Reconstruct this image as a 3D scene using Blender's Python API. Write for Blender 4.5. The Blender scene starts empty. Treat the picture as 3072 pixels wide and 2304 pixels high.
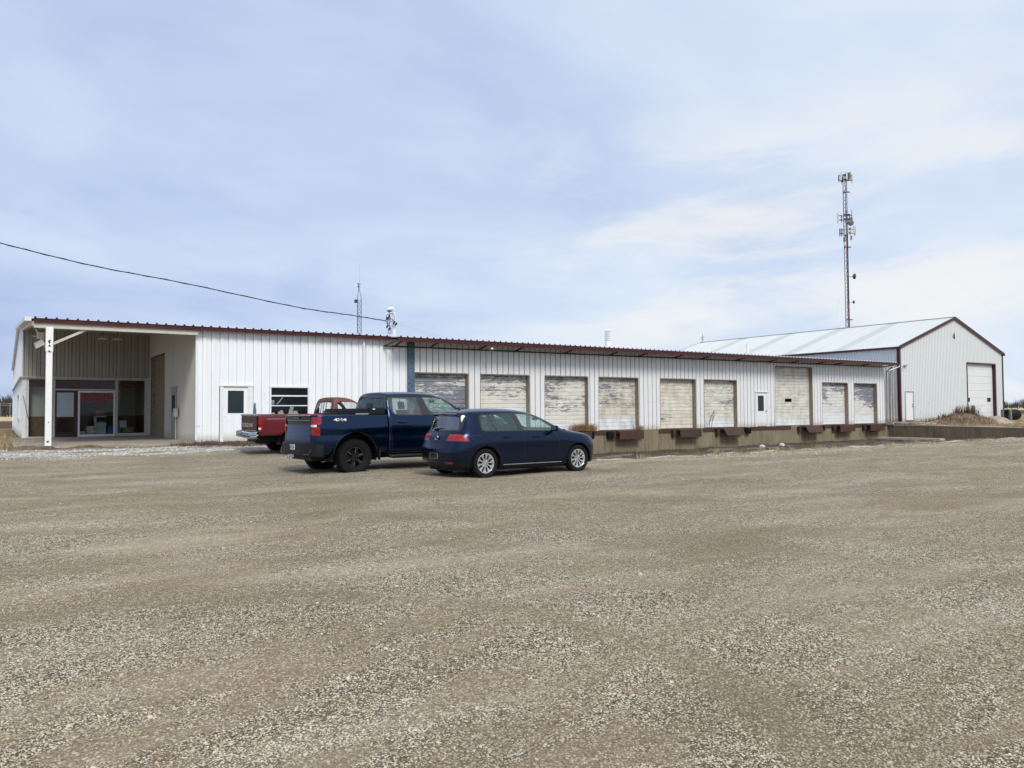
import bpy, bmesh, math, random
import numpy as np
from mathutils import Vector, Matrix

R = math.radians
sc = bpy.context.scene
COL = sc.collection
random.seed(7)
rng = np.random.default_rng(11)

# ---------------------------------------------------------------- camera
CAM_H = 1.55
YAW, PIT, ROL = 0.5882731, 0.0338178, -0.0061557
fw = Vector((math.sin(YAW)*math.cos(PIT), math.cos(YAW)*math.cos(PIT), math.sin(PIT)))
rt = Vector((math.cos(YAW), -math.sin(YAW), 0))
up = rt.cross(fw)
rt2 = math.cos(ROL)*rt + math.sin(ROL)*up
up2 = -math.sin(ROL)*rt + math.cos(ROL)*up
cd = bpy.data.cameras.new('camera')
cam = bpy.data.objects.new('camera', cd)
COL.objects.link(cam)
cam.matrix_world = Matrix(((rt2.x, up2.x, -fw.x, 0), (rt2.y, up2.y, -fw.y, 0), (rt2.z, up2.z, -fw.z, CAM_H), (0, 0, 0, 1)))
cd.sensor_width = 36
cd.lens = 2307/3072*36
cd.clip_start = 0.05
cd.clip_end = 9000
sc.camera = cam

# ---------------------------------------------------------------- exposure
sc.view_settings.view_transform = 'Standard'
sc.view_settings.look = 'None'
sc.view_settings.exposure = 0.84
sc.view_settings.gamma = 1.0

# ---------------------------------------------------------------- sun
SUN_EL, SUN_DIR = R(44), Vector((-0.15, -0.85, 0))
SUN_DIR.normalize()
tosun = Vector((SUN_DIR.x*math.cos(SUN_EL), SUN_DIR.y*math.cos(SUN_EL), math.sin(SUN_EL)))
sl = bpy.data.lights.new('sun', 'SUN')
sl.energy = 1.5
sl.angle = R(20)
sl.color = (1.0, 0.94, 0.85)
so = bpy.data.objects.new('sun', sl)
COL.objects.link(so)
so.rotation_euler = tosun.to_track_quat('Z', 'Y').to_euler()

# ---------------------------------------------------------------- node helper
class NT:
    def __init__(s, tree):
        s.t = tree; s.n = tree.nodes; s.l = tree.links
    def add(s, typ, **kw):
        n = s.n.new(typ)
        for k, v in kw.items():
            if k == 'ins':
                for a, b in v.items():
                    s.set(n, a, b)
            else:
                setattr(n, k, v)
        return n
    def set(s, n, key, val):
        sock = n.inputs[key]
        if isinstance(val, bpy.types.NodeSocket):
            s.l.new(val, sock)
        elif isinstance(val, (tuple, list)) and sock.type == 'RGBA' and len(val) == 3:
            sock.default_value = (*val, 1)
        else:
            sock.default_value = val
    def math(s, op, a, b=0.0, c=None, clamp=False):
        n = s.add('ShaderNodeMath', operation=op, use_clamp=clamp)
        s.set(n, 0, a); s.set(n, 1, b)
        if c is not None: s.set(n, 2, c)
        return n.outputs[0]
    def vmath(s, op, a, b):
        n = s.add('ShaderNodeVectorMath', operation=op)
        s.set(n, 0, a)
        s.set(n, 1, b)
        return n.outputs['Value' if op in ('DOT_PRODUCT', 'LENGTH') else 'Vector']
    def noise(s, vec, scale=1.0, detail=4.0, rough=0.55, dist=0.0, out='Fac'):
        n = s.add('ShaderNodeTexNoise', ins={'Scale': scale, 'Detail': detail, 'Roughness': rough, 'Distortion': dist})
        if vec is not None: s.l.new(vec, n.inputs['Vector'])
        return n.outputs[out]
    def voro(s, vec, scale, out='Distance', rand=1.0, feature='F1'):
        n = s.add('ShaderNodeTexVoronoi', feature=feature, ins={'Scale': scale, 'Randomness': rand})
        if vec is not None: s.l.new(vec, n.inputs['Vector'])
        return n.outputs[out]
    def map(s, vec, scale=(1, 1, 1), loc=(0, 0, 0), rot=(0, 0, 0)):
        n = s.add('ShaderNodeMapping', ins={'Scale': scale, 'Location': loc, 'Rotation': rot})
        s.l.new(vec, n.inputs['Vector'])
        return n.outputs[0]
    def ramp(s, fac, stops, interp='LINEAR'):
        n = s.add('ShaderNodeValToRGB')
        cr = n.color_ramp; cr.interpolation = interp
        while len(cr.elements) < len(stops): cr.elements.new(0.5)
        for e, (p, c) in zip(cr.elements, stops):
            e.position = p
            e.color = (c, c, c, 1) if isinstance(c, (int, float)) else (*c, 1)
        s.set(n, 0, fac)
        return n.outputs[0]
    def mix(s, f, a, b, mode='MIX'):
        n = s.add('ShaderNodeMix', data_type='RGBA', blend_type=mode, clamp_factor=True)
        s.set(n, 0, f); s.set(n, 6, a); s.set(n, 7, b)
        return n.outputs[2]
    def smooth(s, v, a, b):
        n = s.add('ShaderNodeMapRange', interpolation_type='SMOOTHSTEP')
        s.set(n, 0, v); s.set(n, 1, a); s.set(n, 2, b); s.set(n, 3, 0.0); s.set(n, 4, 1.0)
        return n.outputs[0]
    def sep(s, v):
        n = s.add('ShaderNodeSeparateXYZ'); s.l.new(v, n.inputs[0]); return n.outputs
    def comb(s, x, y, z):
        n = s.add('ShaderNodeCombineXYZ'); s.set(n, 0, x); s.set(n, 1, y); s.set(n, 2, z); return n.outputs[0]
    def bump(s, h, strength=0.3, dist=0.01, normal=None):
        n = s.add('ShaderNodeBump', ins={'Strength': strength, 'Distance': dist})
        s.set(n, 'Height', h)
        if normal is not None: s.l.new(normal, n.inputs['Normal'])
        return n.outputs[0]

# ---------------------------------------------------------------- world: thin broken overcast over a Nishita sky
world = bpy.data.worlds.new("World")
sc.world = world
world.use_nodes = True
w = NT(world.node_tree)
w.n.clear()
dirv = w.add('ShaderNodeTexCoord').outputs['Generated']
dx, dy, dz = w.sep(dirv)
sky = w.add('ShaderNodeTexSky', sky_type='NISHITA', sun_disc=False, sun_elevation=SUN_EL, sun_rotation=math.atan2(tosun.x, tosun.y))
zc = w.math('MAXIMUM', dz, 0.0)
den = w.math('ADD', zc, 0.26)
pv = w.comb(w.math('DIVIDE', dx, den), w.math('DIVIDE', dy, den), 0.0)
warp = w.noise(w.map(pv, scale=(0.5, 0.5, 1)), 1.0, 3, 0.5, 0.0, out='Color')
wv = w.vmath('ADD', pv, w.vmath('MULTIPLY', w.vmath('SUBTRACT', warp, (0.5, 0.5, 0.5)), (0.7, 0.7, 0.0)))
big = w.noise(w.map(wv, rot=(0, 0, R(-58)), scale=(0.42, 0.85, 1)), 0.75, 5, 0.5, 0.2)
mid = w.noise(w.map(wv, rot=(0, 0, R(-50)), scale=(0.85, 1.3, 1), loc=(3.1, 1.7, 0)), 1.5, 7, 0.54, 0.25)
right = w.vmath('DOT_PRODUCT', dirv, (math.cos(YAW), -math.sin(YAW), 0.0))
t = w.math('ADD', w.math('MULTIPLY', right, 0.34), w.math('MULTIPLY', zc, 0.45))
t = w.math('ADD', t, w.math('MULTIPLY', w.math('SUBTRACT', big, 0.5), 1.25))
t = w.math('ADD', t, w.math('MULTIPLY', w.math('SUBTRACT', mid, 0.5), 1.25))
t = w.math('ADD', t, 0.44, clamp=True)
ccol = w.ramp(t, [(0.0, (0.38, 0.475, 0.73)), (0.25, (0.47, 0.57, 0.81)), (0.5, (0.57, 0.675, 0.86)), (0.75, (0.67, 0.76, 0.905)), (1.0, (0.80, 0.845, 0.905))])
# pale cream breaks low in the sky towards the right
lowb = w.math('MULTIPLY', w.smooth(dz, 0.02, 0.10), w.math('SUBTRACT', 1.0, w.smooth(dz, 0.24, 0.42)))
br = w.noise(w.comb(w.math('MULTIPLY', right, 2.4), w.math('ADD', w.math('MULTIPLY', dz, 9.0), w.math('MULTIPLY', right, -0.5)), 9.1), 1.5, 7, 0.58, 0.4)
brk = w.math('MULTIPLY', w.smooth(br, 0.42, 0.68), w.math('MULTIPLY', lowb, w.smooth(right, -0.25, 0.30)))
ccol = w.mix(w.math('MULTIPLY', brk, 0.9), ccol, (0.86, 0.87, 0.87))
bg_s = w.add('ShaderNodeBackground', ins={'Strength': 0.07}); w.l.new(sky.outputs[0], bg_s.inputs['Color'])
bg_c = w.add('ShaderNodeBackground', ins={'Strength': 0.60}); w.l.new(ccol, bg_c.inputs['Color'])
mx = w.add('ShaderNodeMixShader', ins={0: 0.93})
w.l.new(bg_s.outputs[0], mx.inputs[1]); w.l.new(bg_c.outputs[0], mx.inputs[2])
wo = w.add('ShaderNodeOutputWorld'); w.l.new(mx.outputs[0], wo.inputs['Surface'])

# ---------------------------------------------------------------- materials
MATS = {}
def new_mat(name):
    m = bpy.data.materials.new(name); m.use_nodes = True
    t = NT(m.node_tree); t.n.clear()
    b = t.add('ShaderNodeBsdfPrincipled')
    o = t.add('ShaderNodeOutputMaterial')
    t.l.new(b.outputs[0], o.inputs['Surface'])
    MATS[name] = m
    return m, t, b
def wpos(t): return t.add('ShaderNodeNewGeometry').outputs['Position']
def opos(t): return t.add('ShaderNodeTexCoord').outputs['Object']

def simple(name, col, rough=0.5, metal=0.0, coat=0.0, var=0.12, scale=6.0, bump=0.0, bscale=80, spec=0.5):
    m, t, b = new_mat(name)
    p = opos(t)
    n = t.noise(p, scale, 5, 0.6)
    c = t.mix(t.ramp(n, [(0.3, 0.0), (0.7, 1.0)]), tuple(x*(1-var) for x in col), tuple(min(1, x*(1+var)) for x in col))
    t.l.new(c, b.inputs['Base Color'])
    rr = t.math('ADD', t.math('MULTIPLY', t.math('SUBTRACT', n, 0.5), 0.25), rough, clamp=True)
    t.l.new(rr, b.inputs['Roughness'])
    b.inputs['Metallic'].default_value = metal
    b.inputs['Coat Weight'].default_value = coat
    b.inputs['Coat Roughness'].default_value = 0.03
    b.inputs['Specular IOR Level'].default_value = spec
    if bump:
        t.l.new(t.bump(t.noise(p, bscale, 4, 0.6), bump, 0.004), b.inputs['Normal'])
    return m

def wall_metal(name, col, streak=0.5, rust=0.0, base_z=0.4):
    """painted sheet metal with faint run-down dirt and grime low on the wall"""
    m, t, b = new_mat(name)
    p = wpos(t)
    s1 = t.noise(t.map(p, scale=(5, 5, 0.35)), 1.0, 6, 0.65)
    s2 = t.noise(t.map(p, scale=(0.6, 0.6, 0.5)), 1.0, 4, 0.6)
    dirt = t.math('MULTIPLY', t.ramp(s1, [(0.45, 0.0), (0.75, 1.0)]), t.ramp(s2, [(0.35, 0.15), (0.75, 1.0)]))
    c = t.mix(t.math('MULTIPLY', dirt, streak), col, tuple(x*f for x, f in zip(col, (0.72, 0.69, 0.62))))
    z = t.sep(p)[2]
    low = t.math('SUBTRACT', 1.0, t.smooth(t.math('ADD', z, t.math('MULTIPLY', s1, -0.25)), base_z-0.15, base_z+0.25))
    c = t.mix(t.math('MULTIPLY', low, 0.55), c, (0.27, 0.21, 0.14))
    sc_ = t.noise(t.map(p, scale=(1.1, 1.1, 2.6), loc=(4.0, 0, 1.0)), 1.6, 9, 0.72, 0.4)
    hz = t.math('SUBTRACT', 1.0, t.smooth(z, base_z+0.4, base_z+3.2))
    c = t.mix(t.math('MULTIPLY', t.math('MULTIPLY', t.ramp(sc_, [(0.60, 0.0), (0.64, 1.0)]), hz), 0.35), c, (0.33, 0.34, 0.34))
    if rust:
        rn = t.noise(t.map(p, scale=(9, 9, 2.5)), 1.0, 6, 0.7)
        c = t.mix(t.math('MULTIPLY', t.ramp(rn, [(0.66, 0.0), (0.72, 1.0)]), rust), c, (0.25, 0.11, 0.05))
    t.l.new(c, b.inputs['Base Color'])
    b.inputs['Roughness'].default_value = 0.42
    dn = t.noise(t.map(p, scale=(1.5, 1.5, 0.8)), 1.5, 3, 0.5)
    t.l.new(t.bump(dn, 0.25, 0.02), b.inputs['Normal'])
    return m
wall_metal('white_wall', (0.82, 0.86, 0.90), 0.45, 0.2)
wall_metal('dock_wall', (0.74, 0.76, 0.78), 0.6, 0.3)
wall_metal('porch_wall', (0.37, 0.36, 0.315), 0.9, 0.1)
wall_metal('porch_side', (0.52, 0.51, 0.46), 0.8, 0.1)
wall_metal('barn_wall', (0.69, 0.725, 0.735), 0.3, 0.0, 0.5)
simple('trim_white', (0.74, 0.76, 0.78), 0.4, var=0.06)
simple('trim_cream', (0.52, 0.50, 0.44), 0.5, var=0.1)
simple('trim_red', (0.050, 0.006, 0.008), 0.42, var=0.25, scale=1.5)
simple('brown_steel', (0.055, 0.026, 0.018), 0.7, var=0.35, scale=5, bump=0.4)
simple('blue_steel', (0.07, 0.12, 0.17), 0.6, var=0.5, scale=8)
simple('galv', (0.42, 0.45, 0.48), 0.4, metal=0.6, var=0.12)
simple('dark_metal', (0.045, 0.05, 0.055), 0.5, metal=0.3, var=0.3)
simple('black_rubber', (0.010, 0.010, 0.011), 0.75, spec=0.2, var=0.3, scale=20, bump=0.3)
simple('black_plastic', (0.009, 0.010, 0.013), 0.5, var=0.15, spec=0.25)
simple('dark_teal', (0.010, 0.022, 0.028), 0.35)
simple('black_gloss_pane', (0.02, 0.022, 0.03), 0.2)
simple('black', (0.006, 0.006, 0.007), 0.6)
simple('jamb_wood', (0.27, 0.225, 0.18), 0.8, var=0.35, scale=9, bump=0.5)
simple('weathered_wood', (0.20, 0.17, 0.14), 0.85, var=0.4, scale=7, bump=0.6)
simple('pole_wood', (0.42, 0.34, 0.25), 0.8, var=0.4, scale=8, bump=0.5)
simple('pvc_white', (0.70, 0.72, 0.74), 0.35, var=0.04)
simple('wire', (0.012, 0.014, 0.02), 0.6)
simple('thin_wire', (0.42, 0.46, 0.52), 0.5)
simple('antenna_grey', (0.50, 0.52, 0.50), 0.5)
simple('dish_grey', (0.10, 0.11, 0.12), 0.6)
simple('beige', (0.55, 0.51, 0.42), 0.8, var=0.08)
simple('wainscot', (0.16, 0.09, 0.045), 0.6, var=0.3, scale=4)
simple('valance_red', (0.10, 0.012, 0.018), 0.8)
simple('floor_dark', (0.10, 0.09, 0.08), 0.6)
simple('copier', (0.50, 0.53, 0.48), 0.5)
simple('paper', (0.62, 0.62, 0.58), 0.8)
simple('cardboard', (0.28, 0.18, 0.10), 0.85)
simple('blue_bin', (0.01, 0.07, 0.35), 0.5)
simple('teal', (0.03, 0.16, 0.18), 0.6)
simple('door_frame_red', (0.055, 0.012, 0.010), 0.5)
simple('tan_door', (0.28, 0.225, 0.15), 0.7, var=0.25, scale=3)
simple('post_white', (0.80, 0.81, 0.82), 0.55, var=0.05, bump=0.2, bscale=20)
simple('skylight', (0.48, 0.515, 0.52), 0.5, var=0.1)
simple('letter_red', (0.42, 0.008, 0.016), 0.5)
simple('pale_blue', (0.45, 0.52, 0.58), 0.6, var=0.12, scale=3)
simple('bollard_green', (0.13, 0.18, 0.17), 0.6, var=0.25)
simple('bollard_grey', (0.12, 0.12, 0.135), 0.6, var=0.25)
simple('concrete_top', (0.46, 0.42, 0.34), 0.9, var=0.2, scale=4, bump=0.5)
simple('dry_stem', (0.11, 0.070, 0.045), 0.9, var=0.3, scale=3)
simple('straw', (0.36, 0.28, 0.17), 0.9, var=0.35, scale=2)
simple('bark', (0.065, 0.055, 0.055), 0.9, var=0.3)
simple('treeline', (0.060, 0.052, 0.058), 0.95, var=0.4, scale=0.05)

def concrete(name, col, stain=0.6, top=None):
    m, t, b = new_mat(name)
    p = wpos(t)
    n1 = t.noise(t.map(p, scale=(1.3, 1.3, 0.5)), 1.0, 7, 0.65)
    n2 = t.noise(t.map(p, scale=(6, 6, 0.45)), 1.0, 6, 0.65)
    n3 = t.noise(p, 18.0, 5, 0.65)
    c = t.mix(t.ramp(n1, [(0.3, 0.0), (0.7, 1.0)]), tuple(x*0.72 for x in col), tuple(x*1.18 for x in col))
    c = t.mix(t.math('MULTIPLY', t.ramp(n2, [(0.52, 0.0), (0.72, 1.0)]), stain), c, (0.09, 0.06, 0.04))
    c = t.mix(t.math('MULTIPLY', t.ramp(n3, [(0.45, 0.0), (0.7, 1.0)]), 0.25), c, tuple(x*0.6 for x in col))
    t.l.new(c, b.inputs['Base Color'])
    b.inputs['Roughness'].default_value = 0.9
    t.l.new(t.bump(n3, 0.5, 0.01), b.inputs['Normal'])
    return m
concrete('dock_concrete', (0.225, 0.19, 0.125), 0.85)
concrete('dark_concrete', (0.20, 0.16, 0.10), 0.7)
concrete('slab_concrete', (0.36, 0.31, 0.25), 0.35)

def peel_door(name, amount, cream, white_z, dirt=0.3, seed=0.0, grey=(0.19, 0.21, 0.25)):
    """sectional door whose cream paint has flaked off in bands down to grey primer"""
    m, t, b = new_mat(name)
    p = wpos(t)
    px, py, pz = t.sep(p)
    slat = t.math('FLOOR', t.math('MULTIPLY', t.math('SUBTRACT', pz, 0.42), 1/0.208))
    rowr = t.add('ShaderNodeTexWhiteNoise', noise_dimensions='2D'); t.l.new(t.comb(slat, seed*7.7, 0.0), rowr.inputs['Vector']); rr = rowr.outputs['Value']
    # flaking follows each slat: long ragged patches, shifted from slat to slat
    v = t.comb(t.math('ADD', t.math('MULTIPLY', px, 1.1), t.math('ADD', seed*13.7, t.math('MULTIPLY', rr, 0.8))), t.math('MULTIPLY', slat, 0.37), t.math('MULTIPLY', pz, 5.0))
    n = t.noise(v, 2.3, 10, 0.72, 0.7)
    clump = t.noise(t.comb(t.math('MULTIPLY', px, 0.7), seed*5.1, t.math('MULTIPLY', pz, 1.3)), 1.0, 3, 0.5)
    thr = t.math('ADD', t.math('MULTIPLY', t.math('SUBTRACT', clump, 0.5), 0.55), n)
    thr = t.math('ADD', thr, t.math('MULTIPLY', t.math('SUBTRACT', rr, 0.5), 0.10))
    zf = t.smooth(pz, white_z, white_z+0.7)
    thr = t.math('ADD', thr, t.math('MULTIPLY', t.math('SUBTRACT', zf, 1.0), 0.5))
    mask = t.smooth(thr, 0.62-amount*0.22, 0.628-amount*0.22)
    cn = t.noise(t.comb(t.math('MULTIPLY', px, 0.8), t.math('ADD', seed, rr), t.math('MULTIPLY', pz, 5.0)), 1.6, 6, 0.65)
    crm = t.mix(t.ramp(cn, [(0.3, 0.0), (0.7, 1.0)]), tuple(x*0.74 for x in cream), tuple(min(0.8, x*1.12) for x in cream))
    wz = t.smooth(t.math('ADD', pz, t.math('MULTIPLY', t.math('SUBTRACT', n, 0.5), 0.3)), white_z-0.12, white_z+0.08)
    c = t.mix(wz, (0.72, 0.76, 0.79), crm)
    c = t.mix(mask, c, t.mix(t.ramp(cn, [(0.3, 0.0), (0.7, 1.0)]), tuple(x*0.75 for x in grey), tuple(x*1.35 for x in grey)))
    dn = t.noise(t.comb(t.math('MULTIPLY', px, 1.7), seed*3.3, t.math('MULTIPLY', pz, 0.9)), 1.5, 7, 0.7)
    c = t.mix(t.math('MULTIPLY', t.ramp(dn, [(0.45, 0.0), (0.70, 1.0)]), dirt), c, (0.20, 0.165, 0.11))
    t.l.new(c, b.inputs['Base Color'])
    b.inputs['Roughness'].default_value = 0.6
    t.l.new(t.bump(mask, 0.3, -0.004), b.inputs['Normal'])
    return m

def glass(name, tint=(0.75, 0.85, 0.83), rough=0.015, refl=0.06, gcol=(0.95, 0.97, 1.0)):
    m = bpy.data.materials.new(name); m.use_nodes = True
    t = NT(m.node_tree); t.n.clear()
    tr = t.add('ShaderNodeBsdfTransparent', ins={'Color': tint})
    gl = t.add('ShaderNodeBsdfGlossy', ins={'Roughness': rough, 'Color': gcol})
    ge = t.add('ShaderNodeNewGeometry')
    ca = t.math('ABSOLUTE', t.vmath('DOT_PRODUCT', ge.outputs['Normal'], ge.outputs['Incoming']))
    f = t.math('ADD', t.math('MULTIPLY', t.math('POWER', t.math('SUBTRACT', 1.0, ca), 5.0), 0.9), refl, clamp=True)
    mx = t.add('ShaderNodeMixShader'); t.l.new(f, mx.inputs[0]); t.l.new(tr.outputs[0], mx.inputs[1]); t.l.new(gl.outputs[0], mx.inputs[2])
    o = t.add('ShaderNodeOutputMaterial'); t.l.new(mx.outputs[0], o.inputs[0])
    MATS[name] = m
glass('car_glass', (0.82, 0.95, 0.91), refl=0.13, gcol=(0.70, 0.95, 0.92))
glass('privacy_glass', (0.42, 0.50, 0.52), refl=0.14)
glass('rear_glass', (0.45, 0.55, 0.53), refl=0.22)
glass('pane_glass', (0.80, 0.86, 0.86), refl=0.02)
glass('dark_pane', (0.10, 0.14, 0.16), refl=0.0)

# ---------------------------------------------------------------- mesh builder
def wloc(o):
    v = Vector((0, 0, 0))
    while o is not None:
        v = v+o.location; o = o.parent
    return v
class MB:
    def __init__(s): s.v = []; s.f = []; s.m = []; s.mi = 0
    def add(s, vs, fs):
        o = len(s.v); s.v += [tuple(p) for p in vs]
        for f in fs: s.f.append(tuple(o+i for i in f)); s.m.append(s.mi)
        return s
    def quad(s, a, b, c, d): return s.add([a, b, c, d], [(0, 1, 2, 3)])
    def box(s, x0, x1, y0, y1, z0, z1):
        v = [(x0, y0, z0), (x1, y0, z0), (x1, y1, z0), (x0, y1, z0), (x0, y0, z1), (x1, y0, z1), (x1, y1, z1), (x0, y1, z1)]
        return s.add(v, [(3, 2, 1, 0), (4, 5, 6, 7), (0, 1, 5, 4), (1, 2, 6, 5), (2, 3, 7, 6), (3, 0, 4, 7)])
    def bbox(s, x0, x1, y0, y1, z0, z1, b=0.01):
        """box with chamfered edges"""
        bm = bmesh.new()
        bmesh.ops.create_cube(bm, size=1)
        for v in bm.verts:
            v.co = Vector(((x0+x1)/2+v.co.x*(x1-x0), (y0+y1)/2+v.co.y*(y1-y0), (z0+z1)/2+v.co.z*(z1-z0)))
        bmesh.ops.bevel(bm, geom=bm.edges[:], offset=b, segments=2, profile=0.7, affect='EDGES')
        bm.verts.index_update()
        s.add([v.co[:] for v in bm.verts], [[v.index for v in f.verts] for f in bm.faces]); bm.free(); return s
    def bar(s, p, q, wd, ht=None, upv=(0, 0, 1)):
        """rectangular bar from p to q"""
        ht = wd if ht is None else ht
        p = Vector(p); q = Vector(q); d = (q-p).normalized(); u = Vector(upv)
        if abs(d.dot(u)) > 0.98: u = Vector((0, 1, 0))
        a = d.cross(u).normalized(); b = a.cross(d).normalized()
        vs = []
        for c in (p, q):
            for i, j in ((-1, -1), (1, -1), (1, 1), (-1, 1)):
                vs.append(c+a*(i*wd/2)+b*(j*ht/2))
        return s.add(vs, [(3, 2, 1, 0), (4, 5, 6, 7), (0, 1, 5, 4), (1, 2, 6, 5), (2, 3, 7, 6), (3, 0, 4, 7)])
    def tube(s, pts, r, n=8, caps=True):
        pts = [Vector(p) for p in pts]; rs = r if isinstance(r, (list, tuple)) else [r]*len(pts)
        vs = []; fs = []; pa = None
        for i, p in enumerate(pts):
            d = (pts[min(i+1, len(pts)-1)]-pts[max(i-1, 0)]).normalized()
            if pa is None:
                a = d.orthogonal().normalized()
            else:
                a = (pa-d*pa.dot(d))
                a = a.normalized() if a.length > 1e-6 else d.orthogonal().normalized()
            pa = a; b = d.cross(a)
            for k in range(n):
                t = 2*math.pi*k/n
                vs.append(p+a*(math.cos(t)*rs[i])+b*(math.sin(t)*rs[i]))
        for i in range(len(pts)-1):
            for k in range(n):
                fs.append((i*n+k, i*n+(k+1) % n, (i+1)*n+(k+1) % n, (i+1)*n+k))
        if caps:
            fs.append(tuple(range(n))[::-1]); fs.append(tuple((len(pts)-1)*n+k for k in range(n)))
        return s.add(vs, fs)
    def lathe(s, prof, c, axis='z', n=24):
        """prof: list of (radius, height along axis)"""
        vs = []; fs = []
        for (r, h) in prof:
            for k in range(n):
                t = 2*math.pi*k/n; a = r*math.cos(t); b = r*math.sin(t)
                if axis == 'z': vs.append((c[0]+a, c[1]+b, c[2]+h))
                elif axis == 'y': vs.append((c[0]+a, c[1]+h, c[2]+b))
                else: vs.append((c[0]+h, c[1]+a, c[2]+b))
        for i in range(len(prof)-1):
            for k in range(n):
                fs.append((i*n+k, i*n+(k+1) % n, (i+1)*n+(k+1) % n, (i+1)*n+k))
        return s.add(vs, fs)
    def prism(s, poly, lo, hi, plane='xz'):
        """extrude a 2D polygon along the third axis"""
        n = len(poly); vs = []
        for h in (lo, hi):
            for (a, b) in poly:
                vs.append((a, h, b) if plane == 'xz' else ((h, a, b) if plane == 'yz' else (a, b, h)))
        fs = [tuple(range(n)), tuple(range(2*n-1, n-1, -1))]
        for k in range(n): fs.append((k, n+k, n+(k+1) % n, (k+1) % n))
        return s.add(vs, fs)
    def build(s, name, mats, parent=None, smooth=False, local=False, origin=None):
        """local: vertices are given in the parent's space, else in world space"""
        me = bpy.data.meshes.new(name)
        off = Vector((0, 0, 0))
        vs = np.array([tuple(p) for p in s.v], dtype=float)
        if parent is not None and not local:
            off = wloc(parent)
        elif parent is None and len(vs):
            off = Vector(((vs[:, 0].min()+vs[:, 0].max())/2, (vs[:, 1].min()+vs[:, 1].max())/2, vs[:, 2].min())) if origin is None else Vector(origin)
        if len(vs): vs = vs-np.array(off)
        me.from_pydata(vs.tolist(), [], s.f)
        for mm in (mats if isinstance(mats, (list, tuple)) else [mats]):
            me.materials.append(MATS[mm])
        if max(s.m, default=0) > 0: me.polygons.foreach_set('material_index', s.m)
        bm = bmesh.new(); bm.from_mesh(me)
        bmesh.ops.recalc_face_normals(bm, faces=bm.faces[:]); bm.to_mesh(me); bm.free()
        if smooth:
            me.polygons.foreach_set('use_smooth', [True]*len(me.polygons))
            if smooth is not True:
                try: me.set_sharp_from_angle(angle=R(smooth))
                except Exception: pass
        me.update()
        o = bpy.data.objects.new(name, me); COL.objects.link(o)
        if parent is None: o.location = off
        else: o.parent = parent
        return o

def tag(o, label=None, cat=None, group=None, kind=None):
    if label: o['label'] = label
    if cat: o['category'] = cat
    if group: o['group'] = group
    if kind: o['kind'] = kind
    return o
def empty(name, loc, rz=0, label=None, cat=None, group=None):
    o = bpy.data.objects.new(name, None); COL.objects.link(o)
    o.location = loc; o.rotation_euler = (0, 0, rz); o.empty_display_size = 0.3
    return tag(o, label, cat, group)
def copy_tree(o, parent=None):
    c = o.copy(); COL.objects.link(c); c.parent = parent
    for ch in list(o.children): copy_tree(ch, c)
    return c
def text_mb(txt, size, width=None, extrude=0.0, offset=0.0):
    """lettering as a mesh in the xz plane, starting at x=0, baseline z=0"""
    cu = bpy.data.curves.new('txt', 'FONT'); cu.body = txt; cu.size = size; cu.extrude = extrude; cu.offset = offset
    cu.resolution_u = 3
    ob = bpy.data.objects.new('txt', cu); COL.objects.link(ob)
    dg = bpy.context.evaluated_depsgraph_get()
    me = bpy.data.meshes.new_from_object(ob.evaluated_get(dg))
    v = [p.co.copy() for p in me.vertices]; f = [tuple(p.vertices) for p in me.polygons]
    bpy.data.objects.remove(ob); bpy.data.curves.remove(cu); bpy.data.meshes.remove(me)
    x0 = min(p.x for p in v); x1 = max(p.x for p in v)
    k = 1.0 if width is None else width/(x1-x0)
    return [((p.x-x0)*k, p.z, p.y) for p in v], f

def lerp(a, b, t): return a+(b-a)*t
def ss(a, b, x):
    t = np.clip((np.asarray(x, float)-a)/(b-a), 0, 1); return t*t*(3-2*t)
# ================================================================ TERRAIN
PX0, PX1, PY0, PY1 = 14.3, 54.6, 16.9, 32.0      # the truck well in front of the docks
FY = 32.0                                       # facade plane
def gz(x, y):
    x = np.asarray(x, float); y = np.asarray(y, float)
    z = 0.10*ss(7, 14, y)
    z = z + 0.20*ss(25, 30.6, y)*(1-ss(13.4, 14.3, x))*ss(-14, 0, x)
    rightm = ss(54.3, 54.7, x)
    z = z + rightm*(0.14*ss(17, 24, y)+0.26*ss(27, 31.5, y))
    z = z*(1-ss(60, 120, np.abs(y-10)))*(1-ss(120, 220, np.abs(x-20)))
    z = z + 0.018*np.sin(x*0.9+y*0.31)*np.cos(y*0.7-x*0.2) + 0.012*np.sin(x*2.1+1.3)*np.sin(y*1.7)
    far = np.maximum(ss(70, 110, y), np.maximum(ss(90, 140, x), ss(-40, -90, x)))
    z = z*(1-far) - 0.25*far
    return z

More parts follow.
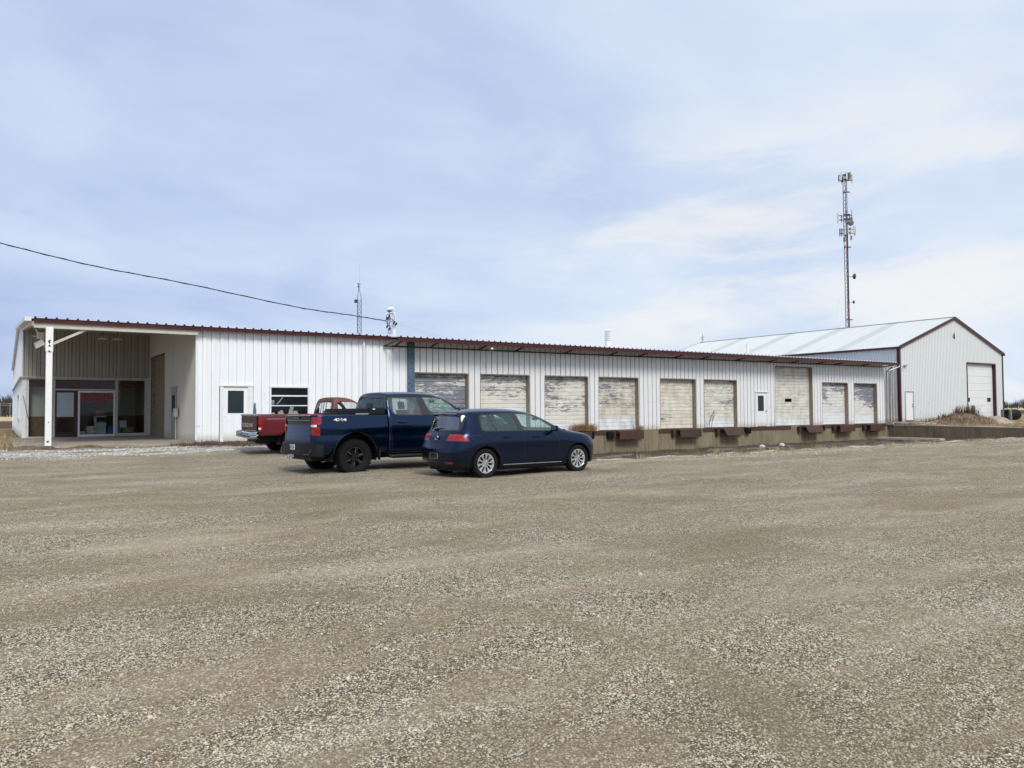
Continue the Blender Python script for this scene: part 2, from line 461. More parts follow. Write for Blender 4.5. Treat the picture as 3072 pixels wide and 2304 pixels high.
def axis(pts):
    out = []
    for a, b, st in pts:
        n = max(1, int(round((b-a)/st))); out += list(np.linspace(a, b, n, endpoint=False))
    out.append(pts[-1][1]); return np.array(out)
xs = axis([(-3000, -300, 300), (-300, -60, 20), (-60, -20, 2), (-20, PX0, 0.35), (PX0, PX1, 0.5), (PX1, 75, 0.5), (75, 140, 5), (140, 400, 30), (400, 3000, 300)])
ys = axis([(-3000, -300, 300), (-300, -30, 30), (-30, 0, 2), (0, PY0, 0.3), (PY0, PY1, 0.5), (PY1, 45, 0.6), (45, 80, 3), (80, 400, 20), (400, 3000, 260)])
gx, gy = np.meshgrid(xs, ys)
gzz = gz(gx, gy)
nx, ny = len(xs), len(ys)
verts = np.stack([gx, gy, gzz], -1).reshape(-1, 3)
faces = []
for j in range(ny-1):
    yc = (ys[j]+ys[j+1])/2
    for i in range(nx-1):
        xc = (xs[i]+xs[i+1])/2
        if PX0 < xc < PX1 and PY0 < yc < PY1: continue
        faces.append((j*nx+i, j*nx+i+1, (j+1)*nx+i+1, (j+1)*nx+i))

def cam_pt(r_, d_): return (d_*math.sin(YAW)+r_*math.cos(YAW), d_*math.cos(YAW)-r_*math.sin(YAW), 0.0)
def dirt_mask(t, flat):
    """compacted dirt in wheel-worn bands along the yard, and curved tracks left by turning vehicles"""
    w1 = t.noise(t.map(flat, scale=(0.16, 0.42, 1), rot=(0, 0, R(17))), 1.0, 8, 0.62, 0.8)
    w2 = t.noise(t.map(flat, scale=(0.8, 1.7, 1), rot=(0, 0, R(14))), 1.2, 9, 0.72, 0.5)
    w3 = t.noise(t.map(flat, scale=(4.5, 5.5, 1)), 1.0, 8, 0.75)
    band = t.math('ADD', t.math('MULTIPLY', w1, 0.42), t.math('ADD', t.math('MULTIPLY', w2, 0.34), t.math('MULTIPLY', w3, 0.24)))
    trk = None
    wob = t.math('ADD', t.math('MULTIPLY', t.math('SUBTRACT', w2, 0.5), 0.7), t.math('MULTIPLY', t.math('SUBTRACT', w3, 0.5), 0.35))
    for (cr, cdp, rad, wd, amt) in ((-1.9, 3.2, 3.3, .16, 1.0), (-1.9, 3.2, 4.9, .16, .9), (-4.5, 0.5, 9.3, .2, 1.0), (-4.5, 0.5, 10.9, .2, .9), (9, -9, 19.5, .2, .8), (9, -9, 21.2, .2, 1.0), (12, 22, 15.0, .25, .9), (12, 22, 13.3, .25, .8), (-14, 28, 19.0, .25, .9), (-14, 28, 17.2, .25, .9), (3, 40, 27.0, .3, 1.0), (3, 40, 25.2, .3, .9), (5.5, 1.0, 4.6, .15, .8), (5.5, 1.0, 6.2, .15, .8), (-3, -22, 34.0, .3, 1.0), (-3, -22, 35.8, .3, 1.0)):
        dd = t.vmath('LENGTH', t.vmath('SUBTRACT', flat, cam_pt(cr, cdp)), (0, 0, 0))
        k_ = t.math('ABSOLUTE', t.math('ADD', t.math('SUBTRACT', dd, rad), wob))
        k_ = t.math('MULTIPLY', t.math('SUBTRACT', 1.0, t.smooth(k_, wd*0.4, wd*2.0)), amt)
        trk = k_ if trk is None else t.math('MAXIMUM', trk, k_)
    trk = t.math('MULTIPLY', trk, t.smooth(t.math('ADD', t.math('MULTIPLY', w1, 0.5), t.math('MULTIPLY', w3, 0.5)), 0.40, 0.52))
    dirt = t.smooth(band, 0.498, 0.560)
    trk = t.math('MULTIPLY', trk, 0.85)
    return t.math('MAXIMUM', dirt, trk), trk, w1

m, t, b = new_mat('ground_mat')
p = wpos(t)
px_, py_, pz_ = t.sep(p)
flat = t.comb(px_, py_, 0.0)
c1 = t.voro(flat, 85.0, 'Color'); d1 = t.voro(flat, 85.0, 'Distance')
c2 = t.voro(flat, 38.0, 'Color'); d2 = t.voro(flat, 38.0, 'Distance')
v1 = t.sep(c1)[0]; v2 = t.sep(c2)[1]
stone1 = t.ramp(v1, [(0.0, (0.13, 0.108, 0.07)), (0.2, (0.36, 0.305, 0.215)), (0.55, (0.625, 0.54, 0.405)), (0.85, (0.85, 0.765, 0.60)), (1.0, (0.93, 0.90, 0.78))])
stone2 = t.ramp(v2, [(0.0, (0.17, 0.14, 0.095)), (0.4, (0.535, 0.45, 0.33)), (0.75, (0.775, 0.685, 0.53)), (1.0, (0.91, 0.87, 0.73))])
sel = t.ramp(t.sep(c2)[2], [(0.55, 0.0), (0.60, 1.0)])
stone = t.mix(sel, stone1, stone2)
crev = t.math('MULTIPLY', t.smooth(d1, 0.35, 0.58), 0.9)
stone = t.mix(crev, stone, (0.07, 0.055, 0.04))
dirt, trk, w1 = dirt_mask(t, flat)
g1 = t.noise(flat, 9.0, 7, 0.7)
fine_n = t.noise(flat, 38.0, 5, 0.75)
dirtc = t.mix(t.ramp(fine_n, [(0.35, 0.0), (0.65, 1.0)]), (0.150, 0.112, 0.070), (0.315, 0.245, 0.160))
dirtc = t.mix(t.math('MULTIPLY', t.ramp(g1, [(0.55, 0.0), (0.66, 1.0)]), 0.5), dirtc, (0.46, 0.40, 0.29))
dirtc = t.mix(t.math('MULTIPLY', trk, 0.5), dirtc, (0.125, 0.098, 0.064))
spk = t.ramp(t.sep(c1)[1], [(0.70, 0.0), (0.78, 1.0)])
dirtc = t.mix(t.math('MULTIPLY', spk, 0.5), dirtc, stone1)
dk = t.ramp(t.noise(flat, 22.0, 6, 0.8), [(0.56, 0.0), (0.66, 1.0)])
dirtc = t.mix(t.math('MULTIPLY', dk, 0.45), dirtc, (0.10, 0.078, 0.05))
gravel = t.mix(t.math('MULTIPLY', dirt, 0.90), stone, dirtc)
pale = t.ramp(t.noise(t.map(flat, scale=(0.22, 0.8, 1)), 1.0, 6, 0.6), [(0.5, 0.0), (0.7, 1.0)])
gravel = t.mix(t.math('MULTIPLY', pale, 0.22), gravel, (0.78, 0.71, 0.58))
blotch = t.noise(t.map(flat, scale=(0.35, 0.6, 1)), 1.0, 5, 0.6)
gravel = t.mix(t.ramp(blotch, [(0.3, 0.55), (0.50, 0.0)]), gravel, (0.16, 0.13, 0.078))
# pale crushed rock and weedy edge in front of the porch
edge_n = t.noise(t.map(flat, scale=(0.45, 1.1, 1)), 1.0, 6, 0.65)
ye = t.math('ADD', py_, t.math('MULTIPLY', t.math('SUBTRACT', edge_n, 0.5), 3.0))
inx = t.math('SUBTRACT', 1.0, t.smooth(t.math('ADD', px_, t.math('MULTIPLY', edge_n, 4.0)), 9.0, 13.0))
strip = t.math('MULTIPLY', t.math('MULTIPLY', t.smooth(ye, 27.0, 27.7), t.math('SUBTRACT', 1.0, t.smooth(ye, 30.4, 31.2))), inx)
rock = t.mix(t.ramp(t.voro(flat, 7.0, 'Distance'), [(0.1, 0.0), (0.55, 1.0)]), (0.66, 0.66, 0.64), (0.34, 0.33, 0.30))
patch = t.ramp(t.noise(t.map(flat, scale=(0.55, 1.6, 1)), 1.0, 6, 0.7), [(0.43, 0.0), (0.52, 1.0)])
gravel = t.mix(t.math('MULTIPLY', strip, patch), gravel, rock)
weed = t.math('MULTIPLY', t.math('MULTIPLY', t.smooth(ye, 29.6, 31.0), t.math('SUBTRACT', 1.0, t.smooth(px_, 13.5, 14.3))), 0.85)
weedc = t.mix(t.ramp(g1, [(0.4, 0.0), (0.6, 1.0)]), (0.075, 0.050, 0.030), (0.22, 0.17, 0.10))
gravel = t.mix(weed, gravel, weedc)
# right bank: soil and dead grass
rb = t.math('MULTIPLY', t.smooth(px_, 54.4, 54.8), t.smooth(t.math('ADD', py_, t.math('MULTIPLY', edge_n, 3.0)), 17.5, 19.5))
bankc = t.mix(t.ramp(t.noise(t.map(flat, scale=(0.5, 1.0, 1)), 1.0, 6, 0.65), [(0.4, 0.0), (0.6, 1.0)]), (0.14, 0.095, 0.06), (0.42, 0.35, 0.23))
gravel = t.mix(rb, gravel, bankc)
# left yard: dead grass beyond the gravel
lb = t.math('MULTIPLY', t.math('SUBTRACT', 1.0, t.smooth(px_, -1.0, 1.0)), t.smooth(ye, 31.5, 34.0))
gravel = t.mix(lb, gravel, t.mix(t.ramp(g1, [(0.4, 0.0), (0.6, 1.0)]), (0.20, 0.145, 0.075), (0.40, 0.32, 0.19)))
# fields beyond
yf = t.math('ADD', py_, t.math('MULTIPLY', t.noise(t.map(flat, scale=(0.01, 0.04, 1)), 1.0, 4, 0.6), 20.0))
fieldc = t.mix(t.smooth(yf, 92, 98), (0.30, 0.24, 0.14), t.mix(t.noise(flat, 0.5, 5, 0.7), (0.085, 0.060, 0.040), (0.135, 0.095, 0.065)))
fieldc = t.mix(t.smooth(yf, 205, 225), fieldc, (0.52, 0.42, 0.25))
fmask = t.math('MAXIMUM', t.smooth(py_, 66, 80), t.math('MAXIMUM', t.smooth(px_, 88, 110), t.math('SUBTRACT', 1.0, t.smooth(px_, -90, -60))))
col = t.mix(fmask, gravel, fieldc)
t.l.new(col, b.inputs['Base Color'])
b.inputs['Roughness'].default_value = 0.93
b.inputs['Specular IOR Level'].default_value = 0.04
hh = t.math('ADD', t.math('MULTIPLY', t.math('SUBTRACT', 0.6, d1), 0.5), t.math('MULTIPLY', t.math('SUBTRACT', 0.6, d2), t.math('MULTIPLY', sel, 1.0)))
hh = t.math('MULTIPLY', hh, t.math('SUBTRACT', 1.0, t.math('MULTIPLY', dirt, 0.7)))
hh = t.math('ADD', hh, t.math('MULTIPLY', g1, 0.6))
t.l.new(t.bump(hh, 0.9, 0.014), b.inputs['Normal'])

me = bpy.data.meshes.new('ground'); me.from_pydata(verts.tolist(), [], faces)
me.materials.append(MATS['ground_mat']); me.polygons.foreach_set('use_smooth', [True]*len(me.polygons))
o = bpy.data.objects.new('ground', me); COL.objects.link(o); tag(o, kind='structure')

# the ramp of the truck well
m, t, b = new_mat('well_mud')
p = wpos(t)
n = t.noise(t.map(p, scale=(0.5, 1.2, 1)), 1.0, 7, 0.65); n2 = t.noise(p, 14.0, 6, 0.7)
c = t.mix(t.ramp(n, [(0.4, 0.0), (0.62, 1.0)]), (0.038, 0.026, 0.018), (0.12, 0.088, 0.058))
c = t.mix(t.ramp(n2, [(0.55, 0.0), (0.68, 0.5)]), c, (0.24, 0.19, 0.13))
t.l.new(c, b.inputs['Base Color']); b.inputs['Roughness'].default_value = 0.85
t.l.new(t.bump(n2, 0.8, 0.03), b.inputs['Normal'])
mb = MB(); X_ = np.linspace(PX0, PX1, 90); Y_ = np.linspace(PY0+0.0, PY1, 34)
def wz(x, y): return float(lerp(-0.02, -0.72, min(1, (y-PY0)/13.5)) - 0.10*min(1, (y-PY0)/0.4) + 0.03*math.sin(x*1.7+y)*math.sin(y*2.3) + 0.10*ss(20, 54, x)*ss(24, 31, y))
vs = [(x, y, wz(x, y)) for y in Y_ for x in X_]
fs = [(j*90+i, j*90+i+1, (j+1)*90+i+1, (j+1)*90+i) for j in range(33) for i in range(89)]
mb.add(vs, fs); tag(mb.build('loading_ramp', 'well_mud', smooth=True), kind='structure')
# low concrete edge strip between yard and ramp
mb = MB(); N = 120
prev = None
for k in range(N):
    x0 = lerp(14.0, 56.0, k/N); x1 = lerp(14.0, 56.0, (k+1)/N)
    z0 = 0.105+0.02*math.sin(k*0.9)+0.012*math.sin(k*2.3); z1 = 0.105+0.02*math.sin((k+1)*0.9)+0.012*math.sin((k+1)*2.3)
    ya = PY0-0.10; yb = PY0+0.12
    mb.add([(x0, ya, -0.2), (x1, ya, -0.2), (x1, yb, -0.2), (x0, yb, -0.2), (x0, ya, z0), (x1, ya, z1), (x1, yb, z1), (x0, yb, z0)],
           [(0, 1, 5, 4), (4, 5, 6, 7), (2, 3, 7, 6)])
tag(mb.build('concrete_kerb', 'concrete_top'), kind='structure')
mb = MB(); mb.box(PX0-0.2, PX0, PY0, FY, -1.2, 0.12)
tag(mb.build('ramp_side_wall', 'dark_concrete'), 'dark concrete side wall of the ramp hidden behind the parked cars', 'wall')

# retaining wall on the right of the ramp
mb = MB(); N = 20
for k in range(N):
    y0 = lerp(15.2, 33.0, k/N); y1 = lerp(15.2, 33.0, (k+1)/N)
    za = lerp(0.16, 0.29, min(1, max(0, (y0-15)/14))); zb = lerp(0.16, 0.29, min(1, max(0, (y1-15)/14)))
    mb.mi = 0
    mb.add([(PX1, y0, -1.2), (PX1, y1, -1.2), (PX1, y1, zb), (PX1, y0, za)], [(0, 1, 2, 3)])
    mb.mi = 1
    mb.add([(PX1-0.012, y0, za), (PX1-0.012, y1, zb), (PX1+0.30, y1, zb), (PX1+0.30, y0, za),
            (PX1-0.012, y0, za-0.05), (PX1-0.012, y1, zb-0.05), (PX1+0.30, y0, za-0.5), (PX1+0.30, y1, zb-0.5)], [(0, 1, 2, 3), (0, 4, 5, 1), (3, 2, 7, 6)])
mb.mi = 1
mb.quad((PX1, 15.2, -1.0), (PX1+0.3, 15.2, -1.0), (PX1+0.3, 15.2, 0.16), (PX1, 15.2, 0.16))
tag(mb.build('retaining_wall', ['dark_concrete', 'concrete_top']), 'dark stained concrete retaining wall along the right side of the ramp', 'wall')

# ================================================================ WAREHOUSE
wh = empty('warehouse', (27.0, FY, 0.34), label='long low white metal warehouse with loading docks, open porch and dark red eave', cat='warehouse')
RIDGE_Y, REAR_Y = 51.0, 70.0
SL = 0.075
def roofz(y): return 4.86+SL*(y-31.8) if y < RIDGE_Y else 4.86+SL*(2*RIDGE_Y-31.8-y)

def ribbed(mb, u0, u1, zlo, zhi, prof, period, place, openings=(), phase=0.0):
    """sheet with a repeating rib profile. place(u, depth, z) -> point. zhi may be a function of u"""
    us = set([u0, u1])
    k = math.floor((u0-phase)/period)
    while phase+k*period < u1:
        for (a, d) in prof:
            u = phase+k*period+a
            if u0 < u < u1: us.add(round(u, 5))
        k += 1
    for (a, b_, c, d) in openings:
        for u in (a, b_):
            if u0 < u < u1: us.add(round(u, 5))
    us = sorted(us)
    pr = list(prof)+[(period, prof[0][1])]
    def depth(u):
        a = (u-phase) % period
        if a > period-1e-4: a = 0
        for (p0, d0), (p1, d1) in zip(pr, pr[1:]):
            if p0-1e-6 <= a <= p1+1e-6: return d0 if p1-p0 < 1e-9 else lerp(d0, d1, (a-p0)/(p1-p0))
        return 0
    zf = zhi if callable(zhi) else (lambda u: zhi)
    for a, b_ in zip(us, us[1:]):
        if b_-a < 1e-5: continue
        mid = (a+b_)/2; iv = [(zlo, None)]
        holes = sorted([(c, d) for (x0, x1, c, d) in openings if x0 < mid < x1])
        segs = []; cur = zlo
        for (c, d) in holes:
            if c > cur: segs.append((cur, c))
            cur = max(cur, d)
        segs.append((cur, None))
        da, db = depth(a), depth(b_)
        for (s0, s1) in segs:
            ta = zf(a) if s1 is None else s1; tb = zf(b_) if s1 is None else s1
            if ta <= s0: continue
            mb.quad(place(a, da, s0), place(b_, db, s0), place(b_, db, tb), place(a, da, ta))

P_FLAT = [(0, -0.07), (0.012, -0.07), (0.017, 0.0), (0.160, 0.0), (0.176, -0.022), (0.310, -0.022), (0.3225, -0.07)]
P_DOCK = [(0, -0.10), (0.022, -0.10), (0.027, 0.0), (0.299, 0.0), (0.304, -0.10)]
DOORS = [(15.92, 18.82, 3.31), (19.47, 22.42, 3.31), (23.35, 26.27, 3.31), (26.96, 29.91, 3.31), (31.54, 34.51, 3.31),
         (35.18, 38.17, 3.31), (41.84, 45.82, 4.30), (46.82, 49.87, 3.31), (50.54, 53.46, 3.31)]
PD = (39.89, 41.11, 2.58)
front = lambda u, d, z: (u, FY-d, z)
# left plain part with door and window
mb = MB()
ribbed(mb, 6.45, 15.56, 0.33, 4.80, P_FLAT, 0.3275, front, [(7.32, 8.63, 0.3, 2.57), (9.32, 10.95, 1.05, 2.60)], phase=7.32-0.3275*3)
mb.build('front_wall', 'white_wall', wh)
mb = MB()
ribbed(mb, 15.90, 54.4, 0.40, 4.80, P_DOCK, 0.327, front, [(a, b_, 0.3, c) for a, b_, c in DOORS]+[(PD[0], PD[1], 0.3, PD[2])], phase=15.9)
dw = mb.build('dock_wall', 'dock_wall', wh)
dw['label'] = 'greyish white ribbed wall above the loading docks'
mb = MB(); mb.box(15.56, 15.90, FY-0.10, FY+0.05, 0.1, 4.78)
bp = mb.build('blue_column', 'blue_steel', wh); bp['label'] = 'weathered blue steel column between plain wall and docks'
# other walls
mb = MB()
ribbed(mb, 43.3, 69.9, 0.05, lambda u: roofz(u)-0.02, P_FLAT, 0.3275, lambda u, d, z: (0.90-d*.5, u, z), [(48.0, 52.0, 1.25, 2.55)], phase=0.1)
mb.build('side_wall', 'white_wall', wh)
mb = MB()
ribbed(mb, FY, 69.9, -0.2, lambda u: roofz(u)-0.02, P_FLAT, 0.3275, lambda u, d, z: (54.4+d, u, z), phase=0.2)
mb.build('side_wall', 'white_wall', wh)
mb = MB(); ribbed(mb, 0.86, 54.4, -0.1, 4.84, P_FLAT, 0.3275, lambda u, d, z: (u, 69.9+d, z))
mb.build('rear_wall', 'white_wall', wh)
# window in the side wall, seen at a grazing angle
mb = MB(); mb.box(0.86, 0.93, 48.0, 52.0, 2.50, 2.58); mb.box(0.86, 0.93, 48.0, 52.0, 1.22, 1.28); mb.box(0.86, 0.93, 47.95, 48.02, 1.22, 2.58); mb.box(0.86, 0.93, 51.95, 52.03, 1.22, 2.58)
wn = mb.build('window', 'trim_white', wh)
mb = MB(); mb.box(0.93, 0.95, 48.0, 52.0, 1.25, 2.55); mb.build('pane', 'black_gloss_pane', wn)
# drip trim along the office at door head height
mb = MB(); mb.box(0.80, 6.44, 43.16, 43.30, 3.24, 3.29); mb.box(0.80, 0.90, 43.30, 69.9, 3.24, 3.29)
mb.build('drip_trim', 'trim_cream', wh)

# roof: two slopes, ribs showing at the eave
def roof_sheet(mb, x0, x1, ya, yb, za, zb, ribp=0.3275, phase=0.0, th=0.03):
    mb.add([(x0, ya, za), (x1, ya, za), (x1, yb, zb), (x0, yb, zb), (x0, ya, za-th), (x1, ya, za-th), (x1, yb, zb-th), (x0, yb, zb-th)],
           [(0, 1, 2, 3), (7, 6, 5, 4), (0, 4, 5, 1), (1, 5, 6, 2), (2, 6, 7, 3), (3, 7, 4, 0)])
    k = math.ceil((x0-phase)/ribp)
    while phase+k*ribp < x1-0.06:
        x = phase+k*ribp
        mb.add([(x, ya, za), (x+0.075, ya, za), (x+0.052, ya, za+0.045), (x+0.022, ya, za+0.045), (x, yb, zb), (x+0.075, yb, zb), (x+0.052, yb, zb+0.045), (x+0.022, yb, zb+0.045)],
               [(0, 1, 2, 3), (3, 2, 6, 7), (1, 5, 6, 2), (0, 3, 7, 4), (7, 6, 5, 4)])
        k += 1
mb = MB()
ez = 4.90
roof_sheet(mb, 0.86, 14.62, 31.72, RIDGE_Y, ez, ez+SL*(RIDGE_Y-31.72), phase=0.98)
roof_sheet(mb, 14.62, 54.55, 30.98, RIDGE_Y, ez-SL*0.74-0.015, ez+SL*(RIDGE_Y-31.72), phase=0.98)
roof_sheet(mb, 0.86, 54.55, RIDGE_Y, REAR_Y, ez+SL*(RIDGE_Y-31.72)-0.002, ez, phase=0.98)
# dark rib ends (closure strips)
mb.mi = 1; k = 0
while 0.98+k*0.3275 < 54.4:
    x = 0.98+k*0.3275; yy, zz = (31.715, ez) if x < 14.6 else (30.975, ez-SL*0.74-0.015)
    mb.add([(x-0.012, yy, zz-0.005), (x+0.087, yy, zz-0.005), (x+0.058, yy, zz+0.05), (x+0.016, yy, zz+0.05), (x-0.012, yy+0.01, zz-0.005), (x+0.087, yy+0.01, zz-0.005), (x+0.058, yy+0.01, zz+0.05), (x+0.016, yy+0.01, zz+0.05)],
           [(0, 1, 2, 3), (3, 2, 6, 7), (0, 3, 7, 4), (1, 5, 6, 2)])
    k += 1
mb.build('roof', ['pvc_white', 'black'], wh)
# red eave fascia with a stepped profile
def fascia(mb, x0, x1, y, z0, z1):
    pr = [(y+0.06, z0), (y-0.03, z0), (y-0.03, z0+0.06), (y+0.005, z0+0.085), (y+0.005, z1-0.035), (y-0.02, z1-0.02), (y-0.02, z1), (y+0.06, z1)]
    mb.prism(pr, x0, x1, 'yz')
mb = MB(); fascia(mb, 0.98, 14.62, 31.73, 4.735, 4.895); mb.build('eave_fascia', 'trim_red', wh)
mb = MB(); fascia(mb, 14.62, 54.55, 30.99, 4.625, 4.822); mb.build('canopy_fascia', 'trim_red', wh)
# canopy ledger and struts
mb = MB(); mb.bar((14.36, FY-0.09, 4.47), (54.3, FY-0.09, 4.56), 0.06, 0.06)
mb.bar((14.38, FY-0.09, 4.47), (14.62, 31.02, 4.66), 0.05)
mb.build('canopy_ledger', 'brown_steel', wh)
for x in (14.9, 16.69, 19.35, 21.47, 24.59, 27.66, 29.8, 32.59, 34.81, 37.92, 41.04, 43.31, 46.03, 48.07, 51.24, 54.2):
    mb = MB(); mb.bar((x, FY-0.07, 4.47+0.0023*(x-14)), (x, 31.06, 4.66), 0.045, 0.07); mb.build('canopy_strut', 'brown_steel', wh)
# white box trim on the left rake, thin at the rear
mb = MB()
a = Vector((0.80, 31.55, 4.84)); b2 = Vector((0.80, RIDGE_Y, 4.84+SL*(RIDGE_Y-31.7)))
mb.bar(a, b2, 0.20, 0.15); mb.bar(b2, (0.80, REAR_Y, 4.84), 0.10, 0.12)
mb.build('rake_trim', 'trim_white', wh)

# ---- porch
def pyl(y): return 4.62+SL*(y-32)
mb = MB(); mb.box(0.98, 6.45, 31.78, 31.98, 4.56, 4.735); mb.build('porch_header', 'trim_cream', wh)
mb = MB()
mb.quad((0.86, 31.8, 4.84), (6.45, 31.8, 4.84), (6.45, 43.4, 4.84+SL*11.6), (0.86, 43.4, 4.84+SL*11.6))
for y in (33.3, 34.9, 36.5, 38.1, 39.7, 41.3):
    z = 4.84+SL*(y-31.8); mb.box(0.95, 6.4, y-0.04, y+0.04, z-0.2, z-0.01)
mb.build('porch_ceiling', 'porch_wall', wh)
mb = MB(); mb.bar((0.93, 31.8, 4.70), (0.93, 43.3, 4.70+SL*11.5), 0.12, 0.16)
mb.build('porch_side_beam', 'trim_cream', wh)
# porch right wall (faces left), with the tall recessed door near the back
P_SM = [(0, 0.0), (0.03, 0.022), (0.075, 0.022), (0.105, 0.0)]
mb = MB()
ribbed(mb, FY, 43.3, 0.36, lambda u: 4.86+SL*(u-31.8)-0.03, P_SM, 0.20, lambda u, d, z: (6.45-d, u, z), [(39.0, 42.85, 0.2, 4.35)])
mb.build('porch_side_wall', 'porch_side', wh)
mb = MB(); mb.box(6.40, 6.47, 31.965, 32.06, 0.33, 4.72); mb.build('corner_trim', 'trim_white', wh)
mb = MB(); mb.box(6.46, 7.0, 42.86, 42.90, 0.3, 4.36); mb.box(6.46, 7.0, 38.95, 38.99, 0.3, 4.36); mb.box(6.46, 7.0, 39, 42.85, 4.352, 4.42)
dj = mb.build('tall_door', 'jamb_wood', wh)
mb = MB(); mb.box(6.62, 6.68, 39.0, 42.85, 0.3, 4.35)
for z in np.arange(0.9, 4.3, 0.55): mb.box(6.605, 6.62, 39.0, 42.85, z, z+0.02)
mb.build('panel', 'tan_door', dj)
# small door in the porch side wall
mb = MB(); mb.box(6.39, 6.42, 35.85, 37.05, 0.38, 2.60); mb.box(6.37, 6.44, 35.78, 37.12, 2.6, 2.66)
sd = mb.build('side_door', 'porch_wall', wh)
mb = MB(); mb.box(6.375, 6.388, 36.15, 36.75, 1.55, 2.3); mb.build('pane', 'black', sd)
mb = MB(); mb.bbox(6.24, 6.38, 35.35, 35.75, 1.35, 1.72, 0.03); mb.tube([(6.33, 35.55, 1.36), (6.33, 35.55, 0.38)], 0.022)
mb.build('switch_box', 'trim_cream', wh)
# office back wall of the porch (faces the yard): ribbed metal above, glass front below
OY = 43.3
mb = MB()
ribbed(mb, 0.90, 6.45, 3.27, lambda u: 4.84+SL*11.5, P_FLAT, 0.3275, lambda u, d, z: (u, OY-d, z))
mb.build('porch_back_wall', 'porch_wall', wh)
mb = MB(); ribbed(mb, 0.90, 1.18, 0.35, 3.25, P_SM, 0.20, lambda u, d, z: (u, OY-d, z))
mb.build('corner_panel', 'trim_white', wh)
g = empty('glass_front', (3.6, OY, 0.36)); g.parent = wh; g.location = (3.6-27.0, OY-FY, 0.02)
mb = MB()
mb.box(1.148, 6.448, OY-0.06, OY+0.06, 3.167, 3.24)
mb.box(1.148, 2.149, OY-0.05, OY+0.05, 0.35, 0.413)
mb.box(2.149, 2.254, OY-0.07, OY+0.07, 0.246, 3.165)
mb.box(2.256, 4.862, OY-0.05, OY+0.05, 2.646, 2.719)
mb.box(4.862, 4.977, OY-0.07, OY+0.07, 0.35, 3.165)
mb.box(4.979, 6.208, OY-0.05, OY+0.05, 0.35, 0.507)
mb.box(6.208, 6.438, OY-0.08, OY+0.06, 0.35, 3.165)
mb.build('frame', 'trim_cream', g)
mb = MB()
for (a, b_, c, d) in ((3.224, 3.308, 0.37, 2.625), (4.779, 4.857, 0.37, 2.625)): mb.box(a, b_, OY-0.10, OY-0.03, c, d)
mb.box(3.31, 4.777, OY-0.10, OY-0.03, 2.541, 2.625); mb.box(3.31, 4.777, OY-0.10, OY-0.03, 0.371, 0.475)
mb.build('slider_frame', 'trim_white', g)
for (a, b_, c, d, yy) in ((1.169, 2.149, 0.413, 3.167, OY), (2.254, 4.862, 2.719, 3.167, OY), (3.308, 4.779, 0.475, 2.541, OY-0.06), (4.977, 6.208, 0.507, 3.167, OY)):
    mb = MB(); mb.quad((a, yy, c), (b_, yy, c), (b_, yy, d), (a, yy, d)); mb.build('pane', 'pane_glass', g)
mb = MB()
for (a, b_, c, d) in ((2.259, 2.316, 0.37, 2.64), (3.047, 3.214, 0.37, 2.64)): mb.box(a, b_, OY-0.04, OY+0.02, c, d)
mb.box(2.318, 3.045, OY-0.04, OY+0.02, 2.541, 2.64); mb.box(2.318, 3.045, OY-0.04, OY+0.02, 1.268, 1.352); mb.box(2.318, 3.045, OY-0.04, OY+0.02, 0.371, 0.559)
dr = mb.build('office_door', 'door_frame_red', g)
mb = MB(); mb.quad((2.316, OY-0.01, 0.56), (3.047, OY-0.01, 0.56), (3.047, OY-0.01, 1.268), (2.316, OY-0.01, 1.268)); mb.build('pane', 'pane_glass', dr)
mb = MB(); mb.box(2.316, 3.047, OY-0.012, OY-0.006, 1.352, 2.541); x_ = mb.build('pale_panel', 'pale_blue', dr); x_['label'] = 'pale blue panel in the upper half of the office door'  # pale blue panel filling the upper opening of the office door
# lettering on the sliding pane
for (s_, xx, zz, sz, wd) in (('LANE', 3.34, 2.235, 0.36, 1.42), ('TRANSFER', 3.44, 2.05, 0.167, 0.84), ('INC.', 4.36, 2.05, 0.167, 0.27)):
    v, f = text_mb(s_, sz, wd, offset=0.009 if sz > 0.2 else 0.001)
    mb = MB(); mb.add([(xx+a, OY-0.066+b_, zz+c) for a, b_, c in v], f)
    o = mb.build('lettering', 'letter_red', wh); o['label'] = 'dark red lettering on the porch glass'
# dark red valance, interior shell
for a, b_ in ((1.17, 2.13), (2.29, 4.80), (5.0, 6.19)): mb = MB(); mb.box(a, b_, OY+0.10, OY+0.13, 2.82, 3.10); mb.build('valance', 'valance_red', wh)
mb = MB()
mb.quad((0.95, 48, 1.38), (6.4, 48, 1.38), (6.4, 48, 3.4), (0.95, 48, 3.4))
mb.quad((1.0, 43.5, 1.38), (1.0, 48, 1.38), (1.0, 48, 3.4), (1.0, 43.5, 3.4)); mb.quad((6.4, 43.5, 1.38), (6.4, 48, 1.38), (6.4, 48, 3.4), (6.4, 43.5, 3.4))
mb.quad((0.95, 43.4, 3.4), (6.4, 43.4, 3.4), (6.4, 48, 3.4), (0.95, 48, 3.4))
mb.box(1.04, 2.21, 43.9, 44.0, 1.38, 3.3)
mb.build('interior_wall', 'beige', wh)
mb = MB(); mb.quad((0.95, 47.98, 0.36), (6.4, 47.98, 0.36), (6.4, 47.98, 1.38), (0.95, 47.98, 1.38)); mb.quad((1.0, 43.5, 0.36), (1.0, 48, 0.36), (1.0, 48, 1.38), (1.0, 43.5, 1.38)); mb.quad((6.39, 43.5, 0.36), (6.39, 48, 0.36), (6.39, 48, 1.38), (6.39, 43.5, 1.38))
mb.box(1.04, 2.21, 43.9, 44.0, 0.36, 1.38)
mb.build('wainscot', 'wainscot', wh)
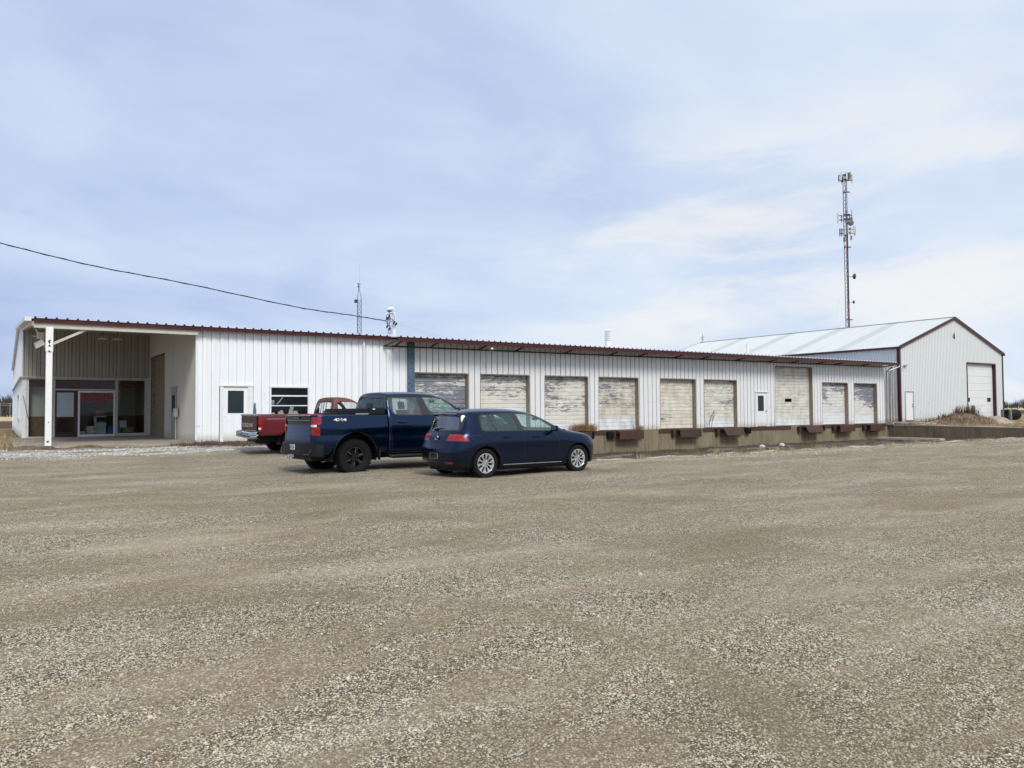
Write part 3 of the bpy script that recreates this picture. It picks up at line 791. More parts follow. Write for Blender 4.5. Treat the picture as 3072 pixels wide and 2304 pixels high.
mb = MB(); mb.quad((0.9, 43.3, 0.372), (6.4, 43.3, 0.372), (6.4, 48, 0.372), (0.9, 48, 0.372)); mb.build('office_floor', 'floor_dark', wh)
# diagonal brace cable on the corner panel
mb = MB(); mb.tube([(0.94, OY-0.08, 2.385), (1.17, OY-0.08, 1.24)], 0.012, 5); mb.build('brace_cable', 'dark_metal', wh)

# porch post with brackets
post = empty('porch_post', (1.46, 31.85, 0.38)); post.parent = wh; post.location = (1.46-27.0, -0.15, 0.04)
mb = MB(); mb.bbox(1.36, 1.56, 31.76, 31.96, 0.38, 4.60, 0.012); mb.bbox(1.345, 1.575, 31.74, 31.98, 3.72, 4.58, 0.01)
mb.build('column', 'post_white', post)
mb = MB(); mb.bar((1.58, 31.9, 4.02), (2.66, 31.9, 4.60), 0.07, 0.09); mb.bar((1.40, 31.98, 3.85), (1.15, 34.2, 4.72), 0.07, 0.10)
mb.build('knee_brace', 'trim_cream', post)
mb = MB(); mb.bbox(1.10, 1.34, 32.4, 32.62, 4.22, 4.46, 0.02)
mb.bar((1.30, 32.2, 4.10), (1.05, 32.4, 3.95), 0.04, 0.22); mb.tube([(1.1, 32.5, 4.3), (0.95, 32.5, 4.32)], 0.015)
mb.build('electric_box', 'trim_cream', post)
for (z, r) in ((4.10, 0.07), (3.93, 0.04), (3.73, 0.035), (1.22, 0.03), (0.52, 0.045)):
    mb = MB(); pts = []
    for k in range(13):
        a = 2*math.pi*k/13; rr = r*random.uniform(0.35, 1.3); pts.append((1.46+0.02*random.uniform(-1, 1)+rr*math.cos(a), z+rr*math.sin(a)*1.1))
    mb.prism(pts, 31.752 if z < 3.7 else 31.734, 31.765, 'xz'); mb.build('paint_chip', 'black', post)

# slab of the porch and walk
mb = MB(); mb.bbox(0.45, 6.45, 31.15, 43.25, -0.1, 0.37, 0.02); mb.box(6.452, 15.5, 31.25, FY+0.2, -0.1, 0.335)
tag(mb.build('porch_slab', 'slab_concrete'), kind='structure')
mb = MB(); mb.bbox(1.2, 1.75, 31.0, 31.5, 0.15, 0.37, 0.03); tag(mb.build('footing', 'concrete_top'), 'pale concrete footing at the base of the porch post', 'footing')

# ---- plain front: person door, window, downpipe
mb = MB(); mb.box(7.32, 8.63, FY-0.05, FY+0.02, 2.57, 2.63); mb.box(7.33, 7.46, FY-0.03, FY+0.04, 0.34, 2.57); mb.box(8.42, 8.62, FY-0.03, FY+0.04, 0.34, 2.57)
e_ = mb.build('door', 'trim_white', wh)
mb = MB(); mb.box(7.46, 8.42, FY+0.02, FY+0.06, 0.36, 2.56); mb.build('leaf', 'white_wall', e_)
mb = MB(); mb.box(7.64, 8.26, FY+0.005, FY+0.019, 1.50, 2.40); mb.build('pane', 'dark_teal', e_)
mb = MB(); mb.box(7.66, 8.24, FY+0.0195, FY+0.0197, 1.52, 2.38); mb.build('pane_backing', 'dark_teal', e_)
mb = MB(); mb.lathe([(0.0, -0.09), (0.03, -0.08), (0.032, -0.05), (0.012, -0.04), (0.012, 0.02)], (8.34, FY+0.02, 1.25), 'y', 10); mb.build('handle', 'galv', e_, smooth=True)
mb = MB()
mb.box(9.30, 9.36, FY-0.04, FY+0.05, 0.98, 2.60); mb.box(10.91, 10.97, FY-0.04, FY+0.05, 0.98, 2.60)
for z0, z1 in ((2.54, 2.61), (2.17, 2.23), (1.77, 1.81), (0.98, 1.05)): mb.box(9.362, 10.908, FY-0.035, FY+0.05, z0, z1)
e_ = mb.build('window', 'trim_white', wh)
mb = MB(); mb.quad((9.36, FY+0.02, 1.05), (10.91, FY+0.02, 1.05), (10.91, FY+0.02, 2.55), (9.36, FY+0.02, 2.55)); mb.build('pane', 'pane_glass', e_)
mb = MB()
mb.add([(9.1, FY+1.6, 0.6), (11.2, FY+1.6, 0.6), (11.2, FY+1.6, 2.9), (9.1, FY+1.6, 2.9), (9.1, FY+0.1, 0.6), (11.2, FY+0.1, 0.6), (11.2, FY+0.1, 2.9), (9.1, FY+0.1, 2.9)], [(0, 1, 2, 3), (0, 3, 7, 4), (1, 5, 6, 2), (3, 2, 6, 7), (0, 4, 5, 1)])
mb.build('room_shell', 'dark_teal', wh)
mb = MB()
for i in range(7):
    x = 9.45+0.2*i; mb.bar((x, FY+0.5, 1.25), (x+random.uniform(-.25, .3), FY+0.7, 1.50+random.uniform(0, 0.25)), random.uniform(.1, .22), 0.03)
mb.box(9.42, 9.60, FY+0.35, FY+0.5, 1.83, 2.02)
mb.bar((9.72, FY+0.4, 1.85), (9.98, FY+0.45, 2.14), 0.035)
tag(mb.build('paper_pile', 'paper'), 'pile of loose papers and boxes inside the front window', 'papers')
mb = MB(); mb.box(9.2, 11.1, FY+0.3, FY+1.2, 1.20, 1.25); tag(mb.build('shelf', 'beige'), 'shelf behind the front window carrying papers', 'shelf')
mb = MB(); mb.bbox(13.36, 13.46, FY-0.12, FY-0.02, 0.35, 4.72, 0.01); mb.build('downpipe', 'pvc_white', wh)
mb = MB(); 
pts = [(8.64, 1.42), (8.75, 1.42), (8.76, 1.60), (8.73, 1.75), (8.74, 1.86), (8.70, 1.92), (8.66, 1.86), (8.65, 1.70)]
mb.prism(pts, FY-0.018, FY-0.001, 'xz'); x_ = mb.build('bare_patch', 'blue_steel', wh); x_['label'] = 'flaked dark patch beside the front door'

# ---- overhead dock doors
specs = [(0.68, (0.70, 0.70, 0.65), 0.3, 0.35), (0.50, (0.74, 0.725, 0.65), 1.75, 0.25), (0.45, (0.76, 0.735, 0.65), 0.85, 0.2), (0.33, (0.68, 0.65, 0.57), 1.1, 0.6), (0.0, (0.72, 0.69, 0.60), 0.2, 0.45),
         (0.20, (0.73, 0.71, 0.64), 0.95, 0.40), (-0.3, (0.74, 0.72, 0.65), 0.9, 0.5), (0.35, (0.77, 0.76, 0.71), 1.2, 0.2), (0.80, (0.76, 0.76, 0.72), 1.0, 0.15)]
dlab = ['overhead door half hidden by the pickup, flaked to grey in bands', 'overhead door with white lower panels and grey flaked band', 'cream overhead door with scattered flaking, behind the hatchback',
        'stained overhead door with dry weeds at its sill', 'plain cream overhead door with one blue grey patch', 'cream overhead door with a dead sapling at its corner',
        'tall overhead door with a small dark window', 'pale overhead door bent at its lower corner', 'overhead door heavily flaked to blue grey, last on the right']
for i, ((x0, x1, zt), sp) in enumerate(zip(DOORS, specs)):
    mn = 'peeling_paint_%d' % i
    peel_door(mn, sp[0], sp[1], sp[2], sp[3], seed=i+1.3)
    rec = FY+0.27
    mb = MB(); mb.box(x1-0.04, x1, FY+0.0, rec, 0.38, zt-0.002); mb.box(x0, x0+0.04, FY+0.0, rec, 0.38, zt-0.002); mb.box(x0+0.041, x1-0.041, FY+0.0, rec, zt-0.03, zt+0.02)
    dr = mb.build('overhead_door', 'jamb_wood', wh); dr['label'] = dlab[i]
    mb = MB(); z = 0.42; hz = 0.208
    while z < zt-0.03:
        z1 = min(z+hz, zt-0.03)
        k = 0
        ys_ = [(z, rec+0.03), (z+0.010, rec+0.001), (z1-0.010, rec), (z1, rec+0.03)]
        for (za, ya), (zb, yb) in zip(ys_, ys_[1:]): mb.quad((x0+0.04, ya, za), (x1-0.04, ya, za), (x1-0.04, yb, zb), (x0+0.04, yb, zb))
        z = z1
    mb.build('panel', mn, dr)
    if i == 6:
        mb = MB(); mb.box(43.2, 43.86, rec-0.02, rec+0.02, 1.98, 2.20); mb.build('pane', 'dark_pane', dr)
        mb = MB(); mb.box(43.22, 43.84, rec-0.012, rec-0.004, 2.0, 2.18); mb.build('pane_backing', 'black', dr)
# person door on the dock
mb = MB(); mb.box(39.84, 41.18, FY-0.05, FY+0.02, 2.58, 2.64); mb.box(39.9, 40.0, FY-0.02, FY+0.05, 0.40, 2.578); mb.box(41.0, 41.10, FY-0.02, FY+0.05, 0.40, 2.578)
e_ = mb.build('door', 'trim_white', wh); e_['label'] = 'white dock door with tall narrow dark pane'
mb = MB(); mb.box(40.0, 41.0, FY+0.02, FY+0.07, 0.42, 2.57); mb.build('leaf', 'dock_wall', e_)
mb = MB(); mb.box(40.15, 40.70, FY+0.004, FY+0.018, 1.40, 2.37); mb.build('pane', 'dark_teal', e_)
mb = MB(); mb.lathe([(0.0, -0.09), (0.035, -0.08), (0.035, -0.05), (0.012, -0.04), (0.012, 0.02)], (40.9, FY+0.02, 1.38), 'y', 10); mb.build('handle', 'dark_metal', e_, smooth=True)

# ---- dock face (concrete) with steel edge, levelers and bumpers
mb = MB()
for a, b_ in ((14.3, 22.0), (22.02, 30.45), (30.47, 38.6), (38.62, 46.55), (46.57, 54.4)):
    mb.box(a, b_, FY-0.13, FY+0.1, -1.2, 0.385)
mb.box(14.3, 54.4, FY+0.101, FY+0.5, -0.2, 0.40)
mb.build('dock_face', 'dock_concrete', wh)
mb = MB(); mb.box(54.4, 54.598, FY-0.13, FY+3, -1.2, 0.25); mb.build('dock_corner', 'dark_concrete', wh)
edge = [(15.9, 29.8), (31.3, 34.7), (34.9, 38.9), (39.16, 43.2), (46.3, 50.1), (50.3, 54.3)]
for (a, b_) in edge:
    mb = MB(); mb.box(a, b_, FY-0.17, FY-0.131, 0.18, 0.405); mb.build('edge_plate', 'brown_steel', wh)
LV = [(16.9, 0), (20.3, 0), (24.2, 0), (27.9, 0), (32.5, 0), (36.2, 1), (44.1, 1), (47.9, 0), (51.5, 2)]
for (x, sty) in LV:
    mb = MB(); wd = 1.75; y0 = FY-0.18
    mb.prism([(y0, 0.40), (y0-0.42, 0.36), (y0-0.42, 0.33), (y0, 0.10)], x, x+wd, 'yz')
    e_ = mb.build('dock_leveler', 'brown_steel', wh)
    mb = MB()
    if sty == 1: mb.add([(x+0.02, y0-0.42, 0.35), (x+wd-0.02, y0-0.42, 0.35), (x+wd, y0-0.62, -0.05), (x+0.1, y0-0.62, -0.05), (x+0.02, y0-0.39, 0.34), (x+wd-0.02, y0-0.39, 0.34), (x+wd, y0-0.59, -0.06), (x+0.1, y0-0.59, -0.06)], [(0, 1, 2, 3), (7, 6, 5, 4), (0, 4, 5, 1), (1, 5, 6, 2), (2, 6, 7, 3), (3, 7, 4, 0)])
    else: mb.box(x, x+wd, y0-0.46, y0-0.425, -0.08, 0.355)
    mb.build('lip', 'brown_steel', e_)
    for xa in (x-0.28, x+wd+0.04): mb = MB(); mb.bbox(xa, xa+0.25, FY-0.36, FY-0.18, 0.0, 0.36, 0.02); mb.build('bumper_block', 'brown_steel', e_)
for x in (25.95, 27.35, 39.0-0.42, 46.15):
    mb = MB(); mb.bbox(x, x+0.42, FY-0.34, FY-0.135, -0.02, 0.36, 0.05)
    for k in range(4): mb.bbox(x+0.03+k*0.1, x+0.1+k*0.1, FY-0.38, FY-0.33, 0.02, 0.33, 0.02)
    mb.build('rubber_bumper', 'black_rubber', wh)

# lamp under the canopy
lp = empty('canopy_lamp', (19.59, 31.1, 4.45), label='small round security lamp hanging under the canopy between two dock doors', cat='lamp')
mb = MB(); mb.lathe([(0.0, 0.0), (0.10, 0.0), (0.12, 0.05), (0.05, 0.14), (0.02, 0.2)], (19.59, 31.1, 4.42), 'z', 16); mb.build('shade', 'galv', lp, smooth=True)
mb = MB(); mb.tube([(19.25, 31.9, 4.55), (19.45, 31.4, 4.6), (19.59, 31.1, 4.6)], 0.015, 6); mb.build('arm', 'galv', lp)
# pendants in the porch
for i, (x, lab) in enumerate(((3.56, 'shallow white pendant lamp under the porch roof, the left of two'), (4.09, 'shallow white pendant lamp under the porch roof, the right of two'))):
    e_ = empty('pendant_lamp', (x, 36.0, 4.60), label=lab, cat='lamp', group='pendant lamps in the porch')
    mb = MB(); mb.lathe([(0.19, 0.0), (0.20, 0.02), (0.06, 0.09), (0.035, 0.16), (0.0, 0.17)], (x, 36, 4.60), 'z', 18); mb.build('shade', 'trim_cream', e_, smooth=True)
    mb = MB(); mb.tube([(x, 36, 4.75), (x, 36, 5.13)], 0.012, 5); mb.build('rod', 'dark_metal', e_)

# roof vents
v_ = empty('louvred_vent', (38.9, 45, 5.75)); v_.parent = wh; v_.location = (38.9-27, 13, 5.75-0.34)
mb = MB(); mb.lathe([(0.22, 0), (0.22, 1.1), (0.0, 1.1)], (38.9, 45, 5.75), 'z', 20); mb.build('stack', 'pvc_white', v_, smooth=40)
mb = MB()
for k in range(5): mb.lathe([(0.16, 1.12+k*0.14), (0.26, 1.12+k*0.14), (0.26, 1.17+k*0.14), (0.16, 1.21+k*0.14), (0.16, 1.26+k*0.14)], (38.9, 45, 5.75), 'z', 20)
mb.lathe([(0.26, 1.80), (0.0, 1.86)], (38.9, 45, 5.75), 'z', 20)
mb.build('louvre_cap', 'pvc_white', v_, smooth=40)
mb = MB(); mb.lathe([(0.09, -1.2), (0.09, 0), (0, 0)], (49.0, 40, 6.69), 'z', 12); mb.build('vent_pipe', 'pvc_white', wh, smooth=40)

# right end bits: gutter pipe, downpipe, slab
mb = MB()
mb.tube([(54.35, 31.3, 4.55), (54.6, 31.7, 4.35), (54.55, 31.9, 4.2), (54.5, 31.85, 0.8), (54.52, 31.8, 0.55), (54.75, 31.7, 0.42)], 0.045, 8)
mb.tube([(54.5, 31.85, 4.2), (56.3, 31.9, 4.62), (56.35, 31.9, 4.75)], 0.045, 8)
mb.build('gutter_pipe', 'galv', wh, smooth=True)
mb = MB(); mb.box(54.42, 56.0, 31.4, 34.0, 0.33, 0.42); tag(mb.build('landing_slab', 'concrete_top'), 'thin pale concrete landing between warehouse end and barn corner', 'slab')
mb = MB(); pts = []; rr = []
for k in range(14): pts.append((55.52+0.04*math.sin(k*1.1)+0.015*k, 32.2, 0.44+k*0.33)); rr.append(0.075-0.001*k+0.008*math.sin(k*2.0))
mb.tube(pts, rr, 8); tag(mb.build('wooden_pole', 'pole_wood', smooth=True), 'crooked bare wooden pole standing between warehouse end and barn', 'pole')
# ================================================================ BARN
bn = empty('barn', (64.65, FY, 0.5), label='tall white ribbed metal barn with gable front and dark red trim', cat='barn')
BX0, BX1, BY1, BE, BR = 56.5, 72.8, 59.0, 6.2, 8.9
BXM = (BX0+BX1)/2
def bz(x): return BE+(BR-BE)*(1-abs(x-BXM)/((BX1-BX0)/2))
P_BARN = [(0, 0.0), (0.010, 0.045), (0.055, 0.045), (0.065, 0.0)]
mb = MB(); ribbed(mb, BX0, BX1, 0.15, lambda u: bz(u)-0.03, P_BARN, 0.2286, lambda u, d, z: (u, FY-d, z), [(66.57, 71.44, 0.4, 5.17), (57.18, 58.32, 0.4, 2.74)], phase=0.05)
mb.build('gable_wall', 'barn_wall', bn)
mb = MB(); ribbed(mb, FY, BY1, 0.15, BE-0.02, P_BARN, 0.2286, lambda u, d, z: (BX0-d, u, z)); mb.build('side_wall', 'barn_wall', bn)
mb = MB(); ribbed(mb, FY, BY1, 0.0, BE-0.02, P_BARN, 0.2286, lambda u, d, z: (BX1+d, u, z)); mb.build('side_wall', 'barn_wall', bn)
mb = MB(); ribbed(mb, BX0, BX1, 0.0, lambda u: bz(u)-0.03, P_BARN, 0.2286, lambda u, d, z: (u, BY1+d, z)); mb.build('rear_wall', 'barn_wall', bn)
sk = [(36.4, 37.4), (41.4, 42.4), (46.9, 47.9), (52.6, 53.6)]
def slope_pt(side, y, s, h=0.0):   # s 0 at eave .. 1 at ridge
    x = lerp(BX0-0.12, BXM, s) if side < 0 else lerp(BX1+0.12, BXM, s)
    z = lerp(BE-0.04, BR, s)
    return (x, y, z+h)
mb = MB()
for side in (-1, 1):
    cuts = [FY-0.12]+[v for a in sk for v in a]+[BY1+0.12]
    for k in range(0, len(cuts), 2):
        a, b_ = cuts[k], cuts[k+1]
        mb.quad(slope_pt(side, a, 0), slope_pt(side, b_, 0), slope_pt(side, b_, 1), slope_pt(side, a, 1))
    y = FY
    while y < BY1:
        if not any(a-0.05 < y < b_ for a, b_ in sk):
            q = [slope_pt(side, y+o_, s, h) for s in (0, 1) for (o_, h) in ((0, 0.0), (0.02, 0.025), (0.045, 0.025), (0.065, 0.0))]
            mb.add(q, [(0, 1, 5, 4), (1, 2, 6, 5), (2, 3, 7, 6)])
        y += 0.2286
mb.box(BXM-0.15, BXM+0.15, FY-0.13, BY1+0.13, BR+0.005, BR+0.03)
m, t, b = new_mat('barn_roof')
p = wpos(t)
n = t.noise(t.map(p, scale=(0.25, 3.0, 0.3)), 1.0, 6, 0.6)
t.l.new(t.mix(t.ramp(n, [(0.42, 0.0), (0.68, 1.0)]), (0.60, 0.635, 0.635), (0.55, 0.58, 0.58)), b.inputs['Base Color'])
b.inputs['Roughness'].default_value = 0.6
mb.build('roof', 'barn_roof', bn)
for (a, b_) in sk:
    for side in (-1, 1):
        mb = MB(); mb.quad(slope_pt(side, a, 0, -0.005), slope_pt(side, b_, 0, -0.005), slope_pt(side, b_, 1, -0.005), slope_pt(side, a, 1, -0.005))
        for k in range(4):
            y = a+0.12+k*0.2286
            q = [slope_pt(side, y+o_, s, h) for s in (0, 1) for (o_, h) in ((0, -0.005), (0.02, 0.02), (0.045, 0.02), (0.065, -0.005))]
            mb.add(q, [(0, 1, 5, 4), (1, 2, 6, 5), (2, 3, 7, 6)])
        mb.build('roof_light', 'skylight', bn)
# trims
mb = MB()
mb.bar((BX0-0.16, FY-0.14, BE-0.10), (BXM, FY-0.14, BR-0.08), 0.06, 0.22); mb.bar((BX1+0.16, FY-0.14, BE-0.10), (BXM, FY-0.137, BR-0.08), 0.06, 0.22)
mb.build('rake_trim', 'trim_red', bn)
mb = MB(); mb.bar((BX0-0.14, BY1+0.1, BE-0.1), (BXM, BY1+0.1, BR-0.06), 0.06, 0.16); mb.bar((BX1+0.14, BY1+0.1, BE-0.1), (BXM, BY1+0.1, BR-0.06), 0.06, 0.16); mb.build('rake_trim', 'dark_metal', bn)
mb = MB(); mb.box(BX0-0.17, BX0-0.03, FY-0.10, BY1+0.1, BE-0.20, BE-0.07); mb.build('eave_trim', 'trim_red', bn)
mb = MB(); mb.box(BX1+0.03, BX1+0.17, FY-0.10, BY1+0.1, BE-0.20, BE-0.07); mb.build('eave_trim', 'trim_red', bn)
mb = MB(); mb.box(BX0-0.05, BX0+0.13, FY-0.05, FY+0.001, 0.5, BE-0.02); mb.box(BX0-0.05, BX0-0.002, FY+0.002, FY+0.16, 0.5, BE-0.21); mb.build('corner_trim', 'trim_red', bn)
mb = MB(); mb.box(BX1-0.13, BX1+0.05, FY-0.05, FY+0.001, 0.5, BE-0.02); mb.build('corner_trim', 'trim_red', bn)
# big door
mb = MB(); D0, D1, DT, RC = 66.57, 71.44, 5.17, 0.20
mb.box(D0-0.03, D0+0.06, FY-0.05, FY+RC, 0.4, DT-0.001); mb.box(D1-0.10, D1+0.03, FY-0.05, FY+RC, 0.4, DT-0.001); mb.box(D0-0.03, D1+0.03, FY-0.05, FY+RC, DT, DT+0.11)
bd = mb.build('overhead_door', 'trim_red', bn); bd['label'] = 'white overhead door in a dark red frame'
mb = MB(); z = 0.5
while z < DT-0.05:
    z1 = min(z+0.61, DT)
    mb.quad((D0+0.06, FY+RC, z+0.012), (D1-0.1, FY+RC, z+0.012), (D1-0.1, FY+RC, z1), (D0+0.06, FY+RC, z1)); mb.quad((D0+0.06, FY+RC+0.015, z), (D1-0.1, FY+RC+0.015, z), (D1-0.1, FY+RC, z+0.012), (D0+0.06, FY+RC, z+0.012)); z = z1
mb.build('panel', 'barn_wall', bd)
for x in (66.80, 70.35):
    mb = MB(); mb.box(x, x+0.55, FY+RC-0.03, FY+RC-0.002, 2.02, 2.34); mb.build('window', 'black_plastic', bd)
mb = MB(); mb.box(57.14, 58.36, FY-0.05, FY+0.01, 2.74, 2.80); mb.box(57.14, 57.22, FY-0.045, FY+0.03, 0.55, 2.738); mb.box(58.28, 58.36, FY-0.045, FY+0.03, 0.55, 2.738)
e_ = mb.build('door', 'galv', bn); mb = MB(); mb.box(57.22, 58.28, FY-0.005, FY+0.03, 0.58, 2.73); mb.build('leaf', 'trim_white', e_)
mb = MB(); mb.lathe([(0, -0.09), (0.04, -0.08), (0.04, -0.04), (0.015, 0)], (58.15, FY-0.005, 1.62), 'y', 10); mb.lathe([(0, -0.05), (0.03, -0.05), (0.03, 0)], (58.15, FY-0.005, 1.80), 'y', 10); mb.build('handle', 'dark_metal', e_)
# diamond emblem in the gable
mb = MB(); cx, cz = 64.6, 7.33
for (sx, sz) in ((0.17, 0.27),):
    o4 = [(cx, cz+sz), (cx+sx, cz), (cx, cz-sz), (cx-sx, cz)]; i4 = [(cx, cz+sz-0.07), (cx+sx-0.045, cz), (cx, cz-sz+0.07), (cx-sx+0.045, cz)]
    for k in range(4):
        a, b_, c, d = o4[k], o4[(k+1) % 4], i4[(k+1) % 4], i4[k]; mb.prism([a, b_, c, d], FY-0.06, FY-0.025, 'xz')
mb.build('emblem', 'trim_red', bn)
mb = MB(); mb.prism([(cx-0.05, cz-0.05), (cx+0.06, cz-0.02), (cx+0.05, cz-0.17), (cx-0.03, cz-0.18)], FY-0.055, FY-0.02, 'xz'); mb.prism([(cx-0.03, cz+0.05), (cx+0.03, cz+0.05), (cx, cz+0.16)], FY-0.055, FY-0.02, 'xz'); mb.build('emblem_mark', 'dark_metal', bn)
mb = MB(); mb.tube([(57.0, FY-0.05, 4.72), (56.75, FY-0.45, 4.74)], 0.04, 8); mb.bbox(57.0, 57.35, FY-0.14, FY-0.03, 4.66, 4.78, 0.01)
mb.build('wall_lamp', 'galv', bn)
# antenna mast on barn ridge
mb = MB(); x, y = 64.35, 58.6
mb.tube([(x, y, 8.85), (x, y, 9.75)], 0.025, 6)
mb.bar((x-0.22, y, 9.45), (x+0.22, y, 9.45), 0.03); mb.bar((x-0.15, y, 9.2), (x+0.15, y, 9.2), 0.03)
for s in (-1, 1): mb.lathe([(0, -0.06), (0.06, 0), (0, 0.06)], (x+0.2*s, y, 9.40+0.05*s), 'z', 8); mb.lathe([(0, -0.05), (0.05, 0), (0, 0.05)], (x+0.14*s, y, 9.2), 'z', 8)
tag(mb.build('weather_mast', 'dark_metal'), 'tiny weather instrument mast on the far end of the barn ridge', 'mast')

# ================================================================ TOWERS
def lattice(mb, c, z0, z1, w, legr, step, xbrace=True, taper=None):
    pts = [(c[0]+w/math.sqrt(3)*math.cos(a), c[1]+w/math.sqrt(3)*math.sin(a)) for a in (R(100), R(220), R(340))]
    for (x, y) in pts: mb.tube([(x, y, z0), (x, y, z1)], legr, 6)
    z = z0; k = 0
    while z < z1-step*0.5:
        for i in range(3):
            (xa, ya), (xb, yb) = pts[i], pts[(i+1) % 3]
            if xbrace:
                mb.tube([(xa, ya, z), (xb, yb, z+step)], legr*0.42, 3, False); mb.tube([(xb, yb, z), (xa, ya, z+step)], legr*0.42, 3, False); mb.tube([(xa, ya, z+step), (xb, yb, z+step)], legr*0.42, 3, False)
            else:
                a_, b_ = ((xa, ya), (xb, yb)) if k % 2 else ((xb, yb), (xa, ya))
                mb.tube([(*a_, z), (*b_, z+step)], legr*0.5, 3, False)
        z += step; k += 1
    return pts
TX, TY = 171.9, 110.0
cell = empty('cell_tower', (TX, TY, 0), label='tall guyed lattice cell tower with antenna panels and dishes behind the barn', cat='tower')
simple('tower_red', (0.22, 0.05, 0.03), 0.6); simple('tower_steel', (0.055, 0.065, 0.075), 0.5, metal=0.2)
zr = [(0, 14, 'tower_steel'), (14, 21.0, 'tower_steel'), (21, 27, 'tower_red'), (27, 38, 'tower_steel'), (38, 42, 'tower_red'), (42, 58.8, 'tower_steel')]
for (a, b_, mm) in zr:
    mb = MB(); lattice(mb, (TX, TY), a, b_, 0.84, 0.075, 0.9, False); e_ = mb.build('lattice_section', mm, cell)
mb = MB()
for k in range(2): mb.tube([(TX+0.1+0.12*k, TY-0.2, 0), (TX+0.1+0.12*k, TY-0.2, 50-6*k)], 0.05, 5)
mb.tube([(TX+0.42, TY-0.2, 0), (TX+0.42, TY-0.2, 58)], 0.06, 5)
mb.build('cable_run', 'black_plastic', cell)
# torque arms
vx = Vector((0.832, -0.555, 0)); vy = Vector((0.555, 0.832, 0)); T0 = Vector((TX, TY, 0))
tr = []
for z in (54.4, 40.8, 23.0):
    mb = MB(); c = T0+Vector((0, 0, z))
    mb.bar(c-vx*0.45, c+vx*1.15, 0.18, 0.16); mb.bar(c-vx*0.45+Vector((0, 0, .3)), c+vx*1.15+Vector((0, 0, .12)), 0.07, 0.07); mb.bar(c-vx*0.4-vy*0.5, c+vy*0.9, 0.12, 0.14)
    mb.build('guy_bracket', 'dark_metal', cell)
def panel(off, z, h, wd=0.28, mm='antenna_grey', dep=0.0):
    mb = MB(); c = T0+vx*off+vy*dep
    mb.bar(c+Vector((0, 0, z-h/2)), c+Vector((0, 0, z+h/2)), wd, 0.14, upv=tuple(vy))
    e_ = mb.build('antenna_panel', mm, cell)
    mb = MB(); mb.tube([c+vy*0.2+Vector((0, 0, z-h/2-0.35)), c+vy*0.2+Vector((0, 0, z+h/2+0.1))], 0.05, 5); mb.bar(c+vy*0.15+Vector((0, 0, z-0.3)), c+vy*0.35+Vector((0, 0, z-0.3)), 0.15, 0.3); mb.build('mount', 'dark_metal', e_)
for off, z, h, wd, mm, dep in ((-1.5, 57.9, 1.6, .2, 'dish_grey', -.1), (-1.15, 58.2, 1.9, .40, 'antenna_grey', -.5), (0.15, 58.3, 1.9, .42, 'antenna_grey', -.8), (0.95, 58.4, 1.6, .62, 'dish_grey', -.3), (1.55, 58.6, 2.0, .2, 'antenna_grey', 0.2), (1.95, 58.0, 2.0, .30, 'antenna_grey', .3), (-.45, 57.7, 1.3, .3, 'dish_grey', .6),
        (-1.95, 48.1, 2.1, .45, 'antenna_grey', -.2), (-.95, 48.0, 1.5, .18, 'dish_grey', .1), (1.15, 48.3, 1.5, .22, 'dish_grey', .4), (1.65, 49.3, 1.7, .28, 'antenna_grey', .2), (1.8, 47.9, 1.2, .2, 'antenna_grey', .2), (1.3, 47.5, 1.2, .5, 'dish_grey', -.2),
        (-1.45, 44.6, 1.7, .28, 'dish_grey', 0), (-.95, 44.6, 1.8, .2, 'dish_grey', .1), (-.4, 44.8, 2.0, .42, 'antenna_grey', -.5), (.05, 44.4, 1.6, .3, 'dish_grey', .2), (.35, 44.8, 1.8, .3, 'antenna_grey', -.5), (1.25, 44.9, 1.8, .25, 'antenna_grey', 0), (1.95, 45.1, 1.9, .42, 'antenna_grey', -.2), (2.35, 44.9, 1.8, .26, 'dish_grey', .3),
        (-.5, 42.7, 1.0, .5, 'dish_grey', -.2), (1.3, 43.2, 1.0, .35, 'dish_grey', 0)):
    panel(off, z, h, wd, mm, dep)
for z, a, b_ in ((57.4, -1.5, 1.9), (58.5, -1.3, 1.8), (47.6, -1.9, 1.8), (48.7, -1.9, 1.6), (44.3, -1.4, 2.3), (45.2, -1.0, 2.0)):
    mb = MB(); c = T0+Vector((0, 0, z)); mb.bar(c+vx*a, c+vx*b_, 0.09); mb.bar(c+vx*a, c+vx*0+vy*1.2, 0.07); mb.bar(c+vx*b_, c+vy*1.2, 0.07); mb.bar(c-vx*0.7-vy*0.5, c+vx*0.9-vy*0.5, 0.12, 0.5)
    mb.build('antenna_frame', 'dark_metal', cell)
def dish(off, z, r, ax):
    mb = MB(); c = T0+vx*off-vy*0.5+Vector((0, 0, z)); n = 18; a = Vector(ax).normalized(); u = a.orthogonal().normalized(); v2 = a.cross(u)
    vs = []; prof = [(0.0, -0.45), (0.5, -0.38), (0.85, -0.15), (1.0, 0.0), (1.0, 0.35), (0.6, 0.5), (0, 0.55)]
    for (rr, h) in prof:
        for k in range(n):
            th = 2*math.pi*k/n; vs.append(c+a*(h*r)+(u*math.cos(th)+v2*math.sin(th))*(rr*r))
    fs = [(i*n+k, i*n+(k+1) % n, (i+1)*n+(k+1) % n, (i+1)*n+k) for i in range(len(prof)-1) for k in range(n)]
    mb.add(vs, fs); e_ = mb.build('dish_antenna', 'dish_grey', cell, smooth=40)
    mb = MB(); mb.bar(c, T0+Vector((0.2, 0, z)), 0.08); mb.build('mount', 'dark_metal', e_)
dish(0.95, 46.7, 0.72, (-0.5, -0.85, 0.0)); dish(1.55, 33.6, 0.68, (0.75, -0.55, -0.05)); dish(1.3, 27.3, 0.42, (0.75, -0.6, 0.0))
mb = MB()
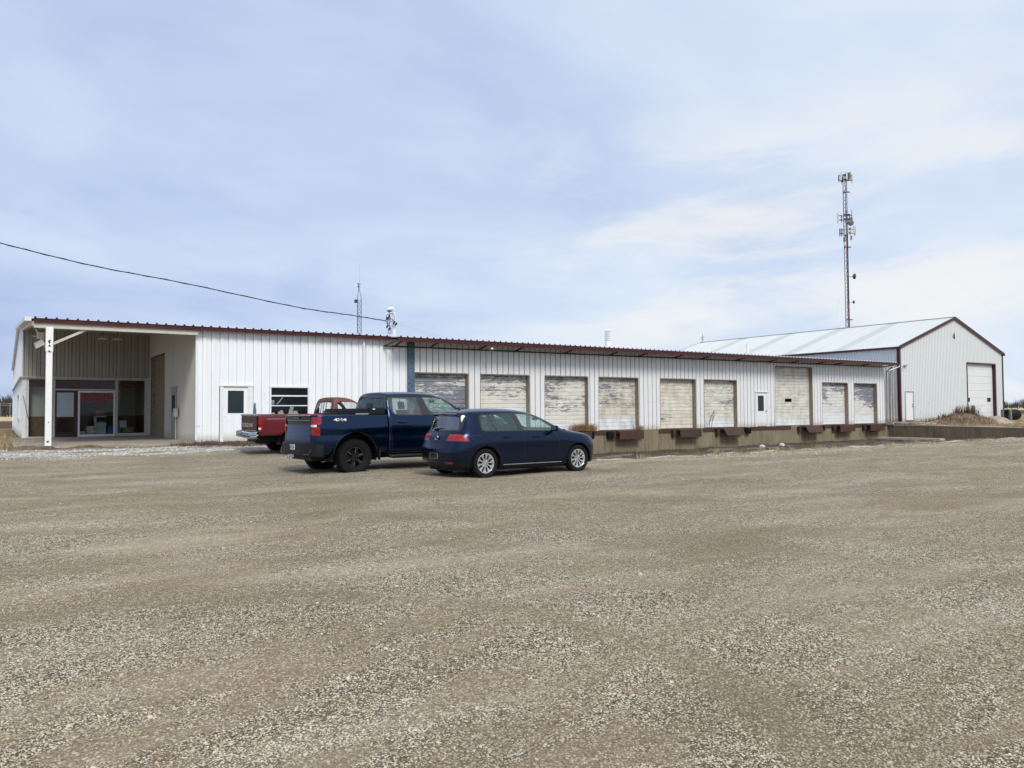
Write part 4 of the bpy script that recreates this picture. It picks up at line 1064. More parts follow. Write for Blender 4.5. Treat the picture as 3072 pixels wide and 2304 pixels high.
for z in (54.5, 40.9, 23.1):
    for (dxx, dyy, s) in ((-1, 0.3, -0.4), (1, -0.9, 1.1), (0.9, 0.75, 1.1)):
        st = T0+vx*s+Vector((0, 0, z)); en = T0+Vector((dxx*44, dyy*44, 0.2)); mb.tube([st, st.lerp(en, 0.5)-Vector((0, 0, 0.5)), en], 0.006, 4, False)
mb.build('guy_wire', 'thin_wire', cell)

rad = empty('radio_mast', (24.76*1.25, 75.0, -0.1), label='slim lattice radio mast with whip antenna rising behind the warehouse roof', cat='mast')
rx, ry = 24.76*1.25, 75.0
mb = MB(); lattice(mb, (rx, ry), 0, 13.2, 0.44, 0.035, 0.62, True)
ap = [(rx+0.44/math.sqrt(3)*math.cos(a), ry+0.44/math.sqrt(3)*math.sin(a)) for a in (R(100), R(220), R(340))]
for (x, y) in ap: mb.tube([(x, y, 13.2), (rx, ry, 14.5)], 0.03, 5)
mb.build('lattice', 'blue_steel', rad)
mb = MB(); mb.bar((rx-0.17, ry, 14.45), (rx+0.17, ry, 14.45), 0.07); mb.bar((rx-0.2, ry, 14.75), (rx+0.2, ry, 14.75), 0.06); mb.tube([(rx, ry, 14.4), (rx, ry, 14.8)], 0.05, 6); mb.build('rotor', 'dark_metal', rad)
mb = MB(); mb.tube([(rx+0.1, ry, 14.7), (rx+0.1, ry, 16.75)], 0.022, 5); mb.build('whip_antenna', 'thin_wire', rad)
mb = MB(); mb.bbox(rx-0.45, rx-0.2, ry-0.1, ry+0.1, 12.75, 13.1, 0.03); mb.build('junction_box', 'dark_metal', rad)

# service mast with weatherhead and cable loops
sm = empty('service_mast', (15.62, 33.5, 4.95), label='white service mast with weatherhead and looped black cables on the roof edge', cat='mast')
mx, my = 15.62, 33.5
mb = MB(); mb.tube([(mx, my, 4.9), (mx-0.02, my, 6.25)], 0.075, 12); mb.lathe([(0.0, 0.02), (0.2, 0.0), (0.2, 0.015), (0.08, 0.05)], (mx, my, 4.98), 'z', 14); mb.lathe([(0.1, 0), (0.1, 0.05)], (mx-0.01, my, 5.55), 'z', 12); mb.build('pipe', 'pvc_white', sm, smooth=50)
mb = MB(); mb.tube([(mx+0.0, my, 6.15), (mx-0.02, my, 6.32), (mx-0.1, my-0.02, 6.42), (mx-0.26, my-0.05, 6.38), (mx-0.36, my-0.07, 6.28)], [0.06, 0.075, 0.09, 0.09, 0.08], 12); mb.build('weatherhead', 'pvc_white', sm, smooth=True)
mb = MB(); mb.lathe([(0.0, -0.01), (0.11, 0.0), (0.11, 0.05), (0.0, 0.06)], (mx-0.30, my-0.12, 6.24), 'z', 12)
def loop(c, rx_, rz_, a0, a1, wob=0.02, n=18):
    return [(c[0]+rx_*math.cos(lerp(a0, a1, k/n)), c[1]+wob*math.sin(k*1.3), c[2]+rz_*math.sin(lerp(a0, a1, k/n))) for k in range(n+1)]
mb.tube(loop((mx-0.22, my-0.2, 5.95), 0.15, 0.20, 0, 6.1), 0.013, 5); mb.tube(loop((mx-0.42, my-0.22, 5.86), 0.10, 0.22, 1.5, 7.3), 0.013, 5)
mb.tube(loop((mx-0.28, my-0.18, 5.72), 0.18, 0.17, 0.5, 5.2), 0.014, 5); mb.tube([(mx-0.30, my-0.1, 6.25), (mx-0.38, my-0.2, 6.02), (mx-0.42, my-0.22, 5.8), (mx-0.44, my-0.2, 5.5)], 0.014, 5)
mb.tube([(mx-0.33, my-0.1, 6.25), (mx-0.3, my-0.22, 5.95), (mx-0.34, my-0.2, 5.6), (mx-0.32, my-0.2, 5.3)], 0.014, 5); mb.tube(loop((mx-0.33, my-0.2, 5.32), 0.08, 0.14, 0, 6.2), 0.014, 5)
for (a, c) in ((-0.45, 5.52), (-0.33, 5.42), (-0.45, 5.9), (-0.10, 5.72), (0.0, 5.66)): mb.bar((mx+a-0.04, my-0.2, c-0.06), (mx+a+0.04, my-0.2, c+0.06), 0.07)
mb.build('cable_loop', 'wire', sm)

# power line from the left down to the mast
def unproj_plane(px, py, a, b_):
    """point where the pixel ray meets the vertical plane through a and b_"""
    d = fw*2307+rt2*(px-1536)-up2*(py-1152); C0 = Vector((0, 0, CAM_H))
    nrm = (b_-a).cross(Vector((0, 0, 1)))
    return C0+d*((a-C0).dot(nrm)/d.dot(nrm))
endp = Vector((mx-0.52, my-0.2, 5.78))
d0 = fw*2307+rt2*(-500-1536)-up2*(600-1152); startp = Vector((0, 0, CAM_H))+d0*(26.0/2307)
pp = [startp]+[unproj_plane(a, b_, startp, endp) for a, b_ in ((-200, 676), (0, 729), (278, 797), (555, 850), (889, 921), (1050, 945))]+[endp]
fine_p = []
for i in range(len(pp)-1):
    p0 = pp[max(i-1, 0)]; p1 = pp[i]; p2 = pp[i+1]; p3 = pp[min(i+2, len(pp)-1)]
    for k in range(10):
        u = k/10; fine_p.append(0.5*((2*p1)+(p2-p0)*u+(2*p0-5*p1+4*p2-p3)*u*u+(3*p1-p0-3*p2+p3)*u*u*u))
fine_p.append(pp[-1])
mb = MB(); mb.tube(fine_p, 0.020, 6)
tw = [Vector(q)+Vector((0, 0, 0.024*math.sin(i*1.7)))+Vector((0, 0.02*math.cos(i*1.7), 0)) for i, q in enumerate(fine_p)]
mb.tube(tw, 0.013, 5)
gw = [Vector((mx, my, 5.75)), Vector((19.4, 38.2, 5.62)), Vector((23.0, 43.0, 5.55))]
tag(mb.build('power_line', 'wire'), 'twisted black power line sagging from the left to the roof mast', 'cable')
mb = MB(); mb.tube([Vector((mx, my, 5.72)), Vector((19.55, 36.3, 5.55)), Vector((22.2, 38.6, 5.42))], 0.008, 4)
tag(mb.build('guy_wire', 'thin_wire'), 'thin grey guy wire running from the roof mast back to the roof', 'wire')

# ================================================================ RIGHT-HAND BITS
def mound(name, cx, cy, rx_, ry_, h, mat, seed, lab, skirt=0.3):
    rs = np.random.default_rng(seed); n = 46; vs = []; ph = rs.uniform(0, 6.28, 8)
    for j in range(n):
        for i in range(n):
            u = i/(n-1)*2-1; v = j/(n-1)*2-1; x = cx+u*rx_; y = cy+v*ry_
            r = min(1, math.hypot(u, v)*(1+0.12*math.sin(math.atan2(v, u)*3+ph[0])+0.08*math.sin(math.atan2(v, u)*5+ph[1])))
            k = (1-r*r)**1.3
            z = float(gz(x, y))-0.06+h*k*(1+0.22*math.sin(u*5+ph[2])*math.cos(v*4+ph[3])+0.12*math.sin(u*13+ph[4])*math.sin(v*11+ph[5]))+0.05*rs.random()*min(1, k*6)
            vs.append((x, y, z))
    mb = MB(); mb.add(vs, [(j*n+i, j*n+i+1, (j+1)*n+i+1, (j+1)*n+i) for j in range(n-1) for i in range(n-1)])
    return tag(mb.build(name, mat, smooth=True), lab, 'dirt pile')
def soil(name, a, b_, sc_=3.0):
    m, t, b = new_mat(name); p = wpos(t)
    n = t.noise(p, sc_, 7, 0.7); n2 = t.noise(p, 16, 5, 0.7)
    c = t.mix(t.ramp(n, [(0.38, 0.0), (0.62, 1.0)]), a, b_); c = t.mix(t.ramp(n2, [(0.5, 0.0), (0.7, 0.6)]), c, tuple(x*0.45 for x in a))
    t.l.new(c, b.inputs['Base Color']); b.inputs['Roughness'].default_value = 0.95; t.l.new(t.bump(n2, 1.0, 0.06), b.inputs['Normal'])
soil('soil_brown', (0.11, 0.072, 0.045), (0.26, 0.19, 0.12)); soil('soil_pale', (0.30, 0.25, 0.18), (0.48, 0.42, 0.33))
mound('dirt_mound', 60.3, 29.3, 4.6, 1.9, 0.66, 'soil_brown', 3, 'weedy brown dirt mound in front of the barn')
mound('gravel_mound', 63.9, 28.6, 2.1, 1.2, 0.55, 'soil_pale', 5, 'pale sandy gravel mound at the right end of the dirt mound')
mound('soil_clump', 0.9, 30.55, 0.9, 0.28, 0.16, 'soil_brown', 21, 'small dark clump of soil and dead weed left of the porch post base')
mound('soil_clump', 2.6, 30.75, 0.7, 0.22, 0.12, 'soil_brown', 22, 'small dark clump of soil right of the porch post base')
mound('soil_clump', -1.3, 31.6, 1.6, 0.5, 0.16, 'soil_brown', 23, 'low clump of brown turf at the left end of the porch slab')
mound('soil_clump', 10.6, 30.5, 1.7, 0.45, 0.14, 'soil_brown', 24, 'low bank of brown turf beneath the front window')
mound('soil_clump', 7.6, 30.4, 1.3, 0.3, 0.12, 'soil_brown', 25, 'low brown turf clump in front of the white person door')
mound('rubble_mound', 56.8, 29.2, 1.9, 0.9, 0.22, 'soil_pale', 8, 'low pale rubble heap beside the retaining wall')
for (x, y, h, mm, lab) in ((63.2, 29.96, 1.25, 'bollard_green', 'dark green pipe bollard standing behind the dirt mound'), (66.2, 29.2, 1.0, 'bollard_grey', 'dark grey pipe bollard in front of the barn corner'), (66.75, 28.85, 1.02, 'bollard_green', 'green pipe bollard farthest right, in front of the black culvert pipe')):
    z = float(gz(x, y)); mb = MB(); mb.lathe([(0.11, -0.3), (0.11, h-0.02), (0.09, h), (0.0, h+0.01)], (x, y, z), 'z', 14)
    tag(mb.build('bollard', mm, smooth=40), lab, 'bollard', 'pipe bollards by the barn')
mb = MB(); prof = [(0.30, 0.0), (0.42, 0.0)]
for k in range(12): prof += [(0.46, 0.02+k*0.13), (0.46, 0.07+k*0.13), (0.42, 0.09+k*0.13), (0.42, 0.13+k*0.13)]
prof += [(0.30, 1.6), (0.30, 0.0)]
z = float(gz(70.5, 31))
mb.lathe(prof, (70.2, 30.6, z+0.42), 'x', 24); tag(mb.build('culvert_pipe', 'black_plastic', smooth=40), 'black corrugated culvert pipe lying on the grass behind the right bollards', 'pipe')

# planks and debris in the ramp
def plank(a, b_, w_, h_, lab, name='plank', mat='weathered_wood'):
    mb = MB(); mb.bar(a, b_, w_, h_); tag(mb.build(name, mat), lab, 'plank', 'boards lying on the ramp')
plank((32.0, 28.9, wz(32, 28.9)+0.03), (34.8, 26.6, wz(34.8, 26.6)+0.05), 0.16, 0.05, 'topmost grey board in the pile on the ramp')
plank((31.2, 28.3, wz(31.2, 28.3)+0.03), (34.6, 26.0, wz(34.6, 26)+0.05), 0.14, 0.05, 'long grey board along the front of the ramp pile')
plank((32.6, 29.3, wz(32.6, 29.3)+0.08), (34.0, 26.1, wz(34, 26.1)+0.09), 0.2, 0.05, 'short weathered board crossing the ramp pile')
plank((21.0, 25.2, wz(21, 25.2)+0.05), (24.4, 26.6, wz(24.4, 26.6)+0.06), 0.14, 0.06, 'single pale board on the ramp behind the hatchback nose')
mb = MB(); mb.box(49.3, 49.9, 25.4, 29.6, -0.55, -0.42)
tag(mb.build('concrete_sleeper', 'concrete_top'), 'long thin pale concrete strip lying near the right end of the ramp', 'kerb stone')
for (x, y, lab) in ((36.3, 28.6, 'white scrap lying beside the board pile'), (40.3, 30.3, 'white scrap lying near the tall dock door')):
    mb = MB(); z = wz(x, y)
    mb.prism([(x-0.16, z+0.01), (x+0.10, z), (x+0.17, z+0.09), (x+0.02, z+0.17), (x-0.12, z+0.12)], y, y+0.2, 'xz'); tag(mb.build('scrap', 'pvc_white'), lab, 'litter')

# office contents behind the glass
def boxthing(name, x0, x1, y0, y1, z0, z1, mat, lab, cat):
    mb = MB(); mb.bbox(x0, x1, y0, y1, z0, z1, 0.02); return tag(mb.build(name, mat), lab, cat)
cp = empty('copier', (4.27, 44.3, 0.37), label='grey green office copier behind the sliding glass pane', cat='copier')
mb = MB(); mb.bbox(4.03, 4.53, 44.0, 44.6, 0.375, 1.04, 0.02); mb.box(4.03, 4.53, 43.99, 43.999, 0.68, 0.70); mb.bbox(4.01, 4.55, 43.98, 44.62, 1.05, 1.39, 0.03); mb.build('cabinet', 'copier', cp)
mb = MB(); mb.bbox(4.10, 4.65, 43.88, 43.98, 1.09, 1.32, 0.02); mb.build('output_tray', 'black_plastic', cp)
boxthing('cardboard_box', 4.048, 4.424, 44.0, 44.4, 1.414, 1.665, 'cardboard', 'cardboard box on top of the copier', 'box')
boxthing('stool', 3.673, 4.069, 43.8, 44.2, 0.788, 0.872, 'copier', 'flat pale tray beside the copier', 'tray')
for k, (x0, x1, z0, z1) in enumerate(((3.65, 3.96, 0.38, 0.52), (3.67, 4.02, 0.53, 0.67), (3.63, 3.96, 0.68, 0.79))):
    boxthing('paper_stack', x0, x1, 43.8, 44.15, z0, z1, 'paper', ['bottom', 'middle', 'top'][k]+' paper stack in the pile left of the copier', 'papers').__setitem__('group', 'paper stacks left of the copier')
boxthing('sack', 3.318, 3.61, 43.8, 44.1, 0.371, 0.621, 'paper', 'pale crumpled bag at the left foot of the sliding pane', 'bag')
boxthing('storage_bin', 4.612, 4.82, 43.8, 44.2, 0.371, 0.872, 'blue_bin', 'bright blue storage bin right of the copier', 'bin')
boxthing('storage_crate', 4.862, 5.217, 43.9, 44.3, 0.371, 0.767, 'teal', 'dark teal crate right of the blue bin', 'crate')
boxthing('carton', 5.321, 5.791, 43.9, 44.3, 0.527, 0.767, 'cardboard', 'brown carton behind the right porch window', 'box')
boxthing('paper_heap', 5.165, 5.478, 44.0, 44.4, 0.767, 1.133, 'pale_blue', 'pale blue bundle behind the right porch window', 'bundle')

# ================================================================ BARE TREES
def tree(x, y, h, seed, lab, spread=0.45):
    rs = random.Random(seed); z0 = float(gz(x, y))-0.2
    e_ = empty('bare_tree', (x, y, z0), label=lab, cat='tree', group='bare trees beyond the field')
    tr = MB(); cr = MB()
    def grow(p, d, ln, r, lev):
        q = p; pts = [p]; rr = [r]; dd = d
        for k in range(3):
            dd = (dd+Vector((rs.uniform(-.2, .2), rs.uniform(-.2, .2), rs.uniform(-.05, .15)))).normalized(); q = q+dd*(ln/3); pts.append(q); rr.append(r*(1-0.2*(k+1)))
        (tr if lev < 2 else cr).tube(pts, rr, 5 if lev < 2 else 3, False)
        if lev >= 5: return
        nb = 3 if lev < 4 else 4
        for k in range(nb):
            a = rs.uniform(0, 6.28); s = rs.uniform(0.45, 0.9)
            nd = (dd+Vector((math.cos(a)*s, math.sin(a)*s, rs.uniform(-.1, .35)))).normalized()
            grow(pts[rs.choice((2, 3, 3))], nd, ln*rs.uniform(0.6, 0.82), rr[-1]*0.7, lev+1)
    grow(Vector((x, y, z0)), Vector((0, 0, 1)), h*0.30, h*0.022+0.04, 0)
    tr.build('trunk', 'bark', e_); cr.build('crown', 'bark', e_)
vf = Vector((math.sin(YAW), math.cos(YAW), 0)); vr = Vector((math.cos(YAW), -math.sin(YAW), 0))
def at_px(px, depth): q = vf*depth+vr*((px-1536)/2307*depth); return q.x, q.y
for k, (px, dp, h, lab) in enumerate(((4, 372, 17.5, 'tallest bare tree at the left picture edge'), (20, 360, 15.5, 'bare tree between the left edge and the warehouse corner, thin crown'), (35, 380, 16.0, 'bare tree just left of the warehouse corner'), (-20, 365, 16, 'bare tree outside the picture on the left'), (11, 345, 9.5, 'short bushy bare tree in front of the left treeline'),
        (3052, 640, 15.5, 'largest bare tree in the treeline right of the barn'), (3034, 660, 13.0, 'bare tree right of the barn, second from the picture edge'), (3020, 700, 11.5, 'bare tree closest to the right barn corner'), (3069, 690, 12.0, 'bare tree at the right picture edge'))):
    x, y = at_px(px, dp); tree(x, y, h, 40+k, lab)
# far woods as masses of thin stems and twigs
def wood(px0, px1, depth, hh, n, seed, lab):
    rs = np.random.default_rng(seed); V = []; F = []
    for k in range(n):
        px = rs.uniform(px0, px1); dp = depth*rs.uniform(1.0, 1.10); x, y = at_px(px, dp); h = hh*rs.uniform(0.35, 1.0)*(0.8+0.2*math.sin(px*0.07)); z = rs.uniform(0, 0.6)*h
        wd = rs.uniform(0.15, 0.6)*hh*0.06; a = rs.uniform(-0.5, 0.5); b_ = len(V); ln = h-z
        V += [(x-vr.x*wd, y-vr.y*wd, z-0.4), (x+vr.x*wd, y+vr.y*wd, z-0.4), (x+vr.x*a*ln, y+vr.y*a*ln+wd, z+ln)]; F.append((b_, b_+1, b_+2))
        V += [(x, y-wd, z-0.4), (x, y+wd, z-0.4)]; F.append((b_+3, b_+4, b_+2))
    mb = MB(); mb.v = V; mb.f = F; mb.m = [0]*len(F); tag(mb.build('far_wood', 'treeline'), lab, 'woodland', kind='stuff')
wood(-700, 60, 392, 13.0, 5200, 1, 'dark bare woodland at the far edge of the left field')
wood(2960, 3800, 1000, 15.0, 4200, 2, 'low bare woodland on the right horizon')
mb = MB(); a = Vector((*at_px(-300, 300), 0)); b_ = Vector((*at_px(60, 300), 0))
for z in (4.6, 5.3): mb.bar(a+Vector((0, 0, z)), b_+Vector((0, 0, z)), 0.10)
for k in range(13): q = a.lerp(b_, k/12); mb.bar(q+Vector((0, 0, -0.5)), q+Vector((0, 0, 5.5)), 0.14)
tag(mb.build('pipe_fence', 'galv'), 'thin grey rail line in front of the left woodland', 'fence')

# ================================================================ GRASS, WEEDS, LOOSE STONES
def blades(name, spots, mat, lab, hmin, hmax, lean=0.5, wd=0.008):
    """spots: array (x, y, z, scale); many thin tapered blades"""
    n = len(spots); s = spots
    a = rng.uniform(0, 2*np.pi, n); ln = rng.uniform(hmin, hmax, n)*s[:, 3]; le = rng.uniform(0.1, lean, n)*ln; b_ = rng.uniform(0, 2*np.pi, n)
    w_ = wd*(0.6+0.8*rng.random(n)); V = np.zeros((n, 5, 3))
    base = s[:, :3]; side = np.stack([np.cos(a), np.sin(a), 0*a], -1)*w_[:, None]; ld = np.stack([np.cos(b_), np.sin(b_), 0*b_], -1)
    mid = base+ld*(le*0.3)[:, None]; mid[:, 2] += ln*0.55; tip = base+ld*le[:, None]; tip[:, 2] += ln*0.95
    V[:, 0] = base-side; V[:, 1] = base+side; V[:, 2] = mid+side*0.8; V[:, 3] = mid-side*0.8; V[:, 4] = tip
    idx = np.arange(n)*5
    F = [(i, i+1, i+2, i+3) for i in idx]+[(i+3, i+2, i+4) for i in idx]
    me = bpy.data.meshes.new(name); me.from_pydata(V.reshape(-1, 3).tolist(), [], F); me.materials.append(MATS[mat])
    o = bpy.data.objects.new(name, me); COL.objects.link(o); return tag(o, lab, 'grass', kind='stuff')
def tufts(n, fx, per, rad):
    out = []
    for k in range(n):
        x, y, sc_ = fx(); m_ = int(per*rng.uniform(0.4, 1.5))
        r_ = rad*np.sqrt(rng.random(m_)); th = rng.uniform(0, 6.28, m_); X = x+r_*np.cos(th)*1.5; Y = y+r_*np.sin(th)
        out.append(np.stack([X, Y, np.zeros(m_), np.full(m_, sc_)], -1))
    return np.concatenate(out)
# along the kerb
s1 = tufts(200, lambda: (rng.uniform(14.5, 56), PY0+rng.choice([-0.25, 0.18, 0.3])+rng.normal(0, 0.10), rng.uniform(0.3, 1.1)), 26, 0.16)
s1[:, 2] = np.where((s1[:, 1] > PY0+0.1) & (s1[:, 0] < PX1), -0.1, gz(s1[:, 0], s1[:, 1])-0.01)
blades('dry_grass', s1, 'straw', 'pale dead grass growing along the concrete kerb of the ramp', 0.06, 0.24, 0.7)
# base of the plain wall / dirt edge
s2 = tufts(380, lambda: (rng.uniform(5.5, 14), rng.uniform(29.2, 31.2), rng.uniform(0.3, 1.0)), 22, 0.22); s2[:, 2] = gz(s2[:, 0], s2[:, 1])-0.01
blades('weed_patch', s2, 'dry_stem', 'brown dead weeds between the gravel and the warehouse walk', 0.06, 0.28, 0.9)
s3 = tufts(300, lambda: (rng.uniform(-14, 0.8), rng.uniform(29, 46), rng.uniform(0.5, 1.3)), 24, 0.3); s3[:, 2] = gz(s3[:, 0], s3[:, 1])-0.01
blades('dead_grass', s3, 'straw', 'tan dead grass left of the porch', 0.10, 0.30, 0.8, 0.012)
s4 = tufts(700, lambda: (rng.uniform(54.9, 75), rng.uniform(19, 30), rng.uniform(0.4, 1.2)), 20, 0.4); s4[:, 2] = gz(s4[:, 0], s4[:, 1])-0.01
blades('dead_grass', s4, 'straw', 'pale dead grass on the bank in front of the barn', 0.06, 0.20, 0.8, 0.012)
# weeds on the mound
def mound_z(x, y): 
    u = (x-60.3)/4.6; v = (y-29.3)/1.9; return gz(x, y)-0.06+0.62*np.clip(1-u*u-v*v, 0, 1)**1.3
s5 = tufts(150, lambda: (60.0+rng.normal(0, 2.3), 29.3+rng.normal(0, 0.8), rng.uniform(0.4, 1.3)), 14, 0.35); s5[:, 2] = mound_z(s5[:, 0], s5[:, 1])-0.02
blades('mound_weeds', s5, 'dry_stem', 'thin brown weeds growing on the dirt mound', 0.10, 0.48, 0.5, 0.010)
s6 = tufts(22, lambda: (rng.uniform(60.0, 61.8), 29.4+rng.normal(0, 0.3), 1.0), 16, 0.16); s6[:, 2] = mound_z(s6[:, 0], s6[:, 1])
blades('tall_weeds', s6, 'dry_stem', 'taller dark seed stalks at the top of the dirt mound', 0.5, 1.0, 0.35, 0.014)
s7 = tufts(150, lambda: (rng.uniform(15, 54), rng.uniform(25, 31.6), rng.uniform(0.4, 1.0)), 22, 0.25); s7[:, 2] = [wz(a, b_)-0.01 for a, b_ in s7[:, :2]]
blades('ramp_weeds', s7, 'dry_stem', 'dead weeds scattered on the muddy ramp', 0.08, 0.35, 0.8)
s8 = tufts(26, lambda: (rng.uniform(25.0, 26.4), 31.75+rng.normal(0, 0.05), 1.0), 60, 0.2); s8[:, 2] = 0.42
simple('rust_straw', (0.30, 0.17, 0.09), 0.9, var=0.3)
blades('dock_straw', s8, 'rust_straw', 'rusty brown clump of dead grass on the dock edge above the hatchback bonnet', 0.15, 0.5, 1.0, 0.006)
s9 = tufts(12, lambda: (rng.uniform(29.3, 29.95), 31.8, 1.0), 40, 0.14); s9[:, 2] = 0.42
blades('dock_straw', s9, 'straw', 'small straw clump at the right foot of the fourth dock door', 0.10, 0.28, 1.0, 0.006)
# dead sapling by the sixth dock door
mb = MB(); rs = random.Random(5)
def twig(p, d, ln, r, lev):
    q = p+d*ln; mb.tube([p, (p+q)/2+Vector((rs.uniform(-.02, .02), 0, 0)), q], [r, r*.8, r*.6], 4, False)
    if lev < 4:
        for k in range(3): twig(q if k else (p+q)/2, (d+Vector((rs.uniform(-.7, .7), rs.uniform(-.5, .1), rs.uniform(-.1, .5)))).normalized(), ln*.7, r*.6, lev+1)
twig(Vector((35.45, 31.84, 0.41)), Vector((0.05, 0, 1)), 0.42, 0.016, 0); twig(Vector((35.6, 31.84, 0.41)), Vector((0.25, 0, 1)).normalized(), 0.33, 0.013, 1)
tag(mb.build('dead_sapling', 'dry_stem'), 'leafless dark sapling at the lower left corner of the sixth dock door', 'sapling')

# loose stones near the camera
def stones(name, X, Y, size, lab, mats_seed, flat=0.55, mat='pebble'):
    ph = (1+5**0.5)/2
    iv = np.array([(-1, ph, 0), (1, ph, 0), (-1, -ph, 0), (1, -ph, 0), (0, -1, ph), (0, 1, ph), (0, -1, -ph), (0, 1, -ph), (ph, 0, -1), (ph, 0, 1), (-ph, 0, -1), (-ph, 0, 1)])/1.902
    it = np.array([(0, 11, 5), (0, 5, 1), (0, 1, 7), (0, 7, 10), (0, 10, 11), (1, 5, 9), (5, 11, 4), (11, 10, 2), (10, 7, 6), (7, 1, 8), (3, 9, 4), (3, 4, 2), (3, 2, 6), (3, 6, 8), (3, 8, 9), (4, 9, 5), (2, 4, 11), (6, 2, 10), (8, 6, 7), (9, 8, 1)])
    n = len(X); V = np.repeat(iv[None], n, 0)*rng.uniform(0.72, 1.15, (n, 12, 1))
    V *= np.stack([np.ones(n), rng.uniform(0.6, 0.95, n), rng.uniform(0.35, 0.7, n)*flat/0.55], -1)[:, None, :]
    a = rng.uniform(0, 6.28, n); c, s = np.cos(a), np.sin(a); x = V[..., 0]*c[:, None]-V[..., 1]*s[:, None]; y = V[..., 0]*s[:, None]+V[..., 1]*c[:, None]
    tl = rng.normal(0, 0.25, n)[:, None]; z = V[..., 2]+x*tl
    V = np.stack([x, y, z], -1)*size[:, None, None]
    V[..., 0] += X[:, None]; V[..., 1] += Y[:, None]; V[..., 2] += (gz(X, Y)+size*0.12)[:, None]
    F = (it[None]+(np.arange(n)*12)[:, None, None]).reshape(-1, 3)
    me = bpy.data.meshes.new(name); me.vertices.add(n*12); me.vertices.foreach_set('co', V.reshape(-1).astype(np.float32))
    me.loops.add(F.size); me.loops.foreach_set('vertex_index', F.reshape(-1).astype(np.int32)); me.polygons.add(len(F))
    me.polygons.foreach_set('loop_start', np.arange(0, F.size, 3, dtype=np.int32)); me.polygons.foreach_set('loop_total', np.full(len(F), 3, dtype=np.int32))
    me.polygons.foreach_set('use_smooth', np.ones(len(F), dtype=bool)); me.update(calc_edges=True); me.validate()
    me.materials.append(MATS[mat]); o = bpy.data.objects.new(name, me); COL.objects.link(o); return tag(o, lab, 'gravel', kind='stuff')
m, t, b = new_mat('pebble')
ri = t.add('ShaderNodeNewGeometry').outputs['Random Per Island']
pc = t.ramp(ri, [(0.0, (0.12, 0.10, 0.075)), (0.15, (0.30, 0.26, 0.185)), (0.4, (0.50, 0.44, 0.32)), (0.65, (0.64, 0.58, 0.44)), (0.85, (0.76, 0.71, 0.56)), (0.95, (0.55, 0.41, 0.28)), (0.985, (0.80, 0.78, 0.72)), (1.0, (0.22, 0.22, 0.23))])
pn = t.noise(wpos(t), 60, 5, 0.65)
q_ = t.sep(wpos(t)); dmk = dirt_mask(t, t.comb(q_[0], q_[1], 0.0))[0]
pc = t.mix(t.math('MULTIPLY', dmk, 0.62), pc, (0.20, 0.155, 0.10))
t.l.new(t.mix(t.math('MULTIPLY', pn, 0.5), pc, (0.31, 0.26, 0.19)), b.inputs['Base Color']); b.inputs['Roughness'].default_value = 0.85; b.inputs['Specular IOR Level'].default_value = 0.15
def scatter(n, dmin, dmax, spread=0.74):
    d = np.exp(rng.uniform(np.log(dmin), np.log(dmax), n)); s = rng.uniform(-spread, spread, n)*d
    return d*math.sin(YAW)+s*math.cos(YAW), d*math.cos(YAW)-s*math.sin(YAW), d
X, Y, d = scatter(85000, 3.1, 13)
# clumped: keep fewer on the worn bands
def vnoise(x, y, f, s0):
    return 0.5+0.25*np.sin(x*f*1.0+s0)*np.cos(y*f*2.3+1.7*s0)+0.25*np.sin((x*0.6+y*1.9)*f*1.7+s0*2.1)*np.cos((x*1.3-y*0.7)*f+s0)
keep = rng.random(len(X)) < 0.35+0.75*vnoise(X, Y, 0.9, 1.3)
X, Y, d = X[keep], Y[keep], d[keep]
stones('loose_gravel', X, Y, np.clip(rng.lognormal(math.log(0.0060), 0.33, len(X)), 0.0035, 0.015), 'fine mixed brown and grey gravel covering the yard', 1)
X, Y, d = scatter(900, 3.1, 26); stones('larger_stones', X, Y, np.clip(rng.lognormal(math.log(0.012), 0.35, len(X)), 0.008, 0.032), 'larger scattered stones on the yard gravel', 2)
m, t, b = new_mat('pale_rock'); t.l.new(t.ramp(t.add('ShaderNodeNewGeometry').outputs['Random Per Island'], [(0.0, (0.26, 0.24, 0.21)), (0.4, (0.46, 0.45, 0.43)), (1.0, (0.70, 0.71, 0.72))]), b.inputs['Base Color']); b.inputs['Roughness'].default_value = 0.9
X = rng.uniform(-6, 11.5, 5200); Y = rng.normal(28.6, 0.75, 5200)+0.05*X; k_ = vnoise(X, Y, 1.6, 0.7) > 0.50; stones('crushed_rock', X[k_], Y[k_], rng.uniform(0.015, 0.045, 5200)[k_], 'pale crushed rock in front of the porch slab', 3, mat='pale_rock')
X = rng.uniform(16, 56, 5000); Y = PY0-0.3-np.abs(rng.normal(0, 0.9, 5000)); stones('kerb_stones', X, Y, rng.uniform(0.01, 0.028, 5000), 'stones scattered in front of the ramp kerb', 4)
